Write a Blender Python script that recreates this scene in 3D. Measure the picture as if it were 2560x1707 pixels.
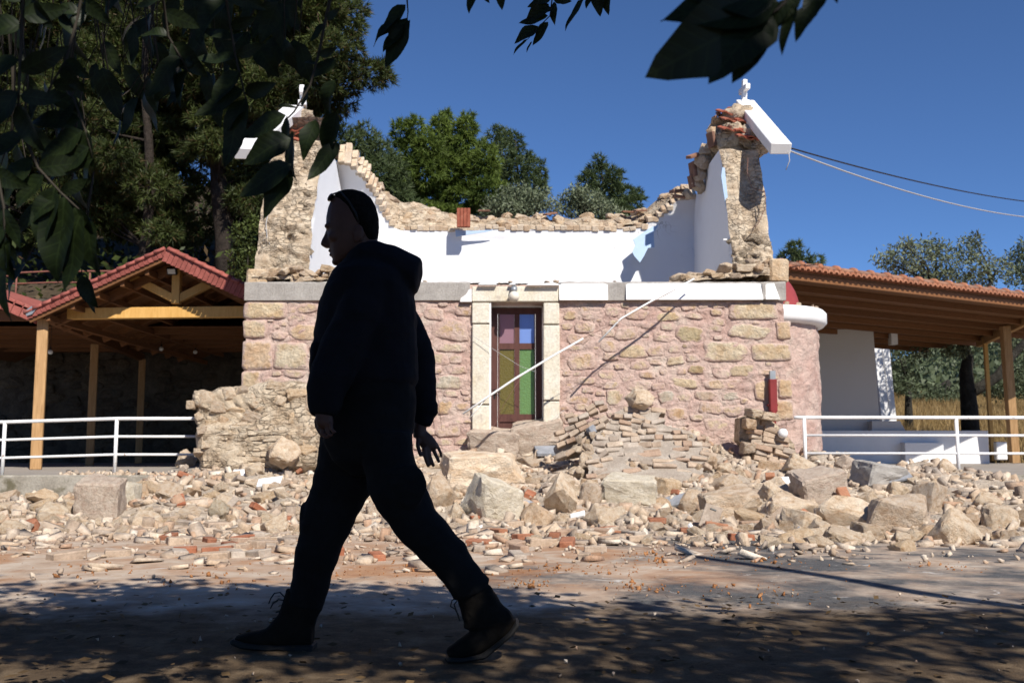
# Earthquake-damaged stone chapel seen from the shade across the road
import bpy, bmesh, math, random
import numpy as np
from mathutils import Vector, Matrix, noise

random.seed(7)
RNG = np.random.default_rng(11)
for o in list(bpy.data.objects):
    bpy.data.objects.remove(o, do_unlink=True)
scene = bpy.context.scene
COL = scene.collection
R = math.radians

# ------------------------------------------------------------------ camera
F_PX = 2489.0            # 35 mm lens on a 36 mm sensor, in photo pixels (2560 wide)
TILT = R(6.2)
CAM_Z = 0.76
cam_data = bpy.data.cameras.new("camera")
cam_data.sensor_width = 36.0
cam_data.lens = 35.0
cam_data.clip_start = 0.05
cam_data.clip_end = 2000
cam_data.dof.use_dof = True
cam_data.dof.focus_distance = 4.2
cam_data.dof.aperture_fstop = 7.1
cam = bpy.data.objects.new("camera", cam_data)
COL.objects.link(cam)
cam.location = (0, 0, CAM_Z)
cam.rotation_euler = (R(90) + TILT, 0, 0)
scene.camera = cam

# ------------------------------------------------------------------ light
SUN_AZ = math.atan2(0.50, -1.0)      # towards the sun: right and behind the camera
SUN_EL = R(42)
SUN = Vector((math.sin(SUN_AZ) * math.cos(SUN_EL), math.cos(SUN_AZ) * math.cos(SUN_EL), math.sin(SUN_EL)))
world = bpy.data.worlds.new("World")
scene.world = world
world.use_nodes = True
wn = world.node_tree
wn.nodes.clear()
sky = wn.nodes.new("ShaderNodeTexSky")
sky.sky_type = 'NISHITA'
sky.sun_disc = False
sky.sun_elevation = SUN_EL
sky.sun_rotation = SUN_AZ
sky.air_density = 0.65
sky.dust_density = 0.0
sky.ozone_density = 10.0
sky.altitude = 300
bg = wn.nodes.new("ShaderNodeBackground")
bg.inputs[1].default_value = 0.100
wo = wn.nodes.new("ShaderNodeOutputWorld")
wn.links.new(sky.outputs[0], bg.inputs[0])
wn.links.new(bg.outputs[0], wo.inputs[0])

sd = bpy.data.lights.new("sun", 'SUN')
sd.energy = 5.0
sd.angle = R(0.53)
sd.color = (1.0, 0.945, 0.86)
sun_o = bpy.data.objects.new("sun", sd)
COL.objects.link(sun_o)
sun_o.rotation_euler = SUN.to_track_quat('Z', 'Y').to_euler()
sun_o.location = (8, -16, 18)

scene.view_settings.view_transform = 'Standard'
scene.view_settings.look = 'None'
scene.view_settings.gamma = 1.0
scene.view_settings.exposure = 0.36
scene.view_settings.use_curve_mapping = False

# ------------------------------------------------------------------ helpers
_ct, _st = math.cos(TILT), math.sin(TILT)
def ray(px, py):
    """photo pixel -> direction with dy = 1"""
    xc = (px - 1280.0) / F_PX
    yc = (853.5 - py) / F_PX
    dy = _ct - yc * _st
    return xc / dy, (_st + yc * _ct) / dy
def P(px, py, Y):
    dx, dz = ray(px, py)
    return Vector((dx * Y, Y, CAM_Z + dz * Y))
def S(Y):
    """metres per photo pixel at depth Y"""
    return Y / F_PX

WT = {}                                   # world translation of every parent
def link(o, parent=None):
    COL.objects.link(o)
    if parent is not None:
        o.parent = parent
        o.matrix_parent_inverse = Matrix.Translation(-WT.get(parent.name, Vector((0, 0, 0))))
    return o
def tag(o, label=None, cat=None, group=None, kind=None):
    if label: o["label"] = label
    if cat: o["category"] = cat
    if group: o["group"] = group
    if kind: o["kind"] = kind
    return o
def thing(name, loc, label, cat, group=None):
    o = bpy.data.objects.new(name, None)
    o.location = loc
    o.empty_display_size = 0.2
    COL.objects.link(o)
    WT[o.name] = Vector(loc)
    return tag(o, label, cat, group)

class MB:
    """collects shapes, builds them as one mesh object"""
    def __init__(self):
        self.v = []; self.f = []
    def add(self, vs, fs):
        n = len(self.v)
        self.v.extend([tuple(p) for p in vs])
        self.f.extend([tuple(i + n for i in f) for f in fs])
        return self
    def box(self, c, s, m=None):
        hx, hy, hz = s[0] / 2, s[1] / 2, s[2] / 2
        vs = [Vector((x, y, z)) for x in (-hx, hx) for y in (-hy, hy) for z in (-hz, hz)]
        if m is not None: vs = [m @ p for p in vs]
        c = Vector(c)
        vs = [p + c for p in vs]
        return self.add(vs, [(0, 1, 3, 2), (4, 6, 7, 5), (0, 4, 5, 1), (2, 3, 7, 6), (0, 2, 6, 4), (1, 5, 7, 3)])
    def bar(self, a, b, w, h, up=(0, 0, 1)):
        """square bar from a to b, width w across, height h along up"""
        a, b = Vector(a), Vector(b)
        t = (b - a).normalized()
        s = t.cross(Vector(up)).normalized()
        u = s.cross(t).normalized()
        vs = [p + s * (i * w / 2) + u * (j * h / 2) for p in (a, b) for i, j in ((-1, -1), (1, -1), (1, 1), (-1, 1))]
        return self.add(vs, [(0, 1, 2, 3)[::-1], (4, 5, 6, 7), (0, 1, 5, 4), (1, 2, 6, 5), (2, 3, 7, 6), (3, 0, 4, 7)])
    def tube(self, pts, rad, n=8, cap=True):
        pts = [Vector(p) for p in pts]
        if not hasattr(rad, '__len__'): rad = [rad] * len(pts)
        rings = []
        prev = None
        for i, p in enumerate(pts):
            t = (pts[min(i + 1, len(pts) - 1)] - pts[max(i - 1, 0)]).normalized()
            if prev is None:
                a = t.orthogonal().normalized()
            else:
                a = (prev - t * prev.dot(t)).normalized()
            prev = a
            b = t.cross(a)
            rings.append([p + (a * math.cos(k * 2 * math.pi / n) + b * math.sin(k * 2 * math.pi / n)) * rad[i] for k in range(n)])
        return self.rings(rings, cap)
    def rings(self, rings, cap=True):
        n = len(rings[0])
        vs = [p for r in rings for p in r]
        fs = []
        for i in range(len(rings) - 1):
            for k in range(n):
                k2 = (k + 1) % n
                fs.append((i * n + k, i * n + k2, (i + 1) * n + k2, (i + 1) * n + k))
        if cap:
            fs.append(tuple(range(n))[::-1])
            fs.append(tuple(range((len(rings) - 1) * n, len(rings) * n)))
        return self.add(vs, fs)
    def grid(self, nu, nv, fn):
        vs = [fn(i / (nu - 1), j / (nv - 1)) for j in range(nv) for i in range(nu)]
        fs = [(j * nu + i, j * nu + i + 1, (j + 1) * nu + i + 1, (j + 1) * nu + i) for j in range(nv - 1) for i in range(nu - 1)]
        return self.add(vs, fs)
    def prism(self, poly, d):
        """closed prism from 3-D polygon poly, extruded by vector d"""
        n = len(poly); d = Vector(d)
        a = [Vector(p) for p in poly]
        vs = a + [p + d for p in a]
        fs = [tuple(range(n)), tuple(range(2 * n - 1, n - 1, -1))]
        fs += [(i, n + i, n + (i + 1) % n, (i + 1) % n) for i in range(n)]
        return self.add(vs, fs)
    def mesh(self, name, smooth=False, fix=True):
        me = bpy.data.meshes.new(name)
        me.from_pydata(self.v, [], self.f)
        if fix:
            bm = bmesh.new(); bm.from_mesh(me)
            bmesh.ops.recalc_face_normals(bm, faces=bm.faces)
            bm.to_mesh(me); bm.free()
        if smooth:
            me.polygons.foreach_set("use_smooth", [True] * len(me.polygons))
        me.update()
        return me
    def build(self, name, mat, parent=None, smooth=False, fix=True, bevel=0.0):
        me = self.mesh(name, smooth, fix)
        if bevel > 0:
            bm = bmesh.new(); bm.from_mesh(me)
            bmesh.ops.bevel(bm, geom=list(bm.edges), offset=bevel, segments=1, affect='EDGES', clamp_overlap=True)
            bm.to_mesh(me); bm.free()
        me.materials.append(mat)
        return link(bpy.data.objects.new(name, me), parent)

def inst(name, me, mat4, parent=None):
    o = bpy.data.objects.new(name, me)
    link(o, parent)
    o.matrix_basis = mat4
    return o
def TRS(loc, rot=(0, 0, 0), sc=(1, 1, 1)):
    from mathutils import Euler
    if not hasattr(sc, '__len__'): sc = (sc, sc, sc)
    return Matrix.Translation(loc) @ Euler(rot).to_matrix().to_4x4() @ Matrix.Diagonal((*sc, 1))

def np_mesh(name, verts, faces, mat, smooth=False):
    """fast mesh from numpy arrays, all faces of equal size"""
    me = bpy.data.meshes.new(name)
    nv, (nf, k) = len(verts), faces.shape
    me.vertices.add(nv); me.vertices.foreach_set("co", np.ascontiguousarray(verts, dtype=np.float32).ravel())
    me.loops.add(nf * k); me.loops.foreach_set("vertex_index", np.ascontiguousarray(faces, dtype=np.int32).ravel())
    me.polygons.add(nf); me.polygons.foreach_set("loop_start", np.arange(0, nf * k, k, dtype=np.int32))
    if smooth: me.polygons.foreach_set("use_smooth", np.ones(nf, dtype=bool))
    me.update(calc_edges=True)
    me.materials.append(mat)
    return me

# ------------------------------------------------------------------ materials
def srgb(r, g, b):
    f = lambda c: (c / 255) / 12.92 if c / 255 <= 0.04045 else ((c / 255 + 0.055) / 1.055) ** 2.4
    return (f(r), f(g), f(b))

class NT:
    def __init__(self, name):
        self.m = bpy.data.materials.new(name)
        self.m.use_nodes = True
        self.t = self.m.node_tree
        self.t.nodes.clear()
        self.out = self.t.nodes.new("ShaderNodeOutputMaterial")
    def n(self, kind, **kw):
        nd = self.t.nodes.new(kind)
        for k, v in kw.items():
            if isinstance(k, str) and hasattr(nd, k): setattr(nd, k, v)
        return nd
    def l(self, a, b): self.t.links.new(a, b)
    def coords(self, rnd=True):
        tc = self.n("ShaderNodeTexCoord")
        if not rnd: return tc.outputs["Object"]
        oi = self.n("ShaderNodeObjectInfo")
        mul = self.n("ShaderNodeMath", operation='MULTIPLY'); mul.inputs[1].default_value = 37.0
        self.l(oi.outputs["Random"], mul.inputs[0])
        add = self.n("ShaderNodeVectorMath", operation='ADD')
        self.l(tc.outputs["Object"], add.inputs[0]); self.l(mul.outputs[0], add.inputs[1])
        return add.outputs[0]
    def noise(self, co, scale, detail=6, rough=0.55, dist=0.0):
        nd = self.n("ShaderNodeTexNoise")
        nd.inputs["Scale"].default_value = scale
        nd.inputs["Detail"].default_value = detail
        nd.inputs["Roughness"].default_value = rough
        nd.inputs["Distortion"].default_value = dist
        self.l(co, nd.inputs["Vector"])
        return nd.outputs["Fac"]
    def ramp(self, fac, stops, interp='LINEAR'):
        nd = self.n("ShaderNodeValToRGB")
        cr = nd.color_ramp; cr.interpolation = interp
        while len(cr.elements) < len(stops): cr.elements.new(0.5)
        for e, (p, c) in zip(cr.elements, stops):
            e.position = p; e.color = (*c, 1) if hasattr(c, '__len__') else (c, c, c, 1)
        self.l(fac, nd.inputs[0])
        return nd.outputs[0]
    def mix(self, fac, a, b, blend='MIX'):
        nd = self.n("ShaderNodeMix", data_type='RGBA', blend_type=blend)
        for s, v in ((nd.inputs[0], fac), (nd.inputs[6], a), (nd.inputs[7], b)):
            if hasattr(v, 'links') or isinstance(v, bpy.types.NodeSocket): self.l(v, s)
            elif hasattr(v, '__len__'): s.default_value = (*v, 1)
            else: s.default_value = v if s.type == 'VALUE' else (v, v, v, 1)
        return nd.outputs[2]
    def bump(self, h, strength, dist=0.02, prev=None):
        nd = self.n("ShaderNodeBump")
        nd.inputs["Strength"].default_value = strength
        nd.inputs["Distance"].default_value = dist
        self.l(h, nd.inputs["Height"])
        if prev is not None: self.l(prev, nd.inputs["Normal"])
        return nd.outputs[0]
    def bsdf(self, col, rough=0.85, normal=None, spec=0.3, metal=0.0):
        b = self.n("ShaderNodeBsdfPrincipled")
        b.inputs["Specular IOR Level"].default_value = spec
        b.inputs["Metallic"].default_value = metal
        if isinstance(rough, bpy.types.NodeSocket): self.l(rough, b.inputs["Roughness"])
        else: b.inputs["Roughness"].default_value = rough
        if isinstance(col, bpy.types.NodeSocket): self.l(col, b.inputs["Base Color"])
        else: b.inputs["Base Color"].default_value = (*col, 1)
        if normal is not None: self.l(normal, b.inputs["Normal"])
        return b
    def done(self, shader):
        self.l(shader.outputs[0], self.out.inputs[0])
        return self.m

def stone_mat(name, stops, scale=3.0, fine=28, bump=0.5, dist=0.02, tints=None, island=False, rough=0.9, spots=None, low=0.72):
    """mottled mineral surface; tints = colours picked per object (or per loose piece)"""
    t = NT(name)
    co = t.coords()
    base = t.ramp(t.noise(co, scale, 5, 0.6, 0.4), stops)
    f = t.noise(co, fine, 7, 0.65)
    col = t.mix(1.0, base, t.ramp(f, [(0.25, low), (0.75, 1.18)]), 'MULTIPLY')
    if tints:
        if island:
            g = t.n("ShaderNodeNewGeometry"); src = g.outputs["Random Per Island"]
        else:
            oi = t.n("ShaderNodeObjectInfo"); src = oi.outputs["Random"]
        k = len(tints)
        tint = t.ramp(src, [((i + 0.0) / k, c) for i, c in enumerate(tints)], 'CONSTANT')
        col = t.mix(1.0, col, tint, 'MULTIPLY')
    if spots:
        sc, lo, hi, c = spots
        col = t.mix(t.ramp(t.noise(co, sc, 6, 0.6, 0.3), [(lo, 0.0), (hi, 1.0)]), col, c)
    nrm = t.bump(t.noise(co, scale * 2.2, 4, 0.6), bump * 0.7, dist * 2)
    nrm = t.bump(f, bump, dist, nrm)
    return t.done(t.bsdf(col, rough, nrm, 0.2))
def plain_mat(name, col, rough=0.6, var=0.12, scale=6, bump=0.08, fine=60, spec=0.3, metal=0.0, dist=0.005):
    t = NT(name)
    co = t.coords()
    c = t.mix(1.0, col, t.ramp(t.noise(co, scale, 6, 0.6), [(0.3, 1 - var), (0.7, 1 + var)]), 'MULTIPLY')
    nrm = t.bump(t.noise(co, fine, 4), bump, dist)
    return t.done(t.bsdf(c, rough, nrm, spec, metal))
def wood_mat(name, a, b, axis=(1, 1, 1), rough=0.6):
    t = NT(name)
    co = t.coords()
    mp = t.n("ShaderNodeMapping"); mp.inputs["Scale"].default_value = axis
    t.l(co, mp.inputs[0])
    g = t.noise(mp.outputs[0], 5.0, 8, 0.65, 1.2)
    col = t.ramp(g, [(0.3, a), (0.7, b)])
    oi = t.n("ShaderNodeObjectInfo")
    col = t.mix(1.0, col, t.ramp(oi.outputs["Random"], [(0, 0.8), (1, 1.15)]), 'MULTIPLY')
    kn = t.noise(co, 7, 2)
    col = t.mix(t.ramp(kn, [(0.70, 0.0), (0.76, 0.55)]), col, tuple(x * 0.35 for x in a))
    return t.done(t.bsdf(col, rough, t.bump(g, 0.25, 0.004), 0.25))
def leaf_mat(name, a, b, trans=0.35, scale=1.2, rough=0.55, tip=None):
    t = NT(name)
    co = t.coords(False)
    g = t.n("ShaderNodeNewGeometry")
    col = t.ramp(t.noise(co, scale, 4, 0.6), [(0.35, a), (0.65, b)])
    col = t.mix(1.0, col, t.ramp(g.outputs["Random Per Island"], [(0, 0.65), (1, 1.3)]), 'MULTIPLY')
    if tip:
        col = t.mix(t.ramp(g.outputs["Random Per Island"], [(0.9, 0.0), (0.93, 1.0)]), col, tip)
    d = t.bsdf(col, rough, None, 0.25)
    tr = t.n("ShaderNodeBsdfTranslucent"); t.l(col, tr.inputs[0])
    mx = t.n("ShaderNodeMixShader"); mx.inputs[0].default_value = trans
    t.l(d.outputs[0], mx.inputs[1]); t.l(tr.outputs[0], mx.inputs[2])
    return t.done(mx)

M = {}
LIME = [(0.22, (0.38, 0.225, 0.12)), (0.36, (0.54, 0.40, 0.275)), (0.52, (0.65, 0.53, 0.405)), (0.72, (0.71, 0.625, 0.515))]
ROCK_TINTS = [(1.0, 0.97, 0.92), (1.05, 1.03, 0.98), (0.97, 0.86, 0.75), (1.12, 1.10, 1.06), (0.90, 0.86, 0.82), (1.0, 0.92, 0.80), (0.86, 0.83, 0.81), (1.08, 1.05, 1.0)]
M['rock'] = stone_mat('limestone', LIME, 3.2, 26, 0.75, 0.03, ROCK_TINTS)
DEBRIS = [(0.25, (0.40, 0.31, 0.235)), (0.45, (0.51, 0.425, 0.34)), (0.6, (0.58, 0.505, 0.42)), (0.8, (0.63, 0.575, 0.50))]
M['rock_small'] = stone_mat('limestone_small', DEBRIS, 5, 40, 0.5, 0.015,
    [(0.95, 0.90, 0.84), (0.86, 0.78, 0.70), (0.78, 0.72, 0.68), (1.0, 0.93, 0.85), (0.92, 0.82, 0.72), (0.72, 0.66, 0.62), (1.08, 1.05, 1.0), (0.85, 0.70, 0.60), (0.64, 0.61, 0.60), (0.97, 0.92, 0.88), (1.15, 1.16, 1.16), (0.78, 0.60, 0.50), (0.9, 0.86, 0.82)], island=True)
M['pale'] = stone_mat('pale_limestone', [(0.3, (0.46, 0.39, 0.28)), (0.5, (0.58, 0.51, 0.40)), (0.75, (0.66, 0.61, 0.51))], 4, 30, 0.6, 0.02, None)
def core_mat():
    """broken wall core: rough small stones in crumbling mortar, laid in loose beds"""
    t = NT('rubble_core')
    co = t.coords(True)
    mp = t.n("ShaderNodeMapping"); mp.inputs["Scale"].default_value = (1.0, 1.0, 1.9); t.l(co, mp.inputs[0])
    wob = t.n("ShaderNodeTexNoise"); wob.inputs["Scale"].default_value = 6.0; wob.inputs["Detail"].default_value = 4; t.l(mp.outputs[0], wob.inputs["Vector"])
    ad = t.n("ShaderNodeVectorMath", operation='MULTIPLY_ADD'); t.l(wob.outputs["Color"], ad.inputs[0]); ad.inputs[1].default_value = (0.16,) * 3; t.l(mp.outputs[0], ad.inputs[2])
    v1 = t.n("ShaderNodeTexVoronoi", feature='DISTANCE_TO_EDGE'); v1.inputs["Scale"].default_value = 7.5; t.l(ad.outputs[0], v1.inputs["Vector"])
    v2 = t.n("ShaderNodeTexVoronoi"); v2.inputs["Scale"].default_value = 7.5; t.l(ad.outputs[0], v2.inputs["Vector"])
    base = t.ramp(t.noise(co, 5.0, 6, 0.62, 0.4), [(0.25, (0.33, 0.24, 0.16)), (0.42, (0.46, 0.375, 0.28)), (0.6, (0.55, 0.475, 0.375)), (0.8, (0.60, 0.54, 0.45))])
    sep = t.n("ShaderNodeSeparateColor"); t.l(v2.outputs["Color"], sep.inputs[0])
    base = t.mix(1.0, base, t.ramp(sep.outputs[0], [(0.0, (0.80, 0.74, 0.68)), (0.5, (1.0, 0.97, 0.93)), (1.0, (1.12, 1.08, 1.02))]), 'MULTIPLY')
    gate = t.ramp(t.noise(co, 2.2, 4, 0.6), [(0.42, 0.0), (0.56, 1.0)])
    joint = t.mix(1.0, t.ramp(v1.outputs["Distance"], [(0.0, 1.0), (0.05, 0.0)]), gate, 'MULTIPLY')
    col = t.mix(joint, base, (0.30, 0.235, 0.175))
    f = t.noise(co, 36, 7, 0.66)
    col = t.mix(1.0, col, t.ramp(f, [(0.25, 0.72), (0.75, 1.15)]), 'MULTIPLY')
    h = t.mix(1.0, t.ramp(v1.outputs["Distance"], [(0.0, 0.0), (0.12, 1.0)]), gate, 'MULTIPLY')
    n = t.bump(h, 0.9, 0.035)
    n = t.bump(t.noise(co, 13, 6, 0.68), 0.8, 0.03, n)
    n = t.bump(f, 0.7, 0.015, n)
    return t.done(t.bsdf(col, 0.93, n, 0.12))
M['rubble_core'] = core_mat()
M['heap'] = stone_mat('heap_dirt', [(0.3, (0.38, 0.30, 0.225)), (0.55, (0.50, 0.42, 0.335)), (0.8, (0.57, 0.50, 0.42))], 6, 50, 0.9, 0.03, None)
M['mortar_pink'] = None
M['fallen_brick'] = stone_mat('dusty_brick', [(0.3, (0.33, 0.27, 0.215)), (0.55, (0.44, 0.37, 0.305)), (0.8, (0.53, 0.47, 0.39))], 9, 60, 0.5, 0.008,
    [(1, 1, 1), (0.95, 0.86, 0.78), (0.85, 0.82, 0.8), (1.05, 0.95, 0.85), (0.9, 0.75, 0.66), (1.08, 1.03, 0.97)])
M['red_brick'] = stone_mat('red_brick', [(0.3, (0.26, 0.10, 0.055)), (0.6, (0.38, 0.17, 0.10)), (0.8, (0.44, 0.29, 0.21))], 8, 60, 0.5, 0.008,
    [(1, 1, 1), (1.0, 0.9, 0.85), (0.8, 0.8, 0.8), (1.1, 1.2, 1.2)])
M['vault_brick'] = stone_mat('vault_brick', [(0.3, (0.44, 0.33, 0.235)), (0.55, (0.58, 0.48, 0.37)), (0.8, (0.66, 0.59, 0.49))], 9, 60, 0.5, 0.01,
    [(1, 1, 1), (1.05, 1.02, 0.98), (0.88, 0.80, 0.72), (1.08, 1.06, 1.0)])
M['terracotta'] = stone_mat('terracotta_tile', [(0.3, (0.28, 0.075, 0.045)), (0.6, (0.40, 0.13, 0.08)), (0.85, (0.47, 0.22, 0.15))], 9, 60, 0.3, 0.006,
    [(1, 1, 1), (0.85, 0.85, 0.85), (1.08, 1.05, 1.0), (0.95, 1.1, 1.15)])
M['tile_red'] = stone_mat('red_painted_tile', [(0.3, (0.24, 0.07, 0.055)), (0.6, (0.34, 0.105, 0.085)), (0.85, (0.40, 0.19, 0.15))], 5, 40, 0.2, 0.006,
    [(1, 1, 1), (0.9, 0.9, 0.9), (1.06, 1.06, 1.06)])
M['tile_orange'] = stone_mat('orange_tile', [(0.3, (0.30, 0.12, 0.065)), (0.6, (0.38, 0.165, 0.095)), (0.85, (0.42, 0.24, 0.16))], 5, 40, 0.2, 0.006,
    [(1, 1, 1), (0.9, 0.92, 0.95), (1.06, 1.06, 1.06)])
M['tile_brown'] = stone_mat('weathered_tile', [(0.3, (0.20, 0.10, 0.065)), (0.6, (0.29, 0.16, 0.11)), (0.85, (0.36, 0.25, 0.20))], 7, 40, 0.3, 0.008,
    [(1, 1, 1), (0.85, 0.87, 0.9), (1.1, 1.05, 1.0)])
# whitewashed plaster, softly uneven, with a few hairline cracks
def plaster(name, col, stain=(0.55, 0.52, 0.5), crack=True):
    t = NT(name)
    co = t.coords(False)
    c = t.mix(t.ramp(t.noise(co, 1.1, 6, 0.6), [(0.56, 0.0), (0.8, 0.30)]), col, stain)
    nb = t.noise(co, 2.4, 5, 0.5)
    n1 = t.bump(nb, 0.35, 0.04)
    n2 = t.bump(t.noise(co, 45, 4), 0.12, 0.006, n1)
    if crack:
        v = t.n("ShaderNodeTexVoronoi", feature='DISTANCE_TO_EDGE'); v.inputs["Scale"].default_value = 0.9
        dn = t.n("ShaderNodeTexNoise"); dn.inputs["Scale"].default_value = 3.0
        t.l(co, dn.inputs["Vector"])
        wv = t.n("ShaderNodeVectorMath", operation='ADD')
        t.l(co, wv.inputs[0]); t.l(dn.outputs["Color"], wv.inputs[1]); t.l(wv.outputs[0], v.inputs["Vector"])
        k = t.ramp(v.outputs["Distance"], [(0.0, 1.0), (0.006, 0.0)])
        gate = t.ramp(t.noise(co, 0.8, 3), [(0.55, 0.0), (0.62, 0.8)])
        c = t.mix(t.mix(1.0, k, gate, 'MULTIPLY'), c, (0.25, 0.22, 0.2))
    return t.done(t.bsdf(c, 0.8, n2, 0.2))
M['plaster'] = plaster('white_plaster', (0.80, 0.80, 0.81))
M['plaster_blue'] = plaster('pale_blue_plaster', (0.42, 0.55, 0.72), (0.5, 0.58, 0.66), False)
M['white_paint'] = plain_mat('white_paint', (0.80, 0.79, 0.78), 0.5, 0.05, 3, 0.06, 50)
M['white_metal'] = stone_mat('white_enamel', [(0.3, (0.70, 0.69, 0.67)), (0.6, (0.78, 0.78, 0.78))], 3, 40, 0.1, 0.003, None, rough=0.4, spots=(9.0, 0.66, 0.72, (0.30, 0.17, 0.10)), low=0.9)
M['plastic'] = plain_mat('white_plastic', (0.80, 0.80, 0.78), 0.35, 0.03, 8, 0.0, 50, 0.5)
M['concrete'] = stone_mat('concrete', [(0.3, (0.30, 0.275, 0.25)), (0.6, (0.38, 0.355, 0.325)), (0.85, (0.43, 0.40, 0.37))], 4, 45, 0.5, 0.012, None)
M['kerb_concrete'] = stone_mat('kerb_concrete', [(0.3, (0.20, 0.175, 0.14)), (0.5, (0.34, 0.31, 0.26)), (0.8, (0.44, 0.41, 0.36))], 1.6, 30, 0.5, 0.02, None, spots=(2.3, 0.56, 0.66, (0.13, 0.115, 0.075)))
M['paving'] = stone_mat('terrace_paving', [(0.3, (0.27, 0.235, 0.20)), (0.6, (0.36, 0.32, 0.28)), (0.85, (0.42, 0.39, 0.35))], 1.5, 40, 0.3, 0.008, None)
M['dome_red'] = plain_mat('dome_red_paint', (0.27, 0.045, 0.045), 0.6, 0.15, 3, 0.1, 40)
M['pipe_red'] = plain_mat('downpipe_red', (0.22, 0.03, 0.03), 0.45, 0.15, 5, 0.05, 40)
M['door_brown'] = wood_mat('door_brown', (0.075, 0.032, 0.026), (0.115, 0.05, 0.04), (4, 4, 0.6), 0.45)
M['timber'] = wood_mat('light_timber', (0.27, 0.15, 0.062), (0.47, 0.29, 0.14), (5, 5, 0.35), 0.7)
M['timber_dark'] = wood_mat('brown_timber', (0.13, 0.055, 0.02), (0.20, 0.09, 0.036), (0.6, 4, 4), 0.6)
M['timber_yellow'] = wood_mat('yellow_timber', (0.50, 0.27, 0.07), (0.62, 0.37, 0.12), (3, 3, 0.4), 0.6)
M['boards'] = wood_mat('ceiling_boards', (0.13, 0.056, 0.022), (0.19, 0.088, 0.036), (0.5, 5, 5), 0.6)
M['cable_black'] = plain_mat('black_cable', (0.02, 0.02, 0.025), 0.5, 0.05)
M['cable_grey'] = plain_mat('grey_cable', (0.40, 0.39, 0.38), 0.5, 0.05)
M['cable_brown'] = plain_mat('brown_cable', (0.16, 0.08, 0.06), 0.5, 0.05)
M['rail_rust'] = plain_mat('rusty_rail', (0.20, 0.075, 0.055), 0.6, 0.25, 9)
M['bark'] = stone_mat('bark', [(0.3, (0.022, 0.017, 0.013)), (0.6, (0.05, 0.038, 0.03)), (0.85, (0.09, 0.072, 0.06))], 6, 30, 1.0, 0.05, None)
M['bark_olive'] = stone_mat('olive_bark', [(0.3, (0.02, 0.018, 0.015)), (0.6, (0.05, 0.045, 0.036)), (0.85, (0.09, 0.08, 0.065))], 5, 26, 1.0, 0.06, None)
M['twig'] = plain_mat('twig_bark', (0.035, 0.028, 0.02), 0.8, 0.3, 30)
M['pine_a'] = leaf_mat('pine_needles_dark', (0.024, 0.036, 0.009), (0.080, 0.102, 0.026), 0.25, 0.55, tip=(0.10, 0.065, 0.03))
M['pine_b'] = leaf_mat('pine_needles_bright', (0.075, 0.115, 0.022), (0.16, 0.215, 0.044), 0.3, 0.6)
M['pine_c'] = leaf_mat('pine_needles_grey', (0.055, 0.080, 0.030), (0.10, 0.135, 0.055), 0.25, 0.7)
M['olive_leaf'] = leaf_mat('olive_leaves', (0.11, 0.135, 0.075), (0.20, 0.23, 0.14), 0.2, 1.1)
M['olive_dark'] = leaf_mat('olive_leaves_dark', (0.06, 0.08, 0.038), (0.12, 0.145, 0.08), 0.2, 1.0)
M['bush_leaf'] = leaf_mat('bush_leaves', (0.03, 0.045, 0.01), (0.10, 0.13, 0.03), 0.3, 2.0)
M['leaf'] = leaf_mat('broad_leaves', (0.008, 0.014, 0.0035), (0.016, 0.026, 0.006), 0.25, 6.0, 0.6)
def vein_leaf_mat(name, a, b):
    """single large leaf: pale midrib and side veins, blotched blade"""
    t = NT(name)
    tc = t.n("ShaderNodeTexCoord"); sx = t.n("ShaderNodeSeparateXYZ"); t.l(tc.outputs["Object"], sx.inputs[0])
    ab = t.n("ShaderNodeMath", operation='ABSOLUTE'); t.l(sx.outputs[1], ab.inputs[0])
    ph = t.n("ShaderNodeMath", operation='MULTIPLY_ADD'); t.l(ab.outputs[0], ph.inputs[0]); ph.inputs[1].default_value = -0.75; t.l(sx.outputs[0], ph.inputs[2])
    fr = t.n("ShaderNodeMath", operation='PINGPONG'); t.l(ph.outputs[0], fr.inputs[0]); fr.inputs[1].default_value = 0.065
    side = t.ramp(fr.outputs[0], [(0.0, 1.0), (0.010, 0.0)])
    mid = t.ramp(ab.outputs[0], [(0.0, 1.0), (0.016, 0.0)])
    vein = t.mix(1.0, side, mid, 'LIGHTEN')
    base = t.ramp(t.noise(t.coords(True), 4.0, 5, 0.6), [(0.35, a), (0.65, b)])
    base = t.mix(t.ramp(t.noise(t.coords(True), 9.0, 4, 0.6), [(0.70, 0.0), (0.76, 0.8)]), base, (0.03, 0.018, 0.008))
    col = t.mix(t.mix(1.0, vein, 0.4, 'MULTIPLY'), base, tuple(min(1, 2.4 * q + 0.004) for q in b))
    d = t.bsdf(col, 0.5, t.bump(fr.outputs[0], 0.12, 0.03), 0.3)
    tr = t.n("ShaderNodeBsdfTranslucent"); t.l(col, tr.inputs[0])
    mx = t.n("ShaderNodeMixShader"); mx.inputs[0].default_value = 0.25
    t.l(d.outputs[0], mx.inputs[1]); t.l(tr.outputs[0], mx.inputs[2])
    return t.done(mx)
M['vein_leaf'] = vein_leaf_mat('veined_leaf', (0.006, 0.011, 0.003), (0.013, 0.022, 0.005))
M['litter'] = leaf_mat('leaf_litter', (0.06, 0.038, 0.018), (0.16, 0.10, 0.045), 0.2, 3.0, 0.8)
M['dry_grass'] = leaf_mat('dry_grass', (0.25, 0.17, 0.07), (0.38, 0.27, 0.12), 0.3, 0.6)
M['grey_metal'] = plain_mat('grey_metal', (0.30, 0.32, 0.34), 0.45, 0.15, 8, 0.05, 40, 0.5, 0.4)
M['black_metal'] = plain_mat('black_metal', (0.015, 0.015, 0.015), 0.35, 0.05)
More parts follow.
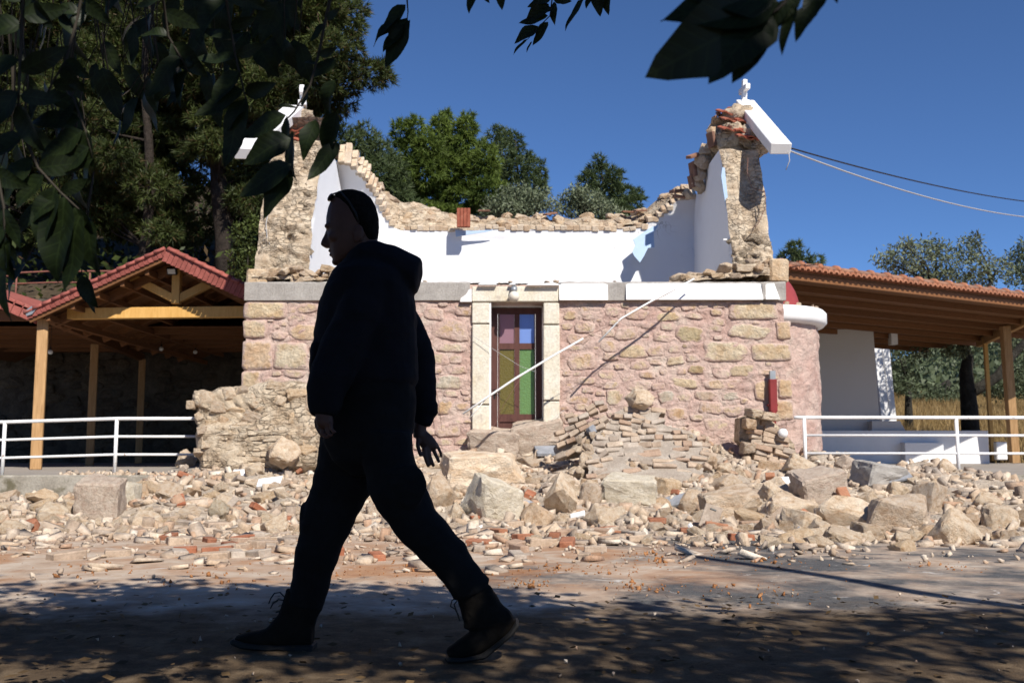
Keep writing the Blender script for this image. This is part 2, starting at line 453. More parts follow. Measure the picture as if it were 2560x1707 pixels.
M['slate'] = stone_mat('grey_slab', [(0.3, (0.20, 0.21, 0.23)), (0.7, (0.32, 0.33, 0.36))], 5, 40, 0.3, 0.01, None)
M['sand'] = stone_mat('orange_sand', [(0.3, (0.30, 0.12, 0.045)), (0.6, (0.42, 0.20, 0.085)), (0.85, (0.47, 0.29, 0.16))], 8, 60, 0.7, 0.02, None)
M['pink_chunk'] = stone_mat('pink_mortar_chunk', [(0.3, (0.42, 0.31, 0.24)), (0.55, (0.55, 0.45, 0.36)), (0.8, (0.62, 0.54, 0.45))], 5, 32, 0.7, 0.025, None)
# ================================================================== the setting
def ground_mat():
    t = NT('road_and_dust')
    co = t.coords(False)
    sx = t.n("ShaderNodeSeparateXYZ"); t.l(co, sx.inputs[0])
    def smooth(sock, lo, hi):
        m = t.n("ShaderNodeMapRange"); m.interpolation_type = 'SMOOTHSTEP'
        m.inputs[1].default_value = lo; m.inputs[2].default_value = hi
        t.l(sock, m.inputs[0]); return m.outputs[0]
    def mul(a, b): return t.mix(1.0, a, b, 'MULTIPLY')
    def addm(a, k, b):
        m = t.n("ShaderNodeMath", operation='MULTIPLY_ADD'); t.l(a, m.inputs[0]); m.inputs[1].default_value = k
        t.l(b, m.inputs[2]); return m.outputs[0]
    fine = t.noise(co, 140, 3, 0.7)
    mid = t.noise(co, 9, 6, 0.6)
    asphalt = t.mix(1.0, t.ramp(mid, [(0.3, (0.075, 0.075, 0.078)), (0.7, (0.115, 0.113, 0.113))]), t.ramp(fine, [(0.3, 0.55), (0.7, 1.5)]), 'MULTIPLY')
    big = t.noise(co, 0.9, 8, 0.62, 0.5)
    # dust from the collapse: thicker to the left and towards the heap
    lean = smooth(sx.outputs[0], 1.7, -1.6)
    near = smooth(sx.outputs[1], 4.2, 8.2)
    d = addm(lean, 0.24, big)
    d2 = addm(near, 0.05, d)
    d3 = addm(t.noise(co, 5.5, 6, 0.7, 0.6), 0.22, d2)
    dust = t.ramp(d3, [(0.58, 0.0), (0.74, 0.96)])
    dustc = t.ramp(t.noise(co, 3.1, 7, 0.65), [(0.3, (0.33, 0.225, 0.155)), (0.45, (0.45, 0.34, 0.255)), (0.6, (0.53, 0.435, 0.345)), (0.75, (0.62, 0.57, 0.50))])
    col = t.mix(dust, asphalt, dustc)
    # orange-red sandy soil spilled from the roof
    o1 = t.noise(co, 1.5, 7, 0.62, 0.8)
    band = mul(smooth(sx.outputs[1], 5.2, 6.2), smooth(sx.outputs[1], 9.6, 7.2))
    band = mul(band, smooth(sx.outputs[0], 2.2, 0.6))
    orange = mul(t.ramp(o1, [(0.44, 0.0), (0.60, 0.8)]), band)
    col = t.mix(orange, col, t.ramp(t.noise(co, 11, 5), [(0.3, (0.30, 0.13, 0.055)), (0.7, (0.43, 0.23, 0.115))]))
    # white lime flecks
    col = t.mix(t.ramp(t.noise(co, 4.4, 6, 0.7, 1.0), [(0.62, 0.0), (0.69, 0.8)]), col, (0.60, 0.57, 0.53))
    # bare earth with leaf litter, widened and darkened to paint deeper tree shade
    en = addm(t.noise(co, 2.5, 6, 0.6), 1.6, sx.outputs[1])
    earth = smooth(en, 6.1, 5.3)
    earth_shade_col = t.mix(1.0, t.ramp(t.noise(co, 6, 8, 0.7), [(0.3, (0.05, 0.034, 0.021)), (0.5, (0.105, 0.072, 0.043)), (0.75, (0.21, 0.155, 0.098))]), t.ramp(fine, [(0.3, 0.7), (0.7, 1.25)]), 'MULTIPLY')
    col = t.mix(earth, col, earth_shade_col)
    n = t.bump(mid, 0.35, 0.03)
    n = t.bump(fine, 0.55, 0.012, n)
    return t.done(t.bsdf(col, 0.92, n, 0.15))
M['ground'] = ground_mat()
g = MB()
xs = [-500, -40] + list(np.linspace(-12, 12, 41)) + [40, 500]
ys = [-500, -20] + list(np.linspace(-2, 16, 46)) + [60, 900]
for y in ys:
    for x in xs:
        z = 0.0
        if -12 < x < 12 and -2 < y < 13.5:
            z = 0.018 * noise.noise(Vector((x * 0.7, y * 0.7, 3))) + 0.008 * noise.noise(Vector((x * 2.2, y * 2.2, 8)))
        g.v.append((x, y, z))
nx = len(xs)
g.f = [(j * nx + i, j * nx + i + 1, (j + 1) * nx + i + 1, (j + 1) * nx + i) for j in range(len(ys) - 1) for i in range(nx - 1)]
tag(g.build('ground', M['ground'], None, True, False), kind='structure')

# raised terrace the chapel and porches stand on
TZ = 0.38
TE = 14.6                                   # front edge
terr = MB()
terr.grid(70, 34, lambda u, v: (-34 + 68 * u, TE + 0.004 + 24 * v, TZ))
terr_o = tag(terr.build('terrace', M['paving'], None, False, False), kind='structure')
kb = MB()
def kerb_pt(u, v):
    x = -34 + 68 * u
    prof = [(TE + 0.26, TZ + 0.012), (TE + 0.02, TZ + 0.014), (TE, TZ - 0.006), (TE - 0.005, TZ * 0.5), (TE - 0.015, -0.05)]
    i = min(int(v * 4 + 1e-6), 4)
    y, z = prof[i]
    n = noise.noise(Vector((x * 1.7, i * 0.9, 2.0)))
    return (x, y + 0.02 * n, z + (0.008 * n if i < 4 else 0))
kb.grid(300, 5, kerb_pt)
kb.build('kerb_wall', M['kerb_concrete'], terr_o, False, True)

# ------------------------------------------------------------------ hillsides behind
def hill_mesh(name, x0, x1, y0, y1, nx, ny, fn, mat, label=None):
    m = MB()
    m.grid(nx, ny, lambda u, v: (x0 + (x1 - x0) * u, y0 + (y1 - y0) * v, fn(x0 + (x1 - x0) * u, y0 + (y1 - y0) * v)))
    return tag(m.build(name, mat, None, True, False), kind='structure')
def sst(a, b, x):
    t = min(1, max(0, (x - a) / (b - a))); return t * t * (3 - 2 * t)
def slope_h(x, y):
    """wooded slope behind the left porch and the chapel"""
    left = 1 - sst(-9, 3, x)
    base = 0.3 + 5.0 * left * sst(30.4, 31.6, y) + (left * 0.30 + 0.06) * max(0, y - 31.5) + 2.2 * (1 - left) * sst(34, 60, y) * (1 - sst(4, 16, x))
    return base + 0.5 * noise.noise(Vector((x * 0.25, y * 0.25, 1))) * sst(31, 34, y)
M['forest_floor'] = stone_mat('forest_floor', [(0.3, (0.035, 0.026, 0.016)), (0.5, (0.075, 0.055, 0.034)), (0.75, (0.13, 0.10, 0.065))], 0.9, 8, 1.0, 0.1, None)
M['bank_earth'] = stone_mat('bank_earth', [(0.3, (0.20, 0.15, 0.10)), (0.6, (0.32, 0.26, 0.19)), (0.8, (0.38, 0.33, 0.26))], 0.8, 12, 0.8, 0.06, None)
hill_mesh('hillside', -45, 14, 30.3, 75, 80, 60, slope_h, M['forest_floor'])
def field_h(x, y):
    return 0.30 + 0.098 * max(0, y - 28) + 0.12 * noise.noise(Vector((x * 0.3, y * 0.3, 5)))
M['field'] = stone_mat('dry_field', [(0.3, (0.24, 0.155, 0.07)), (0.55, (0.34, 0.235, 0.11)), (0.8, (0.40, 0.31, 0.17))], 0.7, 14, 0.9, 0.06, None)
hill_mesh('field', 5.5, 70, 26.5, 78, 60, 50, field_h, M['field'])
def far_h(x, y):
    d = sst(74, 190, y)
    ridge = 6.5 + 15 * sst(45, 115, x) + 2.0 * noise.noise(Vector((x * 0.035, 0.3, 9)))
    return 4.9 + ridge * d + 1.2 * noise.noise(Vector((x * 0.08, y * 0.08, 4))) * d
M['scrub_ground'] = stone_mat('scrub_ground', [(0.3, (0.05, 0.058, 0.025)), (0.55, (0.095, 0.095, 0.042)), (0.8, (0.17, 0.145, 0.08))], 0.25, 3, 1.0, 0.3, None)
hill_mesh('far_hill', 0, 260, 74, 230, 80, 50, far_h, M['scrub_ground'])
# ================================================================== the ruined chapel
FY = 15.5                                     # facade plane
XL, XR = -4.18, 4.28                          # outer faces of the end walls
ZT = 3.38                                     # top of the standing front wall
ZB = 3.085                                    # underside of the concrete band
BYI, BYO = 19.3, 19.95                        # rear wall, inner and outer face
VC, VR, VZ = 17.72, 1.58, 4.78                # vault: axis, radius, springing
chapel = thing('ruined_chapel', (0.05, FY, TZ), 'small ruined stone chapel with collapsed vault and pink mortared facade', 'chapel')

def pink_mat():
    t = NT('pink_mortar')
    co = t.coords(False)
    a = t.noise(co, 2.6, 7, 0.62, 0.5)
    col = t.ramp(a, [(0.25, (0.43, 0.275, 0.225)), (0.42, (0.52, 0.36, 0.305)), (0.56, (0.57, 0.425, 0.36)), (0.70, (0.59, 0.48, 0.40)), (0.85, (0.63, 0.55, 0.45))])
    f = t.noise(co, 38, 7, 0.65)
    col = t.mix(1.0, col, t.ramp(f, [(0.25, 0.75), (0.75, 1.15)]), 'MULTIPLY')
    n = t.bump(t.noise(co, 8, 6, 0.65, 0.8), 1.0, 0.06)
    n = t.bump(f, 0.7, 0.016, n)
    return t.done(t.bsdf(col, 0.92, n, 0.15))
M['mortar_pink'] = pink_mat()
def wall_stone_mat(name, smear, tint=None):
    """limestone face with pink mortar smeared unevenly over it"""
    t = NT(name)
    co = t.coords(True)
    base = t.ramp(t.noise(co, 4.2, 6, 0.62, 0.4), [(0.22, (0.38, 0.25, 0.135)), (0.38, (0.52, 0.39, 0.25)), (0.55, (0.60, 0.50, 0.36)), (0.75, (0.64, 0.57, 0.45))])
    oi = t.n("ShaderNodeObjectInfo")
    tints = [(1, 0.97, 0.93), (1.04, 1.0, 0.93), (0.98, 0.86, 0.78), (1.02, 1.03, 1.04), (0.96, 0.90, 0.84), (1.0, 0.88, 0.82), (0.94, 0.92, 0.9), (1.02, 0.93, 0.86)]
    base = t.mix(1.0, base, t.ramp(oi.outputs["Random"], [(i / len(tints), c) for i, c in enumerate(tints)], 'CONSTANT'), 'MULTIPLY')
    if tint: base = t.mix(1.0, base, tint, 'MULTIPLY')
    f = t.noise(co, 32, 7, 0.66)
    col = t.mix(1.0, base, t.ramp(f, [(0.25, 0.70), (0.75, 1.15)]), 'MULTIPLY')
    at = t.n("ShaderNodeAttribute"); at.attribute_name = 'rim'
    k = t.n("ShaderNodeMath", operation='MULTIPLY_ADD'); t.l(at.outputs["Fac"], k.inputs[0]); k.inputs[1].default_value = 0.42
    t.l(t.noise(co, 8.5, 6, 0.65, 0.6), k.inputs[2])
    pk = t.ramp(t.noise(co, 5, 5), [(0.35, (0.51, 0.35, 0.295)), (0.65, (0.58, 0.45, 0.38))])
    col = t.mix(t.ramp(k.outputs[0], [(0.64 - smear, 0.0), (0.80 - smear, 0.95)]), col, pk)
    n = t.bump(t.noise(co, 11, 6, 0.68, 0.5), 1.0, 0.05)
    n = t.bump(f, 0.8, 0.016, n)
    return t.done(t.bsdf(col, 0.92, n, 0.15))
M['wall_stone'] = wall_stone_mat('facade_stone', 0.215)
M['quoin'] = wall_stone_mat('quoin_stone', 0.03)
M['green_stone'] = wall_stone_mat('olive_stone', 0.05, (0.72, 0.76, 0.70))
M['white_stone'] = wall_stone_mat('white_stone', -0.02, (1.12, 1.2, 1.32))
M['grey_stone'] = wall_stone_mat('grey_stone', 0.08, (0.86, 0.93, 1.08))
M['frame_stone'] = stone_mat('door_frame_stone', [(0.25, (0.54, 0.44, 0.30)), (0.42, (0.65, 0.59, 0.47)), (0.7, (0.71, 0.67, 0.58))], 3.5, 30, 0.45, 0.012, None, spots=(6.5, 0.60, 0.72, (0.47, 0.40, 0.33)))

# --- front wall: uneven mortar bed with the door opening left free
DX0, DX1, DZ = -0.345, 0.49, 3.04
fw = MB()
def bed(x0, x1, z0, z1):
    nu, nv = max(2, int((x1 - x0) / 0.03)), max(2, int((z1 - z0) / 0.022))
    def pt(u, v):
        x, z = x0 + (x1 - x0) * u, z0 + (z1 - z0) * v
        d = 0.022 * noise.noise(Vector((x * 2.6, 0, z * 3.6))) + 0.030 * max(0, noise.noise(Vector((x * 5.5, 3, z * 9.0)))) + 0.012 * noise.noise(Vector((x * 14, 3, z * 22)))
        return (x, FY - max(-0.02, d), z)
    fw.grid(nu, nv, pt)
bed(XL + 0.012, DX0, TZ - 0.1, ZB); bed(DX1, XR - 0.012, TZ - 0.1, ZB); bed(DX0, DX1, DZ, ZB)
for x0, x1 in ((XL + 0.012, DX0), (DX1, XR - 0.012)):            # body behind the bed
    fw.box(((x0 + x1) / 2, FY + 0.36, (TZ - 0.1 + ZT - 0.03) / 2), (x1 - x0, 0.64, ZT - 0.03 - TZ + 0.1))
fw.box(((DX0 + DX1) / 2, FY + 0.36, (DZ + ZT) / 2 - 0.015), (DX1 - DX0 - 0.002, 0.638, ZT - DZ - 0.03))
front_wall = fw.build('front_wall', M['mortar_pink'], chapel, True, False)

def wall_stone(parent, cx, cz, w, h, depth, mat, y=None, blocky=0.0, seed=0):
    """one stone set in the wall: uneven outline, nearly flat worn face, rim sunk in mortar"""
    rr = random.Random(seed)
    n = 20
    ex = 0.62 - 0.34 * blocky
    rot = rr.uniform(-0.16, 0.16) * (1 - blocky); tap = rr.uniform(-0.22, 0.22) * (1 - 0.8 * blocky); shr = rr.uniform(-0.25, 0.25) * (1 - 0.85 * blocky)
    o = Vector((seed * 3.7, seed * 1.3, 0))
    ring = []
    for k in range(n):
        a = 2 * math.pi * k / n
        c, s = math.cos(a), math.sin(a)
        x = math.copysign(abs(c) ** ex, c); z = math.copysign(abs(s) ** ex, s)
        j = 1 + (0.30 - 0.22 * blocky) * noise.noise(Vector((c * 1.6, s * 1.6, 0)) + o) + 0.05 * noise.noise(Vector((c * 5, s * 5, 2)) + o)
        x, z = x * j * (1 + tap * z), z * j
        x += shr * z * h / w
        px_, pz_ = x * w / 2, z * h / 2
        ring.append((px_ * math.cos(rot) - pz_ * math.sin(rot), px_ * math.sin(rot) + pz_ * math.cos(rot)))
    yy = FY if y is None else y
    lev = [(1.06, 0.035, 1.0), (1.0, -0.30 * depth, 1.0), (0.93, -0.85 * depth, 0.6), (0.72, -1.0 * depth, 0.12), (0.38, -1.05 * depth, 0.0)]
    vs, rim = [], []
    for sc, dy, r_ in lev:
        for (x, z) in ring:
            q = 0.35 * depth * noise.noise(Vector((x * 7, z * 9, seed)))
            vs.append((cx + x * sc, yy + dy + (q if dy < 0 else 0), cz + z * sc)); rim.append(r_)
    vs.append((cx, yy - 1.0 * depth, cz)); rim.append(0.0)
    fs = [(i * n + k, i * n + (k + 1) % n, (i + 1) * n + (k + 1) % n, (i + 1) * n + k) for i in range(4) for k in range(n)]
    fs += [(4 * n + k, 4 * n + (k + 1) % n, 5 * n) for k in range(n)]
    m = MB(); m.add(vs, fs)
    ob = m.build('stone', mat, parent, True, True)
    at = ob.data.attributes.new('rim', 'FLOAT', 'POINT'); at.data.foreach_set('value', rim)
    return ob

taken = []
def px_rect(x0, y0, x1, y1, Y=FY):
    a, b = P(x0, y1, Y), P(x1, y0, Y)
    return (a.x + b.x) / 2, (a.z + b.z) / 2, b.x - a.x, b.z - a.z
quoins = [(609, 756, 717, 797), (607, 800, 666, 845), (605, 852, 682, 924), (684, 856, 769, 923), (603, 928, 652, 973), (603, 977, 700, 1030),
          (1822, 757, 1943, 799), (1941, 803, 1976, 848), (1879, 859, 1976, 902), (1946, 948, 1980, 995), (1930, 1000, 1982, 1050)]
named = [(1758, 853, 1866, 904, 'quoin'), (1822, 813, 1922, 848, 'quoin'), (1688, 814, 1760, 854, 'green_stone'), (1666, 891, 1711, 912, 'white_stone'),
         (1720, 913, 1762, 934, 'green_stone'), (1825, 913, 1883, 941, 'quoin'), (1678, 945, 1746, 969, 'quoin'), (1761, 948, 1848, 973, 'wall_stone'),
         (1645, 977, 1686, 1008, 'grey_stone'), (1736, 977, 1788, 1001, 'grey_stone'), (1803, 980, 1848, 1001, 'grey_stone'), (1886, 951, 1919, 1001, 'quoin'),
         (1666, 1018, 1718, 1052, 'wall_stone'), (1516, 974, 1555, 1014, 'quoin'), (1548, 862, 1616, 897, 'quoin'), (1538, 817, 1591, 851, 'wall_stone'),
         (722, 810, 800, 850, 'quoin'), (1088, 938, 1160, 972, 'grey_stone'), (1094, 858, 1165, 880, 'wall_stone'), (1085, 800, 1172, 850, 'wall_stone'),
         (1060, 770, 1110, 800, 'wall_stone'), (1095, 1000, 1130, 1035, 'quoin'), (1410, 778, 1440, 800, 'quoin'), (1455, 784, 1482, 800, 'wall_stone'),
         (1560, 775, 1620, 800, 'wall_stone'), (1640, 780, 1700, 803, 'quoin'), (1420, 880, 1490, 925, 'wall_stone'), (1500, 850, 1540, 880, 'wall_stone')]
sid = 1
for q in quoins:
    cx, cz, w, h = px_rect(*q)
    if q[0] < 660: w += 0.0
    wall_stone(front_wall, cx, cz, w, h, 0.035, M['quoin'], blocky=1.0, seed=sid); sid += 1
    taken.append((cx, cz, w + 0.02, h + 0.02))
for q in named:
    cx, cz, w, h = px_rect(*q[:4])
    wall_stone(front_wall, cx, cz, w, h, 0.024, M[q[4]], blocky=0.15, seed=sid); sid += 1
    taken.append((cx, cz, w + 0.03, h + 0.03))
taken.append(((DX0 + DX1) / 2, 1.9, 1.42, 3.2))
rr = random.Random(5)
for k in range(9000):
    if sid > 300: break
    big = k < 2500
    w = rr.uniform(0.20, 0.42) if big else rr.uniform(0.09, 0.22)
    h = w * rr.uniform(0.38, 0.66)
    cx, cz = rr.uniform(XL + 0.1 + w / 2, XR - 0.1 - w / 2), rr.uniform(0.75, ZB - 0.02 - h / 2)
    if all(abs(cx - a) > (w + c) / 2 * 0.94 + 0.002 or abs(cz - b) > (h + d) / 2 * 0.90 + 0.002 for a, b, c, d in taken):
        wall_stone(front_wall, cx, cz, w, h, rr.uniform(0.010, 0.026), M['wall_stone'], blocky=rr.uniform(0, 0.25), seed=sid); sid += 1
        taken.append((cx, cz, w, h))

# --- end returns of the front wall (outer corner stones seen on edge)
cb = MB()
for (x0, x1) in ((XL - 0.02, -0.66), (0.775, XR + 0.02)):        # grey concrete tie band
    def bp(u, v, x0=x0, x1=x1):
        x = x0 + (x1 - x0) * u
        lv = [(0.0, ZB), (-0.045, ZB + 0.004), (-0.05, ZT - 0.02), (-0.04, ZT), (0.3, ZT + 0.01), (0.66, ZT)]
        i = min(5, int(v * 5 + 1e-6)); dy, z = lv[i]
        k = noise.noise(Vector((x * 6, i * 1.3, 0)))
        return (x, FY + dy + 0.012 * k * (i in (1, 2, 3)), z + (0.018 * k if i >= 2 else 0))
    cb.grid(90, 6, bp)
cb.grid(14, 2, lambda u, v: (-0.66 + 1.435 * u, FY + 0.02 + 0.62 * v, ZT - 0.01 + 0.008 * math.sin(u * 20)))
for x, s in ((XL - 0.02, -1), (XR + 0.02, 1)):
    cb.box((x - s * 0.03, FY + 0.31, (ZB + ZT) / 2), (0.06, 0.68, ZT - ZB - 0.01))
cb.build('concrete_band', M['concrete'], chapel, False, True)

# white cornice strips, broken into pieces
def cornice(x0, x1, y0, y1, cut=0.0, rag=True, depth=0.11):
    """strip between photo columns x0..x1, rows y0..y1"""
    a, b = P(x0, y1, FY - 0.06), P(x1, y0, FY - 0.06)
    m = MB()
    n = max(3, int((b.x - a.x) / 0.06))
    top, bot = [], []
    for i in range(n + 1):
        u = i / n
        x = a.x + (b.x - a.x) * u
        jt = 0.012 * noise.noise(Vector((x * 11, 4, 0)))
        jt2 = 0.0
        if rag and i in (0, n): jt2 = 0.02
        top.append((x - (cut if i == n else 0) + 0.0, b.z - abs(jt) * 1.3 - jt2))
        bot.append((x, a.z))
    prof = lambda x, z, d: (x, FY - d, z)
    poly_f = [prof(x, z, depth) for x, z in bot] + [prof(x, z, depth * 0.55) for x, z in reversed(top)]
    poly_b = [prof(x, z, 0.046) for x, z in bot] + [prof(x, z, 0.046) for x, z in reversed(top)]
    k = len(poly_f)
    nb = n + 1
    fs = [(i, i + 1, k - 2 - i, k - 1 - i) for i in range(n)]
    fs += [(k + i + 1, k + i, 2 * k - 1 - i, 2 * k - 2 - i) for i in range(n)]
    fs += [(i, k + i, k + (i + 1) % k, (i + 1) % k) for i in range(k)]
    m.add(poly_f + poly_b, fs)
    return m.build('cornice', M['white_paint'], chapel, False, True)
cornice(1398, 1519, 708, 751); cornice(1565, 1905, 708, 750); cornice(1913, 1947, 708, 749, cut=0.10)
m = MB(); m.prism([P(x, y, FY - 0.10) for x, y in ((1150, 754), (1179, 754), (1179, 722), (1172, 724), (1165, 736), (1152, 745))], (0, 0.06, 0)); m.build('cornice', M['white_paint'], chapel)
cornice(1196, 1242, 707, 714, depth=0.16); cornice(1272, 1290, 708, 714, depth=0.16); cornice(1316, 1398, 708, 715, depth=0.16)
st = MB(); a, b = P(1905, 750, FY - .06), P(1913, 708, FY - .06)
st.box(((a.x + b.x) / 2, FY - 0.07, (a.z + b.z) / 2), (b.x - a.x - 0.004, 0.05, b.z - a.z - 0.02)); st.build('bare_strip', M['concrete'], chapel)

# --- door surround: jamb blocks and lintel
FR = FY - 0.075
surround = MB()
def px_block(x0, y0, x1, y1, yf, depth, name, mat, parent, bev=0.012, rag=0.0):
    cx, cz, w, h = px_rect(x0, y0, x1, y1, yf)
    m = MB().box((cx, yf + depth / 2, cz), (w, depth, h))
    return m.build(name, mat, parent, False, True, bev)
for q in ((1180, 716, 1396, 754), (1180, 757, 1224, 808), (1180, 811, 1224, 1010), (1180, 1013, 1224, 1135), (1359, 757, 1398, 810), (1359, 813, 1399, 1000), (1359, 1003, 1399, 1130)):
    px_block(*q, FR, 0.30, 'frame_stone', M['frame_stone'], chapel)
rv = MB()                                       # whitewashed reveal
rv.box((DX0 + 0.006, FY + 0.40, 1.7), (0.012, 0.36, 2.66)); rv.box((DX1 - 0.006, FY + 0.40, 1.7), (0.012, 0.36, 2.66))
rv.box(((DX0 + DX1) / 2, FY + 0.40, DZ - 0.006), (DX1 - DX0 - 0.03, 0.36, 0.012))
rv.build('reveal', M['white_paint'], chapel)
jb = MB(); a = P(1224, 757, FR); b = P(1224, 1135, FR)
jb.box((a.x + 0.011, FY + 0.09, (a.z + b.z) / 2), (0.022, 0.27, a.z - b.z)); jb.build('reveal', M['white_paint'], chapel)

# --- the door: brown frame, four tinted panes, lever handle
DY = FY + 0.30
door = MB()
dz0, dz1 = TZ, DZ - 0.02
dw0, dw1 = DX0 + 0.014, DX1 - 0.014
door.box(((dw0 + dw1) / 2, DY + 0.03, dz1 - 0.05), (dw1 - dw0, 0.08, 0.10))
door.box((dw0 + 0.05, DY + 0.03, (dz0 + dz1 - 0.1) / 2), (0.10, 0.08, dz1 - 0.1 - dz0))
door.box((dw1 - 0.05, DY + 0.03, (dz0 + dz1 - 0.1) / 2), (0.10, 0.08, dz1 - 0.1 - dz0))
door_o = door.build('door', M['door_brown'], chapel, False, True, 0.006)
lf = MB()
lx0, lx1 = dw0 + 0.105, dw1 - 0.105
pz = [P(1300, y, DY).z for y in (780, 858, 873, 1035)]
xm0, xm1 = P(1286, 900, DY).x, P(1299, 900, DY).x
px0, px1 = P(1249, 900, DY).x, P(1336, 900, DY).x
zl0, zl1 = dz0 + 0.01, dz1 - 0.105
lf.box(((lx0 + px0) / 2, DY + 0.02, (zl0 + zl1) / 2), (px0 - lx0, 0.045, zl1 - zl0))
lf.box(((px1 + lx1) / 2, DY + 0.02, (zl0 + zl1) / 2), (lx1 - px1, 0.045, zl1 - zl0))
lf.box(((px0 + px1) / 2, DY + 0.02, (pz[0] + zl1) / 2), (px1 - px0, 0.044, zl1 - pz[0]))
lf.box(((px0 + px1) / 2, DY + 0.02, (pz[1] + pz[2]) / 2), (px1 - px0, 0.044, pz[1] - pz[2]))
lf.box(((xm0 + xm1) / 2, DY + 0.02, (pz[2] + pz[3]) / 2), (xm1 - xm0, 0.044, pz[2] - pz[3]))
lf.box(((xm0 + xm1) / 2, DY + 0.02, (pz[0] + pz[1]) / 2), (xm1 - xm0, 0.044, pz[0] - pz[1]))
lf.box(((px0 + px1) / 2, DY + 0.02, pz[3] - 0.06), (px1 - px0, 0.044, 0.12))
lf.box(((px0 + px1) / 2, DY + 0.03, (zl0 + pz[3] - 0.12) / 2), (px1 - px0, 0.02, pz[3] - 0.12 - zl0))
lf.build('door_leaf', M['door_brown'], door_o, False, True)
def pane_mat(name, col, wavy):
    t = NT(name)
    co = t.coords(False)
    v = t.n("ShaderNodeTexVoronoi"); v.inputs["Scale"].default_value = 38
    t.l(co, v.inputs["Vector"])
    n = t.bump(v.outputs["Distance"], 0.6 if wavy else 0.02, 0.01)
    d = t.bsdf(col, 0.12, n, 0.8)
    tr = t.n("ShaderNodeBsdfTranslucent"); tr.inputs[0].default_value = (*[min(1, c * 1.3) for c in col], 1)
    mx = t.n("ShaderNodeMixShader"); mx.inputs[0].default_value = 0.4
    t.l(d.outputs[0], mx.inputs[1]); t.l(tr.outputs[0], mx.inputs[2])
    return t.done(mx)
for (xa, xb, za, zb, nm, col, wv, lab) in ((px0, xm0, pz[1], pz[0], 'pane_pink', (0.38, 0.23, 0.28), 0, 'dusky pink glass pane'), (xm1, px1, pz[1], pz[0], 'pane_blue', (0.25, 0.38, 0.72), 0, 'sky blue glass pane'),
                                  (px0, xm0, pz[3], pz[2], 'pane_yellow', (0.20, 0.165, 0.05), 1, 'olive yellow hammered glass pane'), (xm1, px1, pz[3], pz[2], 'pane_green', (0.19, 0.33, 0.13), 1, 'green hammered glass pane')):
    m = MB().box(((xa + xb) / 2, DY + 0.022, (za + zb) / 2), (xb - xa - 0.001, 0.006, zb - za - 0.001))
    o = m.build('pane', pane_mat(nm, col, wv), door_o); o["label"] = lab
hd = MB(); c = P(1236, 980, DY - 0.03)
hd.tube([(c.x, DY, c.z), (c.x, DY - 0.05, c.z), (c.x + 0.10, DY - 0.055, c.z - 0.005)], 0.009, 8)
hd.box((c.x, DY - 0.006, c.z - 0.03), (0.03, 0.012, 0.15)); hd.build('handle', M['black_metal'], door_o)
# globe lamp on the lintel
def ball(c, r, n=16, m=10, sy=1.0):
    rg = [[Vector(c) + Vector((r * math.sin(math.pi * j / m) * math.cos(2 * math.pi * k / n), r * sy * math.sin(math.pi * j / m) * math.sin(2 * math.pi * k / n), -r * math.cos(math.pi * j / m))) for k in range(n)] for j in range(1, m)]
    return rg
lp = P(1285, 741, FR - 0.09)
lamp = MB().rings(ball(lp, 0.085)).build('globe_lamp', plain_mat('opal_globe', (0.72, 0.66, 0.56), 0.25, 0.03, 4, 0, 40, 0.5), chapel, True)
MB().tube([(lp.x, FR + 0.005, lp.z + 0.13), (lp.x, FR - 0.03, lp.z + 0.13), (lp.x, FR - 0.075, lp.z + 0.115), (lp.x, FR - 0.09, lp.z + 0.07)], [0.055, 0.055, 0.05, 0.045], 12).build('lamp_bracket', M['grey_metal'], lamp, True)

def brick_mesh(name, l, w, h, seed, rag=0.012):
    rr = random.Random(seed)
    m = MB().box((0, 0, 0), (l, w, h))
    m.v = [(x + rr.uniform(-rag, rag), y + rr.uniform(-rag, rag), z + rr.uniform(-rag, rag) * 0.6) for x, y, z in m.v]
    me = m.mesh(name)
    bm = bmesh.new(); bm.from_mesh(me)
    bmesh.ops.bevel(bm, geom=list(bm.edges), offset=min(l, w, h) * 0.12, segments=1, affect='EDGES')
    bm.to_mesh(me); bm.free()
    return me
def with_mat(me, mat):
    me = me.copy(); me.materials.clear(); me.materials.append(mat); return me
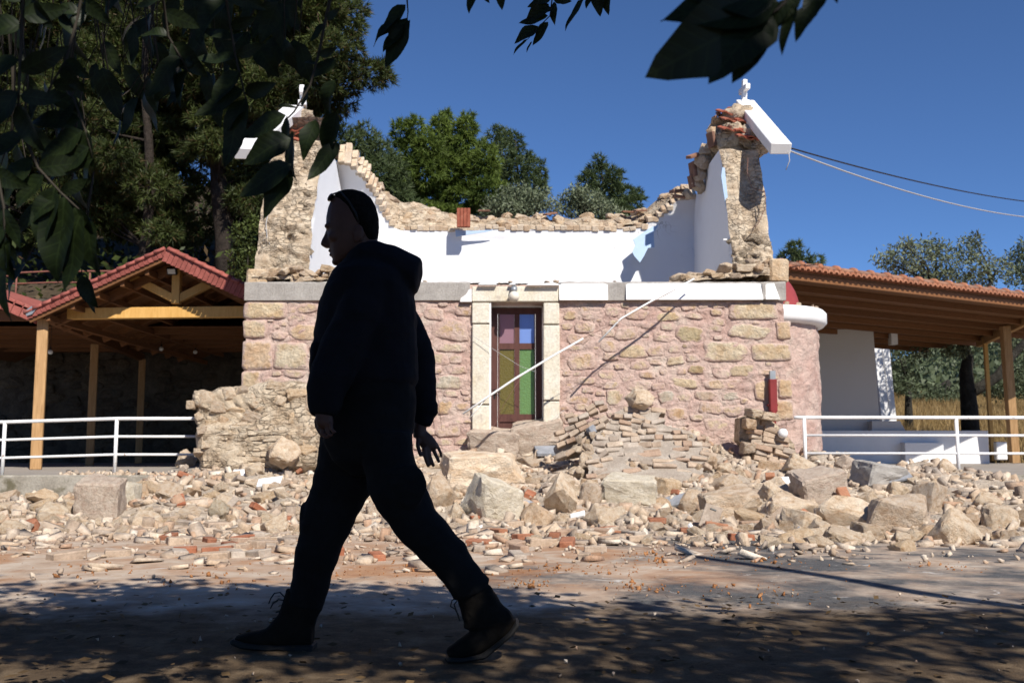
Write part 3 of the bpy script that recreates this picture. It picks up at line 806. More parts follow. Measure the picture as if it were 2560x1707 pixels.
# ------------------------------------------------------------------ rocks
def rock_mesh(name, seed, sub=3, pts=16, nz=0.07, box=0.0, elong=1.0):
    """angular broken rock: convex hull of scattered points, then chipped and roughened"""
    rr = random.Random(seed)
    bm = bmesh.new()
    for k in range(pts):
        if box > 0 and k < 8:
            v = Vector(((k & 1) * 2 - 1, ((k >> 1) & 1) * 2 - 1, ((k >> 2) & 1) * 2 - 1)) * 0.8
            v += Vector((rr.gauss(0, 1), rr.gauss(0, 1), rr.gauss(0, 1))) * (1 - box) * 0.4
        else:
            v = Vector((rr.gauss(0, 1), rr.gauss(0, 1), rr.gauss(0, 1))).normalized() * rr.uniform(0.75, 1.0)
            if box > 0: v *= 0.95
        bm.verts.new(v)
    r = bmesh.ops.convex_hull(bm, input=list(bm.verts))
    bmesh.ops.delete(bm, geom=[v for v in bm.verts if not v.link_faces], context='VERTS')
    if sub > 1:
        bmesh.ops.bevel(bm, geom=list(bm.edges), offset=0.07, segments=1, affect='EDGES', clamp_overlap=True)
        bmesh.ops.triangulate(bm, faces=list(bm.faces))
        for _ in range(sub - 1):
            long = [e for e in bm.edges if e.calc_length() > (0.30 if sub > 2 else 0.5)]
            bmesh.ops.subdivide_edges(bm, edges=long, cuts=1, use_grid_fill=False)
            bmesh.ops.triangulate(bm, faces=list(bm.faces))
    o = Vector((rr.random() * 50, rr.random() * 50, 0))
    for v in bm.verts:
        p = v.co
        d = nz * noise.noise(p * 2.0 + o) + nz * 0.7 * noise.noise(p * 4.6 + o) + nz * 0.5 * noise.noise(p * 10 + o)
        v.co = p * (1 + d)
    ex = [max(abs(v.co[i]) for v in bm.verts) for i in range(3)]
    for v in bm.verts: v.co = Vector((v.co[i] / ex[i] for i in range(3)))
    bmesh.ops.recalc_face_normals(bm, faces=bm.faces)
    me = bpy.data.meshes.new(name)
    bm.to_mesh(me); bm.free()
    me.polygons.foreach_set("use_smooth", [True] * len(me.polygons))
    me.set_sharp_from_angle(angle=R(20 if sub > 3 else 11))
    return me
ROCK = [rock_mesh('rock', s, 4, 20, 0.10) for s in range(10)]
BLOCK = [rock_mesh('block', 20 + s, 4, 11, 0.08, 0.62) for s in range(7)]
MED = [rock_mesh('stone', 40 + s, 3, 20, 0.05) for s in range(10)]
SMALL = [rock_mesh('pebble', 60 + s, 1, 9, 0.0) for s in range(12)]
def mats(meshes, mat): return [with_mat(m, mat) for m in meshes]
ROCK_L, BLOCK_L, MED_L = mats(ROCK, M['rock']), mats(BLOCK, M['rock']), mats(MED, M['rock'])
BLOCK_P, ROCK_P = mats(BLOCK, M['pale']), mats(ROCK, M['pale'])
def rrot(rr): return (rr.uniform(0, 6.28), rr.uniform(0, 6.28), rr.uniform(0, 6.28))

MEDC = mats(MED[:6], M['rubble_core'])
# ------------------------------------------------------------------ end (gable) walls, broken towards the road
def edge_left(z):                            # where the broken face stands, front to back, at height z
    return 15.86 + 0.20 * (z - 3.4) + 0.24 * max(0, z - 4.3) ** 1.3
def edge_right(z):
    return 15.82 + 0.30 * (z - 3.4) + 0.10 * max(0, z - 5.0)
def gable_top(y):                            # roof line of the gable
    return 6.55 - abs(y - 17.45) * 0.80
XIL, XIR = -3.30, 3.58                       # inner (plastered) faces
def end_wall(side):
    xo, xi = (XL, XIL) if side < 0 else (XR - 0.03, XIR)
    ef = edge_left if side < 0 else edge_right
    zs = np.linspace(ZT - 0.02, 6.6, 90)
    core = MB(); pl = MB(); ou = MB()
    rows = []
    nb = 30
    for i, z in enumerate(zs):
        row = []
        for k in range(nb + 1):
            u = k / nb
            x = xo + (xi - xo) * u
            zz = z
            yb = ef(zz)
            # clip against the roof line
            rough = 0.12 * noise.noise(Vector((x * 3.0, zz * 3.2, 7 + side))) + 0.09 * noise.noise(Vector((x * 7.5, zz * 8.5, 2))) + 0.05 * noise.noise(Vector((x * 17, zz * 19, 4)))
            edge = 0.06 * (1 - min(1, 4 * min(u, 1 - u)))
            hollow = 0.0
            if side > 0:                     # smooth hollow scar of the fallen vault rib
                hollow = 0.16 * math.exp(-((u - 0.42) / 0.22) ** 2) * sst(3.95, 4.3, zz) * (1 - sst(5.9, 6.2, zz))
                rough *= 1 - 0.78 * sst(4.0, 4.4, zz)
            if side < 0: rough *= 0.75
            wob = 0.035 * noise.noise(Vector((zz * 3.1, 5 + side, u * 0.5))) * (1 if k in (0, nb) else 0)
            row.append((x + wob, yb + rough + edge + hollow, zz))
        rows.append(row)
    vs = [p for r in rows for p in r]
    core.add(vs, [(i * (nb + 1) + k, i * (nb + 1) + k + 1, (i + 1) * (nb + 1) + k + 1, (i + 1) * (nb + 1) + k) for i in range(len(zs) - 1) for k in range(nb)
                  if ef(zs[i + 1]) < BYI and (zs[i + 1] < gable_top(ef(zs[i + 1])) )])
    core_o = core.build('broken_wall', M['rubble_core'], chapel, True, False)
    rs = random.Random(60 + side)
    for k in range(75 if side < 0 else 40):   # stones of the wall core showing in the break
        z = rs.uniform(ZT + 0.02, 6.1 if side < 0 else 4.25); u = rs.uniform(0.04, 0.96)
        if z >= gable_top(ef(z)) - 0.05: continue
        w = rs.uniform(0.05, 0.15)
        inst('stone', MEDC[k % len(MEDC)], TRS((xo + (xi - xo) * u, ef(z) + 0.075, z), (rs.uniform(-.3, .3), rs.uniform(-.4, .4), rs.uniform(-.4, .4)), (w, 0.07, w * rs.uniform(0.45, 0.7))), core_o)
    # inner plaster and outer face as fans behind the broken edge
    def face(x, mat, name, cut):
        m = MB()
        vs, fs = [], []
        ny = 26
        for i, z in enumerate(zs):
            ya = rows[i][nb if cut else 0][1] + (0.012 if cut else 0.0)
            yb = BYO - 0.02 if not cut else BYI + 0.02
            yb = min(yb, 17.45 + max(0.02, (6.62 - z) / 0.66))
            for j in range(ny + 1):
                vs.append((x if j else rows[i][nb if cut else 0][0] + (0.004 * side if cut else 0), ya + (max(yb, ya + 0.01) - ya) * j / ny, z))
        for i in range(len(zs) - 1):
            if zs[i + 1] >= max(gable_top(ef(zs[i + 1])), 6.5 if ef(zs[i + 1]) < 17.4 and cut is None else 0): continue
            for j in range(ny):
                a = i * (ny + 1) + j
                fs.append((a, a + 1, a + ny + 2, a + ny + 1))
        m.add(vs, fs)
        return m.build(name, mat, chapel, False, False)
    face(xi, M['plaster'], 'inner_plaster', True)
    face(xo, M['rubble_core'], 'outer_face', False)
    # roof edge of the rear half, closing the wall
    cap = MB()
    cap.grid(8, 20, lambda u, v: (xo + (xi - xo) * u, 17.3 + (BYO - 17.3) * v, 6.60 - 0.66 * (17.3 + (BYO - 17.3) * v - 17.45) - 0.02 + 0.03 * noise.noise(Vector((u * 5, v * 9, 3)))))
    cap.build('wall_head', M['rubble_core'], chapel, False, False)
    # lower part of the wall, behind the front wall
    lo = MB().box(((xo + xi) / 2, (FY + 0.69 + BYO) / 2, (TZ + ZT - 0.02) / 2), (abs(xi - xo), BYO - FY - 0.69, ZT - 0.02 - TZ))
    lo.build('lower_wall', M['rubble_core'], chapel)
end_wall(-1); end_wall(1)

# ------------------------------------------------------------------ rear wall and what is left of the vault
def theta_edge(x):
    """how far the vault still stands (angle from the rear springing)"""
    l = sst(-2.15, -3.25, x) if x < -2 else 0
    r = sst(2.35, 3.62, x)
    return R(11.5) + R(52) * (l ** 1.0) + R(25) * r + R(2.0) * noise.noise(Vector((x * 1.5, 1, 1))) + R(1.0) * noise.noise(Vector((x * 7.5, 4, 1))) * (1 if abs(x) > 2 else 0.3)
nvx, nth = 120, 24
va = MB()
def vault_pt(x, th, r): return Vector((x, VC + r * math.cos(th), VZ + r * math.sin(th)))
def vp(u, v):
    x = XIL - 0.03 + (XIR - XIL + 0.06) * u
    th = theta_edge(x)
    k = 0.012 * noise.noise(Vector((x * 1.3, v * 3, 2)))
    if v < 0.3:
        z = TZ + (VZ - TZ) * v / 0.3
        return (x, BYI + k, z)
    return tuple(vault_pt(x, th * (v - 0.3) / 0.7, VR + k))
va.grid(nvx, nth, vp)
va.build('vault_plaster', M['plaster'], chapel, True, False)
rw = MB()                                        # outer body of the rear wall
rw.box((0.05, (BYI + BYO) / 2 + 0.03, (TZ + 4.9) / 2), (XR - XL - 0.1, BYO - BYI - 0.06, 4.9 - TZ)); rw.build('rear_wall', M['rubble_core'], chapel)

VBR = [with_mat(brick_mesh('vault_brick', 0.128, 0.25, 0.12, s, 0.007), M['vault_brick']) for s in range(5)]
# brick ring along the broken edge of the vault
vedge = MB()
xs_ = np.linspace(XIL, XIR, 160)
vedge.grid(160, 3, lambda u, v: tuple(vault_pt(XIL + (XIR - XIL) * u, theta_edge(XIL + (XIR - XIL) * u) - R(1.2), VR - 0.005 + 0.24 * v)))
vault_edge = vedge.build('vault_edge', M['rubble_core'], chapel, False, False)
def vault_frame(x):
    e = 0.02
    p0 = vault_pt(x - e, theta_edge(x - e), VR + 0.10); p1 = vault_pt(x + e, theta_edge(x + e), VR + 0.10)
    t = (p1 - p0).normalized()
    th = theta_edge(x)
    rad = Vector((0, math.cos(th), math.sin(th)))
    return (p0 + p1) / 2, t, rad
rr = random.Random(3)
x = XIL + 0.06; s = 0
while x < XIR - 0.03:
    c, t, rad = vault_frame(x)
    tang = Vector((0, -math.sin(theta_edge(x)), math.cos(theta_edge(x))))
    steep = abs(t.z) > 0.35 or abs(t.y) > 0.4
    ax = Vector((1, 0, 0)); w2 = rad; u3 = tang
    mt = Matrix((ax, w2, u3)).transposed().to_4x4()
    mt = Matrix.Translation(c + tang * (rr.uniform(-0.05, 0.05) if abs(x) > 2.2 else rr.uniform(-0.015, 0.02)) + rad * rr.uniform(-0.02, 0.02)) @ mt @ Matrix.Rotation(rr.gauss(0, 0.09 if abs(x) > 2.2 else 0.03), 4, 'Y') @ Matrix.Rotation(rr.gauss(0, 0.08 if abs(x) > 2.2 else 0.03), 4, 'X') @ Matrix.Diagonal((1, 1, rr.uniform(0.6, 1.1), 1))
    inst('brick', VBR[s % 5], mt, vault_edge)
    if x > 2.2 or x < -2.4:                     # more courses show where the vault stands higher
        for q in range(1, 2):
            inst('brick', VBR[(s + q) % 5], Matrix.Translation(rad * 0.235 * q + tang * rr.uniform(-0.06, 0.03)) @ mt, vault_edge)
    x += 0.124 * max(0.26, abs(t.x)) * rr.uniform(0.95, 1.06); s += 1
print('vault bricks', s)

# loose fill above the vault haunch: mortared rubble with stones and a few bricks
fill = MB()
def fill_top(x):
    return 5.42 + 0.42 * sst(-0.6, -2.6, x) + 0.5 * sst(-2.4, -3.3, x) + 0.55 * sst(2.2, 3.5, x) + 0.10 * noise.noise(Vector((x * 3, 0, 5)))
def fp(u, v):
    x = XIL - 0.1 + (XIR - XIL + 0.2) * u
    th = theta_edge(x)
    a = vault_pt(x, th + R(1.5), VR + 0.21); tz = max(fill_top(x), a.z + 0.05)
    pts = [a, Vector((x, min(a.y + 0.16, BYO - .2), a.z + 0.6 * (tz - a.z))), Vector((x, min(a.y + 0.34, BYO - .08), tz)), Vector((x, BYO - 0.01, tz - 0.03)), Vector((x, BYO - 0.0, 4.6))]
    i = min(4, int(v * 4 + 1e-6))
    n = 0.05 * noise.noise(Vector((x * 6, i * 2.2, 1))) if i in (1, 2, 3) else 0
    return tuple(pts[i] + Vector((0, n, n)))
fill.grid(130, 5, fp)
fill_o = fill.build('vault_fill', M['rubble_core'], chapel, True, False)
rr = random.Random(9)
for k in range(120):
    x = rr.uniform(XIL + 0.02, XIR - 0.02)
    a = vault_pt(x, theta_edge(x), VR + 0.22); tz = max(fill_top(x), a.z + 0.05)
    u = rr.random() ** 0.7
    c = Vector((x, min(a.y + 0.05 + 0.34 * u, BYO - 0.1), a.z + 0.04 + (tz - a.z) * u * 0.95))
    sz = rr.uniform(0.06, 0.16)
    inst('stone', rr.choice(MED_L), TRS(c, (rr.uniform(-.4, .4), rr.uniform(-.4, .4), rr.uniform(0, 6.28)), (sz * rr.uniform(1, 1.5), sz, sz * rr.uniform(0.55, 0.85))), fill_o)

# terracotta bits: hollow tile on the edge, roof tiles left on the gable tips
TILE = with_mat(brick_mesh('tile', 0.30, 0.26, 0.055, 77, 0.006), M['terracotta'])
TILE_S = with_mat(brick_mesh('tile', 0.24, 0.20, 0.035, 78, 0.008), M['tile_brown'])
c = P(1160, 550, 19.05)
tl = MB()
for i in range(4):
    tl.box((c.x - 0.098 + 0.0655 * i, c.y - 0.17, c.z), (0.060, 0.10, 0.37))
tl.box((c.x, c.y - 0.13, c.z), (0.25, 0.05, 0.36))
o = tl.build('hollow_tile', M['terracotta'], vault_edge, False, True, 0.006); o["label"] = 'red ribbed hollow tile standing on the vault edge'
for (px, py, Y, ry, rz) in ((935, 478, 19.1, -0.1, 0.2), (880, 400, 18.9, 0.9, 0.1), (900, 445, 19.0, 0.5, 0.3), (1375, 535, 19.6, -0.25, 0.4), (1210, 527, 19.6, 0.0, 0.0), (1570, 530, 19.6, 0.05, 0.1), (1600, 527, 19.5, -0.05, 0.2)):
    inst('roof_tile', TILE_S, TRS(P(px, py, Y), (0.2, ry, rz)), fill_o)
# right gable tip: stacked tiles and clods
tip = MB()
for sd in (-1, 1):
    pass
rr = random.Random(31)
def gable_tip(side, pxs, label):
    pts = []
    m = MB()
    for (px, py, Y, r) in pxs:
        c = P(px, py, Y)
        pts.append((c, r))
    me = MB()
    for c, r in pts:
        rk = rock_mesh('clod', rr.randrange(9999), 4, 18, 0.22)
        sc = Matrix.Diagonal((r, r * 0.9, r * 0.85))
        vs = [c + sc @ v.co for v in rk.vertices]
        me.add(vs, [tuple(p.vertices) for p in rk.polygons])
        bpy.data.meshes.remove(rk)
    return me.build('clod_mass', M['rubble_core'], chapel, True, False)
tipR = gable_tip(1, ((1845, 300, 17.6, 0.36), (1830, 345, 17.3, 0.38), (1880, 350, 17.2, 0.34), (1800, 365, 17.4, 0.24), (1905, 370, 17.0, 0.22), (1850, 385, 17.3, 0.34), (1795, 330, 17.6, 0.16)), '')
tipL = gable_tip(-1, ((745, 330, 17.9, 0.34), (760, 300, 18.0, 0.26), (735, 365, 17.9, 0.34), (790, 345, 18.2, 0.28), (825, 380, 18.6, 0.24)), '')
def wave_tile(w, l):
    """curved clay roof tile"""
    m = MB()
    n = 14
    top = [(l * (i / n - 0.5), 0.022 * math.sin(i / n * 2 * math.pi * 1.5)) for i in range(n + 1)]
    poly = [(x, -w / 2, z + 0.012) for x, z in top] + [(x, -w / 2, z - 0.012) for x, z in reversed(top)]
    m.prism(poly, (0, w, 0))
    return with_mat(m.mesh('roof_tile'), M['terracotta'])
WT_ = wave_tile(0.34, 0.40)
for i, (px, py, Y, rz, ry) in enumerate(((1822, 281, 17.5, 0.15, 0.05), (1850, 276, 17.6, 0.1, 0.1), (1830, 300, 17.3, 0.2, 0.05), (1862, 303, 17.35, 0.15, 0.12), (1828, 322, 17.1, 0.15, 0.0), (1858, 328, 17.1, 0.2, 0.1), (1868, 343, 16.95, 0.1, 0.15), (1890, 345, 16.95, 0.15, 0.12))):
    inst('roof_tile', WT_, TRS(P(px, py, Y), (0.42, ry, rz)), tipR)
for (px, py, Y, rx, ry, rz, sc) in ((1778, 350, 17.3, 0.2, 1.35, 0.5, 1.1), (1735, 390, 17.7, 0.3, -0.35, 0.2, 1.0), (1732, 425, 17.9, 0.1, 1.45, 0.3, 1.2), (1728, 455, 18.0, 0.1, 1.4, 0.3, 1.0), (1695, 478, 18.5, 0.2, -0.15, 0.2, 1.15), (1700, 492, 18.5, 0.2, 0.1, 0.2, 1.0), (1790, 305, 17.6, 0.2, 1.2, 0.3, 0.9), (1800, 290, 17.6, .3, .9, .2, .8)):
    inst('roof_tile', TILE_S, TRS(P(px, py, Y), (rx, ry, rz), (sc, sc, sc * 1.6)), tipR)
for (px, py, Y, r) in ((1757, 400, 17.7, 0.17), (1750, 435, 17.9, 0.18), (1762, 375, 17.6, 0.15), (1745, 460, 18.0, 0.16), (1785, 330, 17.5, 0.16), (1722, 485, 18.4, 0.12), (1750, 470, 18.1, 0.12)):
    inst('stone', rr.choice(MED_L), TRS(P(px, py, Y), rrot(rr), (r, r * .9, r * .85)), tipR)
for (px, py, Y, rx, ry, rz) in ((762, 312, 17.7, 0.45, -0.1, -0.1), (770, 330, 17.6, 0.45, -0.1, -0.1), (745, 322, 17.6, .45, -.1, -.1), (755, 346, 17.5, .45, -.1, 0)):
    inst('roof_tile', WT_, TRS(P(px, py, Y), (rx, ry, rz)), tipL)

# raking white copings with crosses
def coping(side, a, b, w, h):
    """slab along the gable slope from ridge a to lower end b"""
    a, b = Vector(a), Vector(b)
    t = (b - a).normalized(); sx = Vector((1, 0, 0)); sx = (sx - t * sx.dot(t)).normalized(); u = sx.cross(t)
    if u.z < 0: u = -u
    m = MB()
    n = 14
    rg = []
    for i in range(n + 1):
        p = a + (b - a) * (i / n)
        j = 0.008 * noise.noise(Vector((i * 1.3, side * 5, 0)))
        rg.append([p + sx * (k * w / 2) + u * (q * h / 2 + j) for k, q in ((-1, -1), (1, -1), (1.04, 0.9), (-1.04, 1))])
    m.rings(rg)
    return m.build('coping', M['white_paint'], chapel, False, True, 0.012)
aR, bR = P(1862, 262, 18.0), P(1952, 372, 15.6)
copR = coping(1, aR, bR, 0.33, 0.19)
aL, bL = P(738, 275, 18.0), P(610, 384, 15.6)
copL = coping(-1, aL, bL, 0.34, 0.19)
def cross(px, y0, y1, Y, par, tilt):
    a, b = P(px, y1, Y), P(px, y0, Y)
    h = b.z - a.z
    m = MB().box((0, 0, h / 2), (0.085, 0.09, h)).box((0.0, 0.0, h * 0.62), (0.088, 0.36, 0.11)).box((0, 0, h * .04), (.15, .2, .1))
    o = m.build('cross', M['white_paint'], par, False, True, 0.008)
    o.matrix_basis = TRS(a, (0.0, tilt, 0.16))
cross(1860, 200, 262, 17.95, copR, 0.05); cross(756, 214, 262, 17.95, copL, -0.05)

# blue-painted strip of plaster still standing on the inner edge of the right gable
m = MB()
pts = [(1806, 418), (1812, 420), (1822, 520), (1826, 560), (1821, 560), (1812, 500), (1803, 440)]
m.prism([P(x, y, 16.35) for x, y in pts], (0, 0.03, 0)); m.build('plaster_edge', M['plaster_blue'], chapel)
# hanging flake of blue plaster on the rear wall and fragments
fl = MB()
poly = [(1583, 599), (1602, 585), (1632, 566), (1646, 563), (1634, 583), (1636, 618), (1620, 620), (1610, 640), (1600, 656), (1586, 640), (1581, 630), (1588, 612)]
fl.prism([P(x, y, 18.98 - 0.0012 * (y - 565)) for x, y in poly], (0, 0.03, 0.0)); o = fl.build('plaster_flake', M['plaster_blue'], chapel); o["label"] = 'hanging flake of pale blue plaster'
fl = MB(); poly = [(958, 575), (985, 572), (1008, 580), (1002, 590), (988, 606), (975, 600), (968, 590)]
fl.prism([P(x, y, 18.93) for x, y in poly], (0, 0.03, 0.02)); fl.build('plaster_flake', M['plaster'], chapel)
fl = MB(); poly = [(1138, 575), (1180, 577), (1235, 575), (1215, 580), (1175, 586), (1140, 592)]
fl.prism([P(x, y, 19.12) for x, y in poly], (0, 0.02, 0.0)); fl.build('plaster_flake', M['plaster_blue'], chapel)
# small white post inside by the right gable
a, b = P(1823, 600, 16.22), P(1823, 665, 16.22)
pc = MB().box(((a.x), 16.2, (a.z + b.z) / 2), (0.035, 0.05, a.z - b.z + 0.08)).box((a.x - 0.045, 16.2, a.z + 0.0), (0.12, 0.05, 0.025)); pc.build('white_bracket', M['plastic'], chapel)
a = P(855, 462, 19.75); MB().box((a.x + .35, 19.85, a.z - 0.05), (0.10, 0.10, 0.42)).build('roof_vent', M['plastic'], fill_o)

# stones lying on the wall head, left and right, and the big corner block
rr = random.Random(12)
wh = MB()
def whp(x0, x1, hmax):
    def f(u, v):
        x = x0 + (x1 - x0) * u
        h = hmax(u) * math.sin(math.pi * min(1, v * 0.9 + 0.1)) + 0.03 * noise.noise(Vector((x * 6, v * 5, 2)))
        return (x, FY - 0.02 + 0.62 * v, ZT - 0.01 + max(0, h))
    return f
wh.grid(40, 12, whp(-4.1, -2.6, lambda u: 0.30 * (1 - u * 0.7))); wh.build('wall_head_rubble', M['rubble_core'], chapel, True, False)
wh = MB(); wh.grid(40, 12, whp(2.7, 4.1, lambda u: 0.08 + 0.34 * u))
wall_head = wh.build('wall_head_rubble', M['rubble_core'], chapel, True, False)
for k in range(110):
    if k % 5 < 2: u = rr.random(); x = -4.05 + 1.5 * u; hm = 0.28 * (1 - u * 0.7)
    elif k % 5 < 4: u = rr.random(); x = 2.6 + 1.45 * u; hm = 0.08 + 0.32 * u
    else: x = rr.uniform(-2.5, 2.6); hm = 0.0
    y = FY + rr.uniform(0.0, 0.40); sz = rr.uniform(0.04, 0.11) if hm else rr.uniform(0.02, 0.045)
    inst('stone', rr.choice(MED_L), TRS((x, y, ZT + 0.02 + hm * rr.uniform(0.2, 1.0)), (rr.uniform(-.5, .5), rr.uniform(-.5, .5), rr.uniform(0, 6.3)), (sz * 1.5, sz, sz * 0.75)), wall_head)
for (px, py, w, h, ry) in ((1722, 700, 22, 7, 0.1), (1860, 672, 55, 18, 0.1), (1790, 690, 40, 14, -0.1), (1905, 676, 40, 16, 0.1), (1838, 690, 35, 12, 0), (690, 686, 45, 12, -0.55), (728, 672, 45, 10, 0.45), (770, 695, 45, 20, 0), (818, 672, 36, 18, 0.1), (745, 700, 40, 18, .2)):
    c = P(px, py, FY + 0.05); s_ = S(FY)
    inst('stone', rr.choice(BLOCK_L), TRS(c, (0.1, ry, rr.uniform(-.3, .3)), (w * s_ / 2 * 1.1, 0.09, h * s_ / 2 * 1.2)), wall_head)
cx, cz, w, h = px_rect(1925, 646, 1971, 706, FY - 0.03)
cbk = inst('corner_block', with_mat(brick_mesh('corner_block', w, 0.42, h, 4, 0.012), M['quoin']), TRS((cx, FY + 0.18, cz), (0, 0.02, 0.05)), chapel)
cx, cz, w, h = px_rect(613, 672, 668, 712, FY)
inst('corner_block', with_mat(brick_mesh('corner_block', w, 0.36, h, 5, 0.012), M['quoin']), TRS((cx, FY + 0.18, cz), (0, 0.0, 0.0)), chapel)

# ------------------------------------------------------------------ apse on the right end
AC, AR = (4.24, 17.72), 1.19
ap = MB()
def ap_pt(r, z0, z1, rough, zn=0.0):
    def f(u, v):
        a = -math.pi / 2 + math.pi * u
        z = z0 + (z1 - z0) * v
        k = rough * (noise.noise(Vector((a * 4, z * 3.2, 3))) + 0.5 * noise.noise(Vector((a * 11, z * 10, 6))))
        return (AC[0] + (r + k) * math.cos(a), AC[1] + (r + k) * math.sin(a), z)
    return f
ap.grid(60, 70, ap_pt(AR, TZ - 0.05, 2.94, 0.045))
ap.build('apse_wall', M['mortar_pink'], chapel, True, False)
ac = MB()
prof = [(1.17, 2.88), (1.29, 2.90), (1.345, 2.96), (1.345, 3.12), (1.30, 3.17), (0.6, 3.20)]
n = 48
ac.add([(AC[0] + r * math.cos(-math.pi / 2 + math.pi * i / n), AC[1] + r * math.sin(-math.pi / 2 + math.pi * i / n), z) for i in range(n + 1) for r, z in prof],
       [(i * 6 + k, (i + 1) * 6 + k, (i + 1) * 6 + k + 1, i * 6 + k + 1) for i in range(n) for k in range(5)])
ac.build('apse_cornice', M['white_paint'], chapel, True, False)
ad = MB()
ad.grid(30, 12, lambda u, v: (AC[0] + 0.90 * math.cos(v * math.pi / 2) * math.cos(-math.pi / 2 + math.pi * u), AC[1] + 0.90 * math.cos(v * math.pi / 2) * math.sin(-math.pi / 2 + math.pi * u), 3.18 + 0.92 * math.sin(v * math.pi / 2)))
ad.build('apse_dome', M['dome_red'], chapel, True, False)
rr = random.Random(2)
for k in range(9):
    a = rr.uniform(-1.3, 0.2)
    inst('stone', rr.choice(MED_L), TRS((AC[0] + 1.2 * math.cos(a), AC[1] + 1.2 * math.sin(a), 3.20), rrot(rr), (0.05, 0.04, 0.035)), chapel)
c = P(2041, 962, 17.5)
bx = MB().box((c.x, c.y, c.z), (0.10, 0.12, 0.17)).build('junction_box', M['plastic'], chapel, False, True, 0.01)
# red downpipe cut short
dp = MB(); a, b = P(1931, 948, FY - 0.10), P(1931, 1030, FY - 0.10)
dp.box((a.x, FY - 0.10, (a.z + b.z) / 2), (0.115, 0.10, a.z - b.z)); dp_o = dp.build('downpipe', M['pipe_red'], chapel, False, True, 0.012)
MB().box((a.x, FY - 0.10, a.z + 0.06), (0.085, 0.075, 0.14)).build('pipe_stub', M['grey_metal'], dp_o)
MB().box((a.x, FY - 0.055, b.z + 0.11), (0.15, 0.115, 0.03)).build('pipe_clip', M['pipe_red'], dp_o)
MB().tube([(a.x, FY - 0.10, b.z + 0.02), (a.x - 0.01, FY - 0.13, b.z - 0.09), (a.x - 0.04, FY - 0.2, b.z - 0.2)], 0.05, 10).build('pipe_elbow', M['pipe_red'], dp_o, True)
# conduit and cables torn from the wall
cd = MB()
cd.tube([P(1735, 697, 15.20), P(1692, 720, 15.0), P(1630, 752, 14.85), P(1553, 796, 14.75), P(1497, 855, 14.72)], [0.014] * 5, 6)
o = tag(cd.build('white_conduit', M['plastic'], None, True), 'short white plastic conduit sagging from the cornice over the facade', 'conduit')
cd = MB()
cd.tube([P(1458, 846, 14.6), P(1390, 885, 14.5), P(1290, 945, 14.4), P(1215, 995, 14.35), P(1157, 1035, 14.35)], [0.014, 0.016, 0.017, 0.016, 0.015], 6)
o = tag(cd.build('white_conduit', M['plastic'], None, True), 'long white plastic conduit hanging across the brown door', 'conduit')
MB().tube([P(1692, 722, 14.98), P(1560, 796, 14.72), P(1458, 846, 14.6)], 0.0035, 5).build('inner_cable', M['cable_brown'], o, True)
MB().tube([P(1225, 985, 14.38), P(1195, 1020, 14.36), P(1173, 1046, 14.35)], 0.007, 5).build('loose_end', M['plastic'], o, True)
for i, (pts, mt, lb) in enumerate((([(1182, 840), (1245, 880), (1300, 915), (1340, 930)], 'cable_grey', 'thin grey cable slanting across the door surround'),
                      ([(1308, 935), (1260, 1010), (1225, 1085), (1196, 1150)], 'cable_brown', 'thin brown cable hanging down in front of the door'),
                      ([(1410, 1025), (1385, 1045), (1370, 1060)], 'cable_grey', 'short grey cable end beside the door jamb on the right'),
                      ([(1050, 810), (1075, 900), (1095, 1000), (1105, 1075)], 'cable_brown', 'thin dark cable hanging down the pink wall beside the door'))):
    tag(MB().tube([P(x, y, FY - 0.13 - 0.03 * k) for k, (x, y) in enumerate(pts)], 0.0032, 5).build('loose_cable', M[mt], None, True), lb, 'cable')
MB().tube([P(672, 520, 16.1), P(665, 560, 16.05), P(668, 595, 16.0), P(676, 615, 16.0)], 0.008, 5).build('wall_cable', M['cable_grey'], chapel, True)
MB().tube([P(1870, 395, 16.25), P(1868, 430, 16.2), P(1880, 470, 16.15), P(1912, 480, 16.1), P(1915, 515, 16.05), P(1895, 560, 15.98), P(1880, 572, 15.95)], 0.007, 5).build('wall_cable', M['cable_brown'], chapel, True)
# ================================================================== the rubble heap
HX = [-14, -8, -6.2, -5.2, -4.4, -3.6, -2.6, -1.6, -0.6, 0.2, 0.9, 1.6, 2.2, 2.8, 3.4, 4.0, 4.6, 5.4, 6.2, 7.2, 9, 14]
HT = [0.06, 0.08, 0.10, 0.22, 0.62, 0.80, 0.80, 0.72, 0.76, 0.80, 0.92, 1.10, 1.12, 0.95, 0.74, 0.70, 0.62, 0.58, 0.48, 0.34, 0.24, 0.16]
HTOE = [9.4, 9.2, 9.1, 9.0, 9.0, 9.0, 9.0, 8.9, 8.8, 8.6, 8.5, 8.4, 8.3, 8.2, 8.1, 8.0, 8.0, 8.0, 8.0, 8.2, 8.6, 9.2]
HPOW = [0.8, 0.8, 0.8, 0.9, 1.4, 1.6, 1.7, 1.7, 1.8, 1.9, 2.0, 2.2, 2.2, 1.9, 1.5, 1.3, 1.0, 0.9, 0.8, 0.8, 0.8, 0.8]
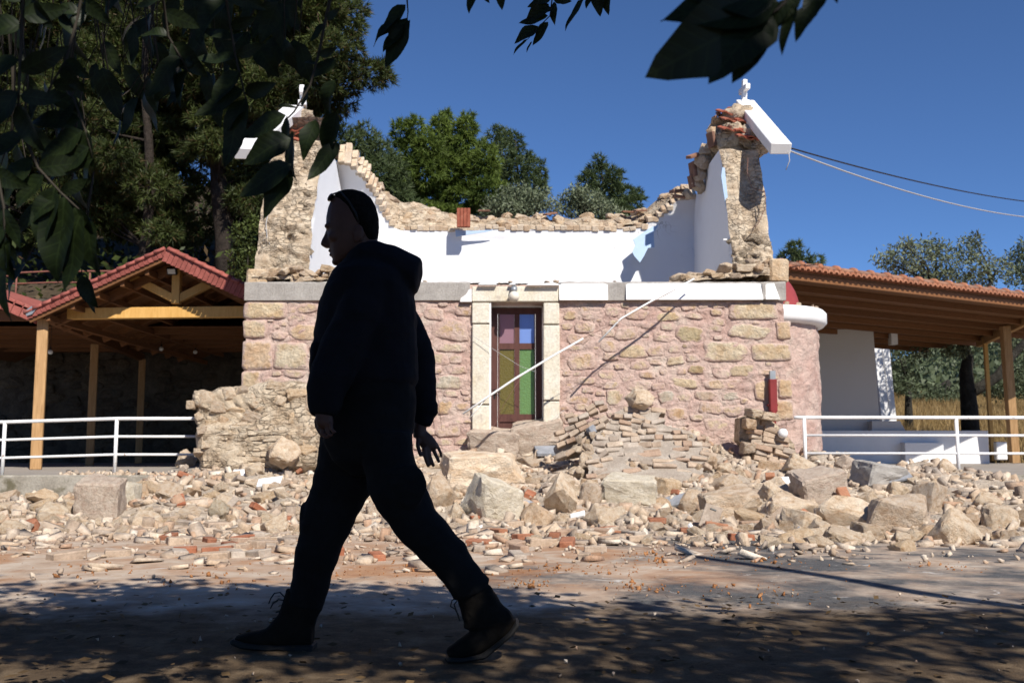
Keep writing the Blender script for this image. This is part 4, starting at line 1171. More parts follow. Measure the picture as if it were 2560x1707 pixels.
def heap_h(x, y):
    ht, toe, pw = np.interp(x, HX, HT), np.interp(x, HX, HTOE), np.interp(x, HX, HPOW)
    end = 15.45 if -4.6 < x < 4.4 else 14.75
    u = (y - toe) / (end - toe)
    if u <= 0: return -0.03 + 0.03 * max(-1, u)
    u = min(1, u)
    h = ht * u ** pw
    nz = 0.16 * noise.noise(Vector((x * 0.9, y * 0.9, 3))) + 0.11 * noise.noise(Vector((x * 2.3, y * 2.3, 7)))
    h += nz * min(1, u * 5) * (0.6 + 0.5 * ht)
    h += min(1, u * 6) * (0.030 * noise.noise(Vector((x * 6, y * 6, 2))) + 0.022 * abs(noise.noise(Vector((x * 13, y * 13, 5)))))
    if y > TE + 0.05 and (x < -4.9 or x > 5.0): h = min(h, TZ - 0.03)
    return h - 0.03 + 0.0
def hit(px, py):
    """photo pixel -> point on the heap or the ground"""
    dx, dz = ray(px, py)
    Y = 4.0
    while Y < 15.4:
        z = CAM_Z + dz * Y
        if z <= max(0.0, heap_h(dx * Y, Y)): break
        Y += 0.03
    return Vector((dx * Y, Y, CAM_Z + dz * Y))
hm = MB()
hm.grid(420, 190, lambda u, v: (-13 + 23 * u, 7.6 + 7.85 * v, heap_h(-13 + 23 * u, 7.6 + 7.85 * v)))
heap_o = tag(hm.build('rubble_bed', M['heap'], None, True, False), 'crushed mortar and earth forming the bed of the rubble heap', 'rubble', kind='stuff')

# --- small debris too many to count, one object
dverts, dfaces = [], []
nv = 0
protoS = []
for me in SMALL:
    v = np.array([q.co[:] for q in me.vertices]); f = np.array([p.vertices[:] for p in me.polygons]); protoS.append((v, f))
bxv = np.array([(x, y, z) for x in (-1, 1) for y in (-1, 1) for z in (-1, 1)], float)
bxf = np.array([(0, 1, 3), (0, 3, 2), (4, 6, 7), (4, 7, 5), (0, 4, 5), (0, 5, 1), (2, 3, 7), (2, 7, 6), (0, 2, 6), (0, 6, 4), (1, 5, 7), (1, 7, 3)])
rr = random.Random(21)
def rot3(rr, full=True):
    from mathutils import Euler
    e = (rr.uniform(0, 6.28), rr.uniform(0, 6.28), rr.uniform(0, 6.28)) if full else (rr.gauss(0, .18), rr.gauss(0, .18), rr.uniform(0, 6.28))
    return np.array(Euler(e).to_matrix())
def put(x, y, z, sx, sy, sz, proto, full=True):
    global nv
    v, f = proto
    q = (v * np.array([sx, sy, sz])) @ rot3(rr, full).T + np.array([x, y, z])
    dverts.append(q); dfaces.append(f + nv); nv += len(q)
cnt = 0
while cnt < 9500:
    x = rr.uniform(-11, 9.5); toe = np.interp(x, HX, HTOE)
    y = toe - 0.5 + (15.3 - toe + 0.5) * rr.random() ** 0.9
    if y > 14.5 and (x < -5.2 or x > 5.2) : continue
    h = heap_h(x, y)
    if h < -0.02 and rr.random() < 0.5: continue
    s = rr.choice([0.015, 0.02, 0.03, 0.035, 0.04, 0.05, 0.06]) * rr.uniform(0.8, 1.2)
    z = max(0, h) + s * 0.12
    if rr.random() < 0.5: put(x, y, z, s * rr.uniform(1, 1.5), s, s * rr.uniform(0.6, 0.9), rr.choice(protoS))
    else: put(x, y, z, s * 1.7, s * 0.95, s * 0.45, (bxv + np.array([[rr.uniform(-.15, .15) for _ in range(3)] for _ in range(8)]), bxf), rr.random() < 0.45)
    cnt += 1
cnt = 0
while cnt < 1900:                               # thin scatter on the road and at the terrace edge
    x = rr.uniform(-9, 6.0)
    y = rr.choice([rr.uniform(5.6, 9.2), rr.uniform(6.5, 9.2), rr.uniform(7.4, 9.2)])
    if x > 1.2 and y < 7.0 - 0.1 * x and rr.random() < 0.85: continue
    if noise.noise(Vector((x * 1.1, y * 1.1, 12))) + 0.25 * (y - 7.0) < rr.uniform(-0.3, 0.5): continue
    s = rr.choice([0.004, 0.005, 0.007, 0.009, 0.012, 0.016, 0.024]) * rr.uniform(0.8, 1.3)
    put(x, y, s * 0.3 + 0.006, s * rr.uniform(1, 1.8), s, s * rr.uniform(0.5, 0.8), rr.choice(protoS)); cnt += 1
for k in range(260):
    x = rr.choice([rr.uniform(-6.6, -4.4), rr.uniform(4.6, 7.0)]); y = TE + 0.05 + 0.5 * rr.random() ** 1.5
    s = rr.uniform(0.015, 0.06); put(x, y, TZ + s * 0.4, s * 1.3, s, s * 0.8, rr.choice(protoS))
cnt = 0
while cnt < 380:                               # flat shards strewn between heap and shade
    x = rr.uniform(-6.5, 2.4); y = rr.uniform(5.9, 9.2)
    if noise.noise(Vector((x * 0.9, y * 1.6, 31))) + 0.22 * (y - 7.2) < rr.uniform(-0.35, 0.4): continue
    s = rr.choice([0.012, 0.018, 0.025, 0.035, 0.05]); cnt += 1
    put(x, y, s * 0.2 + 0.004, s * rr.uniform(1.2, 2.2), s, s * rr.uniform(0.2, 0.45), (bxv + np.array([[rr.uniform(-.3, .3) for _ in range(3)] for _ in range(8)]), bxf), False)
for k in range(120):                            # gravel under the trees
    x, y = rr.uniform(-3.5, 3.5), rr.uniform(2.6, 5.4)
    s = rr.uniform(0.003, 0.009); put(x, y, s * 0.3 + 0.008, s * 1.5, s, s * 0.7, rr.choice(protoS))
o = bpy.data.objects.new('rubble_debris', np_mesh('rubble_debris', np.concatenate(dverts), np.concatenate(dfaces), M['rock_small']))
link(o); tag(o, 'small stones, brick bits and crumbs strewn over the heap and road', 'debris', kind='stuff')

# --- boulders one can point at
rr = random.Random(77)
boulders = [  # px, py, w, h, mesh kind, rot z, tilt, label
 (1193, 1178, 190, 92, 'B', 0.15, -0.18, 'large tan limestone block with cracked orange side below the door'),
 (1234, 1262, 150, 105, 'Bp', 0.5, 0.55, 'pale angular limestone block tilted on its corner'),
 (1400, 1252, 78, 118, 'R', 0.3, 0.15, 'upright pillar-like limestone rock in front of fallen brickwork'),
 (1578, 1234, 122, 74, 'Bp', -0.1, 0.08, 'pale boxy limestone block under the fallen brickwork slab'),
 (1093, 1240, 80, 96, 'R', 0.2, 0.3, 'cream rock directly behind the walking man\'s rear thigh'),
 (1344, 1300, 84, 66, 'R', 1.0, 0.2, 'rough yellowish rock with a dark hollow at its foot'),
 (1506, 1300, 84, 56, 'R', 0.4, -0.1, 'rounded tan rock below the pale boxy block'),
 (1475, 1242, 52, 60, 'R', 0.7, 0.3, 'small upright tan rock between pillar rock and boxy block'),
 (1665, 1224, 58, 50, 'B', 0.7, 0.1, 'small square cream rock beside the boxy block'),
 (1733, 1262, 70, 66, 'R', 0.2, 0.3, 'rounded brownish rock near the leaning brick'),
 (1820, 1268, 160, 78, 'B', 0.2, -0.12, 'broad pale limestone block lying low in the heap'),
 (1974, 1272, 135, 62, 'R', 0.1, -0.1, 'long flat orange-tan rock with pitted underside'),
 (2051, 1226, 118, 84, 'Bk', 0.3, -0.3, 'tilted chunk of pink-plastered masonry below the railing post'),
 (2128, 1286, 150, 76, 'R', -0.2, 0.25, 'long tan rock sloping down over a dark gap'),
 (2256, 1298, 140, 92, 'B', -0.2, 0.12, 'big broad tan rock resting against the faceted boulder'),
 (2391, 1330, 112, 98, 'R', 0.5, 0.4, 'big faceted boulder on the asphalt with sunlit top'),
 (2321, 1253, 54, 80, 'B', 0.5, 0.55, 'narrow upended rock leaning above the broad tan rock'),
 (2208, 1188, 128, 58, 'Bc', 0.2, 0.12, 'flat concrete slab with grey painted side on the terrace edge'),
 (2508, 1302, 90, 66, 'R', 0.9, 0.1, 'rust-stained rock at the foot of the terrace wall'),
 (2248, 1228, 52, 48, 'R', 0.3, 0.2, 'small brown rock under the concrete slab'),
 (2007, 1310, 90, 60, 'B', 0.6, 0.25, 'pale split block in front of the long flat rock'),
 (2175, 1335, 64, 46, 'B', 0.2, 0.1, 'light squared rock at the toe of the heap'),
 (2540, 1347, 70, 40, 'R', 0.2, 0.0, 'low tan rock beside the rust-stained rock'),
 (2120, 1158, 50, 36, 'Rk', 0.5, 0.2, 'pinkish stone on the terrace edge under the lowest rail'),
 (2365, 1168, 46, 38, 'R', 0.5, 0.3, 'pointed ochre stone against the second railing post'),
 (1934, 1236, 62, 56, 'R', 0.5, 0.1, 'knobbly cream rock above the long flat rock'),
 (241, 1262, 96, 112, 'Bk', 0.2, 0.1, 'standing lump of mortar and brick before the terrace wall'),
 (311, 1243, 64, 64, 'Bp', 0.2, 0.1, 'pale cut block leaning by the mortar lump'),
 (102, 1248, 80, 42, 'R', 0.1, 0.0, 'flat cream rock at the foot of the white railing'),
 (117, 1282, 74, 42, 'R', 0.4, 0.2, 'tan wedge rock below the flat cream rock'),
 (351, 1306, 82, 48, 'R', 0.4, 0.1, 'yellowish angular rock with dark recess'),
 (22, 1324, 60, 42, 'R', 0.4, 0.1, 'round tan stone at the left end of the heap'),
 (73, 1318, 42, 36, 'Rr', 0.4, 0.1, 'round brown stone beside the tan stone'),
 (541, 1280, 46, 52, 'Rp', 0.2, 0.2, 'small white plaster-faced stone in fine rubble'),
 (183, 1276, 58, 40, 'B', 0.5, 0.25, 'greyish squared stone by the mortar lump'),
 (461, 1148, 46, 40, 'R', 0.2, 0.1, 'brown stone on the terrace beside the masonry lump'),
 (1344, 1090, 120, 66, 'Bk', 0.15, -0.3, 'sloping slab of pale mortar against the right jamb'),
 (1240, 1108, 118, 62, 'Bk', -0.1, 0.1, 'pale mortar lump filling the foot of the doorway'),
 (1600, 997, 68, 46, 'R', 0.3, 0.1, 'yellow stone perched on top of the fallen brickwork'),
 (700, 1130, 80, 60, 'R', 0.3, 0.4, 'rounded grey stone leaning on the big masonry lump'),
 (1140, 1285, 40, 46, 'R', 0.3, 0.2, 'small cream rock behind the man\'s bent rear knee'),
 (2470, 1255, 66, 44, 'R', .2, .1, 'grey-tan rock against the terrace wall on the asphalt side'),
 (2290, 1340, 50, 36, 'R', .6, .1, 'small tan rock tucked under the broad rock'),
]
MK = {'R': ROCK_L, 'B': BLOCK_L, 'Bp': BLOCK_P, 'Rp': mats(ROCK, M['white_stone']), 'Bk': mats(BLOCK, M['pink_chunk']), 'Rk': mats(ROCK, M['pink_chunk']),
      'Bc': mats(BLOCK, M['concrete']), 'Rr': mats(ROCK, M['red_brick'])}
occupied = []
for (px, py, w, h, kd, rz, tl, lb) in boulders:
    b = hit(px, py + h * 0.30)
    if 'perched' in lb: b = P(px, py + h * 0.3, 13.75)
    if 'masonry lump' in lb and 'grey stone' in lb: b = P(px, py + h * .3, 13.6)
    s = S(b.y) * 1.2
    sc = (w * s / 2, (w + h) * s / 4 * 1.0, h * s / 2 * 1.08)
    c = Vector((b.x, b.y + sc[1] * 0.35, b.z + sc[2] * 0.42))
    o = inst('boulder', rr.choice(MK[kd]), TRS(c, (0.12, tl * 0.6, rz), sc))
    tag(o, lb, 'rock', 'large rocks in the rubble heap'); occupied.append((c.x, c.y, max(sc)))

def where(x):
    for lim, t_ in ((-4.9, 'before the terrace wall under the timber porch'), (-2.4, 'below the big masonry lump'), (-0.7, 'between masonry lump and doorway'), (0.9, 'in front of the doorway'),
                    (2.6, 'below the fallen brickwork slab'), (4.3, 'below the red downpipe'), (99, 'before the railing beside the apse')):
        if x < lim: return t_
# --- middling rocks, each its own object
n = 0; tries = 0
while n < 235 and tries < 9000:
    tries += 1
    px = rr.uniform(-20, 2590)
    lo = np.interp(px, [0, 440, 500, 800, 1100, 1400, 1800, 2050, 2300, 2560], [1235, 1200, 1190, 1150, 1110, 1170, 1150, 1170, 1200, 1250])
    hi = np.interp(px, [0, 500, 1000, 1500, 1900, 2300, 2560], [1335, 1340, 1350, 1360, 1370, 1375, 1350])
    py = lo + (hi - lo) * rr.random() ** 0.8
    if 1480 < px < 1800 and py < 1205: continue
    b = hit(px, py)
    sz = rr.choice([20, 26, 32, 40, 50, 60] if px < 1850 else [30, 38, 46, 56, 66, 80]) * S(b.y) * rr.uniform(0.85, 1.2) / 2
    if any((b.x - a) ** 2 + (b.y - c_) ** 2 < (d * 0.75 + sz) ** 2 for a, c_, d in occupied): continue
    occupied.append((b.x, b.y, sz))
    flat = rr.random() < 0.3
    me = rr.choice(MED_L + BLOCK_L[:2]) if not flat else rr.choice(BLOCK_L)
    o = inst('rubble_stone', me, TRS((b.x, b.y, b.z + sz * 0.12), (rr.uniform(-.5, .5), rr.uniform(-.5, .5), rr.uniform(0, 6.3)), (sz * rr.uniform(1.0, 1.5), sz * 1.05, sz * rr.uniform(0.6, 0.95))))
    tag(o, ('large' if sz > 0.085 else 'small') + (' flat' if flat else ' chunky') + ' loose limestone ' + where(b.x), 'stone', 'loose stones in the rubble heap'); n += 1

# --- fallen bricks and tiles
FB = [brick_mesh('fallen_brick', 0.21, 0.105, 0.06, 100 + s, 0.006) for s in range(5)]
FB_D = mats(FB, M['fallen_brick']); FB_R = mats(FB, M['red_brick'])
n = 0; tries = 0
while n < 120 and tries < 4000:
    tries += 1
    px = rr.choice([rr.uniform(420, 760), rr.uniform(1080, 2050), rr.uniform(0, 2300)])
    py = rr.choice([rr.uniform(1180, 1340), rr.uniform(1280, 1400), rr.uniform(1330, 1420)])
    b = hit(px, py)
    if b.z < 0.03 and px > 1900: continue
    if b.z < 0.03 and py > 1400 - 40 * (px > 1500): continue
    if any((b.x - a) ** 2 + (b.y - c_) ** 2 < (d * 0.6 + 0.07) ** 2 for a, c_, d in occupied): continue
    occupied.append((b.x, b.y, 0.1))
    on_road = b.z < 0.05
    red = rr.random() < 0.3
    k = rr.uniform(0.75, 1.2)
    o = inst('fallen_brick', rr.choice(FB_R if red else FB_D), TRS((b.x, b.y, b.z + (0.022 if on_road else 0.035)), (rr.gauss(0, 0.06 if on_road else 0.5), rr.gauss(0, 0.06 if on_road else 0.5), rr.uniform(0, 3.1)), k))
    st_ = 'flat on the ground ' if on_road else 'in the rubble '
    if red: tag(o, 'loose reddish brick ' + st_ + where(b.x), 'brick', 'loose reddish bricks in the rubble')
    else: tag(o, 'loose dusty grey-brown brick ' + st_ + where(b.x), 'brick', 'loose dusty bricks in the rubble')
    n += 1
# the brick with a frog, leaning
b = hit(1770, 1318)
lb = MB().box((0, 0, 0.11), (0.17, 0.055, 0.25)).build('leaning_brick', with_mat(FB[0], M['fallen_brick']).materials[0], None, False, True, 0.006)
lb.matrix_basis = TRS(b + Vector((0, 0.05, -0.01)), (-0.45, 0.35, -0.2))
tag(lb, 'pinkish brown brick leaning upright with a slot near its top', 'brick')
sl = MB().box((0, -0.031, 0.19), (0.06, 0.010, 0.014)).build('slot', M['black_metal'], lb)
sl.matrix_parent_inverse = Matrix()
# white plaster scraps and grey slabs
for (px, py, w, h, mt, lab) in ((673, 1208, 60, 26, 'white_paint', 'white painted plaster fragment on top of fine rubble'), (1946, 1205, 62, 14, 'white_paint', 'long white plaster strip near the railing post'),
        (1190, 1325, 30, 16, 'white_paint', 'small white plaster scrap behind the boots'), (1727, 1320, 16, 20, 'white_paint', 'tiny square white scrap by the leaning brick'),
        (1445, 1290, 34, 22, 'white_paint', 'white plaster scrap beside the pillar-like rock'), (2003, 1334, 26, 22, 'slate', 'dark grey slate splinter at the toe of the heap'),
        (1370, 1130, 62, 26, 'slate', 'blue-grey slab lying beside the diagonal brick courses'), (2245, 1195, 60, 30, 'slate', 'grey board tilted against the concrete slab'),
        (1310, 1262, 50, 22, 'slate', 'pinkish grey tile propped beside the pale block'), (1480, 1100, 20, 60, 'slate', 'pale bluish plaster strip lying across the brick courses'),
        (600, 1185, 40, 22, 'white_paint', 'white scrap beside grey tile below masonry lump'), (1690, 1255, 70, 26, 'slate', 'grey flat rubble slab beside the boxy block')):
    b = hit(px, py + h * 0.3)
    if 'courses' in lab and w < 30: b = P(px, py, 13.55)
    s = S(b.y)
    me = with_mat(brick_mesh('scrap', w * s, max(w, h) * s * 0.6, max(0.012, 0.25 * h * s), int(px), 0.012), M[mt])
    o = inst('plaster_scrap' if mt == 'white_paint' else 'grey_slab', me, TRS(b + Vector((0, 0, h * s * 0.45)), (0.55, rr.uniform(-.3, .3), rr.uniform(-.3, .3)) if w >= 30 else (0.9, 1.0, 0.2)))
    tag(o, lab, 'fragment')
# stacked small orange sand piles on the road
dverts, dfaces, nv = [], [], 0
for (px, py, w, k) in ((1330, 1462, 60, 120), (1590, 1470, 60, 130), (1640, 1398, 110, 200), (1900, 1402, 150, 240), (1530, 1425, 80, 90), (2350, 1418, 90, 60), (1880, 1478, 120, 90), (1400, 1425, 60, 120), (1180, 1440, 120, 120), (1010, 1425, 140, 120), (560, 1440, 200, 160), (250, 1420, 200, 120)):
    b = hit(px, py); s_ = S(b.y)
    for _ in range(int(k * 0.55)):
        x, y = b.x + rr.gauss(0, 0.7) * w * s_, b.y + rr.gauss(0, 0.9) * w * s_
        r_ = rr.choice([0.003, 0.004, 0.006, 0.008, 0.013]) * rr.uniform(0.7, 1.2) * (1.3 if abs(x - b.x) < 0.2 * w * s_ else 0.8)
        put(x, y, r_ * 0.2 + 0.003, r_ * 1.4, r_, r_ * 0.55, rr.choice(protoS))
o = bpy.data.objects.new('sand_spill', np_mesh('sand_spill', np.concatenate(dverts), np.concatenate(dfaces), M['sand']))
link(o); tag(o, 'crumbs of orange sandy soil spilled over the road', 'sand', kind='stuff')

# ------------------------------------------------------------------ fallen vault: coursed brickwork
BR = [brick_mesh('brick', 0.21, 0.11, 0.072, 200 + s, 0.010) for s in range(6)]
BR_D = mats(BR, M['fallen_brick']); BR_C = mats(BR, M['rubble_core'])
M['mortar_grey'] = stone_mat('grey_mortar', [(0.3, (0.28, 0.23, 0.185)), (0.6, (0.38, 0.325, 0.27)), (0.8, (0.45, 0.40, 0.34))], 6, 45, 0.7, 0.015, None)
base = hit(1620, 1205)
slab = thing('fallen_vault_slab', (base.x, 13.3, base.z), 'large slab of fallen coursed brickwork leaning on the heap under the facade', 'masonry')
def slab_pt(px, py, lift=0.0):
    """leaning face of the slab: foot in the heap, top against the wall"""
    k = (1215 - py) / 195.0
    Y = 12.75 + 1.15 * k
    return P(px, py, Y - lift)
bk = MB()
def edge_x(py):
    jj = 14 * noise.noise(Vector((py * 0.05, 3, 1)))
    l = jj + np.interp(py, [1018, 1040, 1070, 1100, 1130, 1160, 1220], [1560, 1525, 1500, 1475, 1470, 1462, 1470])
    r = -jj + np.interp(py, [1018, 1030, 1060, 1075, 1100, 1130, 1160, 1220], [1640, 1650, 1655, 1720, 1770, 1778, 1770, 1740])
    return l, r
def bf(u, v):
    py = 1022 + 196 * v; l, r = edge_x(py)
    p = slab_pt(l + 6 + (r - l - 12) * u, py)
    return tuple(p + Vector((0, (-0.028 if py < 1115 else -0.05) + 0.03 * noise.noise(p * 4), 0)))
bk.grid(30, 24, bf); bk.build('mortar_bed', M['mortar_grey'], slab, True, False)
row = 0; py = 1022
while py < 1212:
    l, r = edge_x(py)
    x = l + rr.uniform(0, 16)
    hh = rr.uniform(11, 17)
    while x < r - 8:
        wpx = rr.choice([26, 32, 36, 40, 22])
        if py > 1120 and rr.random() < 0.25: wpx *= 1.5
        if rr.random() > (0.08 if py < 1110 else (0.25 if py < 1150 else 0.45)):
            c = slab_pt(x + wpx / 2, py + hh / 2 + 9 * noise.noise(Vector((x * 0.012, row * 0.25, 0))), rr.uniform(-0.03, 0.03) + (0.05 if rr.random() < 0.12 else 0))
            s = S(c.y)
            tw_ = 0.45 * noise.noise(Vector((x * 0.013, row * 0.22, 4))) + (rr.gauss(0, 0.35) if rr.random() < 0.18 else 0)
            inst('brick', rr.choice(BR_D), TRS(c, (rr.gauss(-0.45, 0.16), tw_ + rr.gauss(0.0, 0.06), rr.gauss(0, 0.2)), (wpx * s / 0.21 * 0.985, 1.1, hh * s / 0.072 * rr.uniform(0.85, 1.02))), slab)
        x += wpx
    py += hh; row += 1
for k in range(46):                                              # broken stones lodged in and around the slab
    py_ = rr.uniform(1085, 1225); l, r = edge_x(py_)
    px_ = rr.choice([rr.uniform(l - 25, r + 30), rr.uniform(l - 30, l + 25), rr.uniform(r - 25, r + 40)]); sz = rr.uniform(8, 24) * S(13.2) / 1.6
    inst('stone', rr.choice(MED_L), TRS(slab_pt(px_, py_, 0.03), rrot(rr), (sz * 1.3, sz, sz * 0.8)), slab)
# diagonal courses left of it
base = hit(1440, 1150)
slab2 = thing('fallen_vault_fragment', (base.x, 13.4, base.z), 'smaller brickwork fragment with courses tilted up towards the yellow stone', 'masonry')
m = MB(); m.prism([P(x, y, 13.62) for x, y in ((1385, 1130), (1410, 1095), (1500, 1052), (1512, 1085), (1470, 1140), (1400, 1152))], (0, 0.22, 0.05)); m.build('mortar_bed', M['mortar_grey'], slab2)
d = Vector((1.0, 0, 0.42)).normalized(); nrm = Vector((-0.42, 0, 1)).normalized()
o0 = P(1400, 1143, 13.55)
for rw_ in range(7):
    for k in range(5):
        if (rw_ > 4 and k < 1) or rr.random() < 0.12: continue
        c = o0 + d * (0.02 + 0.205 * k * 0.72 + 0.05 * (rw_ % 2) + 0.03 * rw_) + nrm * (0.076 * rw_)
        if rr.random() < 0.08: continue
        inst('brick', rr.choice(BR_D), TRS(c + Vector((0, rr.uniform(-.02, .02) + 0.02 * rw_, 0)), (-0.3 + rr.gauss(0, .1), -0.40 + rr.gauss(0, .12), rr.gauss(0, .15)), (rr.uniform(0.55, 0.75), 1.0, rr.uniform(0.8, 1.05))), slab2)
# leaning brick stack beside the downpipe
base = hit(1920, 1175)
stack = thing('leaning_brick_stack', (base.x, 14.4, base.z), 'leaning stump of fallen brick courses under the red downpipe', 'masonry')
m = MB(); m.prism([P(x, y, 14.75) for x, y in ((1848, 1100), (1850, 1045), (1880, 1035), (1935, 1055), (1960, 1080), (1985, 1110), (2000, 1180), (1900, 1180), (1870, 1130))], (0, 0.35, 0.0)); m.build('mortar_core', M['rubble_core'], stack)
for rw_ in range(10):
    y0 = 1052 + rw_ * 13.5
    xl = np.interp(y0, [1050, 1100, 1140, 1180], [1862, 1875, 1885, 1860]); xr = np.interp(y0, [1050, 1090, 1120, 1180], [1925, 1962, 1985, 2000])
    x = xl
    while x < xr - 14:
        w_ = rr.choice([34, 42, 50, 30])
        c = P(x + w_ / 2, y0 + 0.28 * (x - xl), 14.68 + rr.uniform(-.05, .03)); s = S(14.6)
        inst('brick', rr.choice(BR_D), TRS(c, (-0.1, 0.27 + rr.gauss(0, .04), rr.gauss(0, .1)), (w_ * s / 0.21 * 0.97, 1.6, 14 * s / 0.072)), stack)
        x += w_
for (px, py, w, h) in ((1920, 1040, 62, 24), (1885, 1032, 40, 22), (1870, 1060, 36, 34), (1868, 1120, 34, 30), (1850, 1170, 44, 24)):
    c = P(px, py, 14.55); s = S(14.55); inst('stone', rr.choice(BLOCK_L), TRS(c, (0.1, 0.1, 0.2), (w * s / 2, 0.14, h * s / 2)), stack)
c = P(1957, 1083, 14.5); MB().rings(ball(c, 0.075, 12, 8)).build('white_lump', M['white_paint'], stack, True)

# ------------------------------------------------------------------ big fallen masonry lump on the left
base = hit(640, 1185)
lump = thing('fallen_masonry_lump', (base.x, 14.0, base.z), 'big lump of fallen rubble masonry with embedded stones before the left corner', 'masonry')
outl = [(481, 978), (500, 974), (520, 982), (545, 968), (580, 965), (610, 968), (650, 955), (720, 950), (790, 962), (800, 1060), (800, 1170), (760, 1185), (640, 1178), (560, 1178), (505, 1172), (495, 1140), (488, 1090), (500, 1070), (485, 1050), (492, 1015), (478, 1000)]
lm = MB()
LY = 14.05
cpx = (650, 1075)
n_ = 90
def lump_ring(t):
    i = int(t * len(outl)) % len(outl); f = t * len(outl) - int(t * len(outl))
    a, b = outl[i], outl[(i + 1) % len(outl)]
    return a[0] + (b[0] - a[0]) * f, a[1] + (b[1] - a[1]) * f
vs = []; levels = [(1.0, 0.55), (1.02, 0.25), (1.0, 0.05), (0.93, -0.05), (0.8, -0.09), (0.65, -0.10), (0.5, -0.10), (0.34, -0.11), (0.18, -0.10), (0.02, -0.1)]
for sc, dy in levels:
    for k in range(n_):
        x, y = lump_ring(k / n_)
        p = P(cpx[0] + (x - cpx[0]) * sc, cpx[1] + (y - cpx[1]) * sc, LY)
        q = 0.09 * noise.noise(Vector((p.x * 3, p.z * 3.5, 1))) + 0.05 * noise.noise(Vector((p.x * 8, p.z * 9, 2))) + 0.03 * noise.noise(Vector((p.x * 16, p.z * 18, 2)))
        low = sst(1.15, 1.05, p.z) * 0.10                       # smoother coursed block underneath, set forward
        p.y += dy + (q if dy < 0.3 else 0) - low
        p.z += 0.04 * noise.noise(Vector((k * 0.6, dy * 3, 3))) if sc > 0.9 else 0
        vs.append(p)
lm.add(vs, [(i * n_ + k, i * n_ + (k + 1) % n_, (i + 1) * n_ + (k + 1) % n_, (i + 1) * n_ + k) for i in range(len(levels) - 1) for k in range(n_)])
lump_b = lm.build('rubble_core', M['rubble_core'], lump, True, True)
for (px, py, w, h) in ((512, 998, 60, 44), (570, 985, 50, 36), (610, 978, 40, 30), (548, 1020, 44, 36), (500, 1045, 30, 30), (530, 1058, 40, 20), (505, 1080, 34, 22), (750, 1045, 90, 60), (735, 1090, 60, 34), (760, 1120, 70, 40), (715, 1060, 40, 26), (700, 1000, 50, 30), (690, 965, 60, 26), (745, 985, 60, 40),
                       (640, 1000, 70, 44), (590, 1030, 60, 40), (640, 1045, 80, 34), (520, 1110, 40, 34), (500, 1130, 30, 24), (700, 1130, 70, 50), (735, 1150, 60, 36), (770, 1080, 40, 40), (480, 1012, 20, 26), (560, 1050, 40, 28), (600, 1065, 50, 20), (660, 1025, 40, 24), (780, 1010, 40, 40)):
    c = P(px, py, LY - 0.03 - (0.10 if py > 1060 else 0)); s = S(LY)
    inst('stone', rr.choice(ROCK_L + BLOCK_L), TRS(c, (rr.uniform(-.2, .2), rr.uniform(-.35, .35), rr.uniform(-.3, .3)), (w * s / 2, 0.10, h * s / 2)), lump_b)
for rw_ in range(7):                                             # coursed brick face of the lower block
    x = 515 + rr.uniform(-8, 8)
    while x < 690:
        w_ = rr.choice([46, 60, 38, 70])
        c = P(x + w_ / 2, 1082 + rw_ * 13, LY - 0.19 + 0.008 * rw_ + rr.uniform(-.012, .012)); s = S(LY)
        inst('brick', rr.choice(BR_C), TRS(c + Vector((0, 0.025, 0)), (rr.gauss(0, .05), rr.gauss(0.0, .04), rr.gauss(0, .05)), (w_ * s / 0.21 * 0.99, 1.0, 12.9 * s / 0.072)), lump_b)
        x += w_
# ================================================================== white pipe railings on the terrace edge
def railing(posts, ends, ztops, label):
    """posts: x positions; rails follow ztops"""
    y = TE + 0.12
    r = thing('pipe_railing', (posts[0], y, TZ), label, 'railing')
    zt = lambda x, k: np.interp(x, [p[0] for p in ztops], [p[1] for p in ztops]) - k
    for k, rad in ((0.0, 0.026), (0.262, 0.019), (0.525, 0.019)):
        xs = [ends[0]] + [p for p in posts if ends[0] < p < ends[1]] + [ends[1]]
        if k and ends[0] > -9: xs = xs[1:]
        MB().tube([(x, y, zt(x, k)) for x in xs], rad, 10).build('rail', M['white_metal'], r, True)
    for x in posts:
        MB().tube([(x, y, TZ - 0.02), (x, y, zt(x, 0) - 0.01)], 0.027, 10).build('post', M['white_metal'], r, True)
xw = lambda px: P(px, 1100, TE + 0.12).x
railing([xw(10 - 560), xw(10 - 280), xw(10), xw(290)], (-12, xw(500)), [(-12, 1.16), (xw(10), 1.165), (xw(290), 1.215), (xw(500), 1.215)], 'white three-bar pipe railing in front of the timber porch')
rl2 = railing([xw(2012), xw(2393), xw(2774), xw(3155)], (xw(1987), 14), [(0, 1.235), (14, 1.225)], 'white three-bar pipe railing beside the apse and white bench')
sh = MB(); c = P(2013, 1185, TE - 0.06)
sh.prism([c + Vector(p) for p in ((-0.05, 0, -0.11), (0.05, 0, -0.12), (0.085, 0.01, -0.03), (0.075, 0.02, 0.09), (0.02, 0.03, 0.13), (-0.03, 0.03, 0.12), (-0.07, 0.02, 0.06), (-0.08, 0.01, -0.04))], (0, 0.012, 0.004))
tag(sh.build('grey_plate', M['grey_metal'], None), 'grey metal plate leaning at the foot of the first railing post', 'plate')

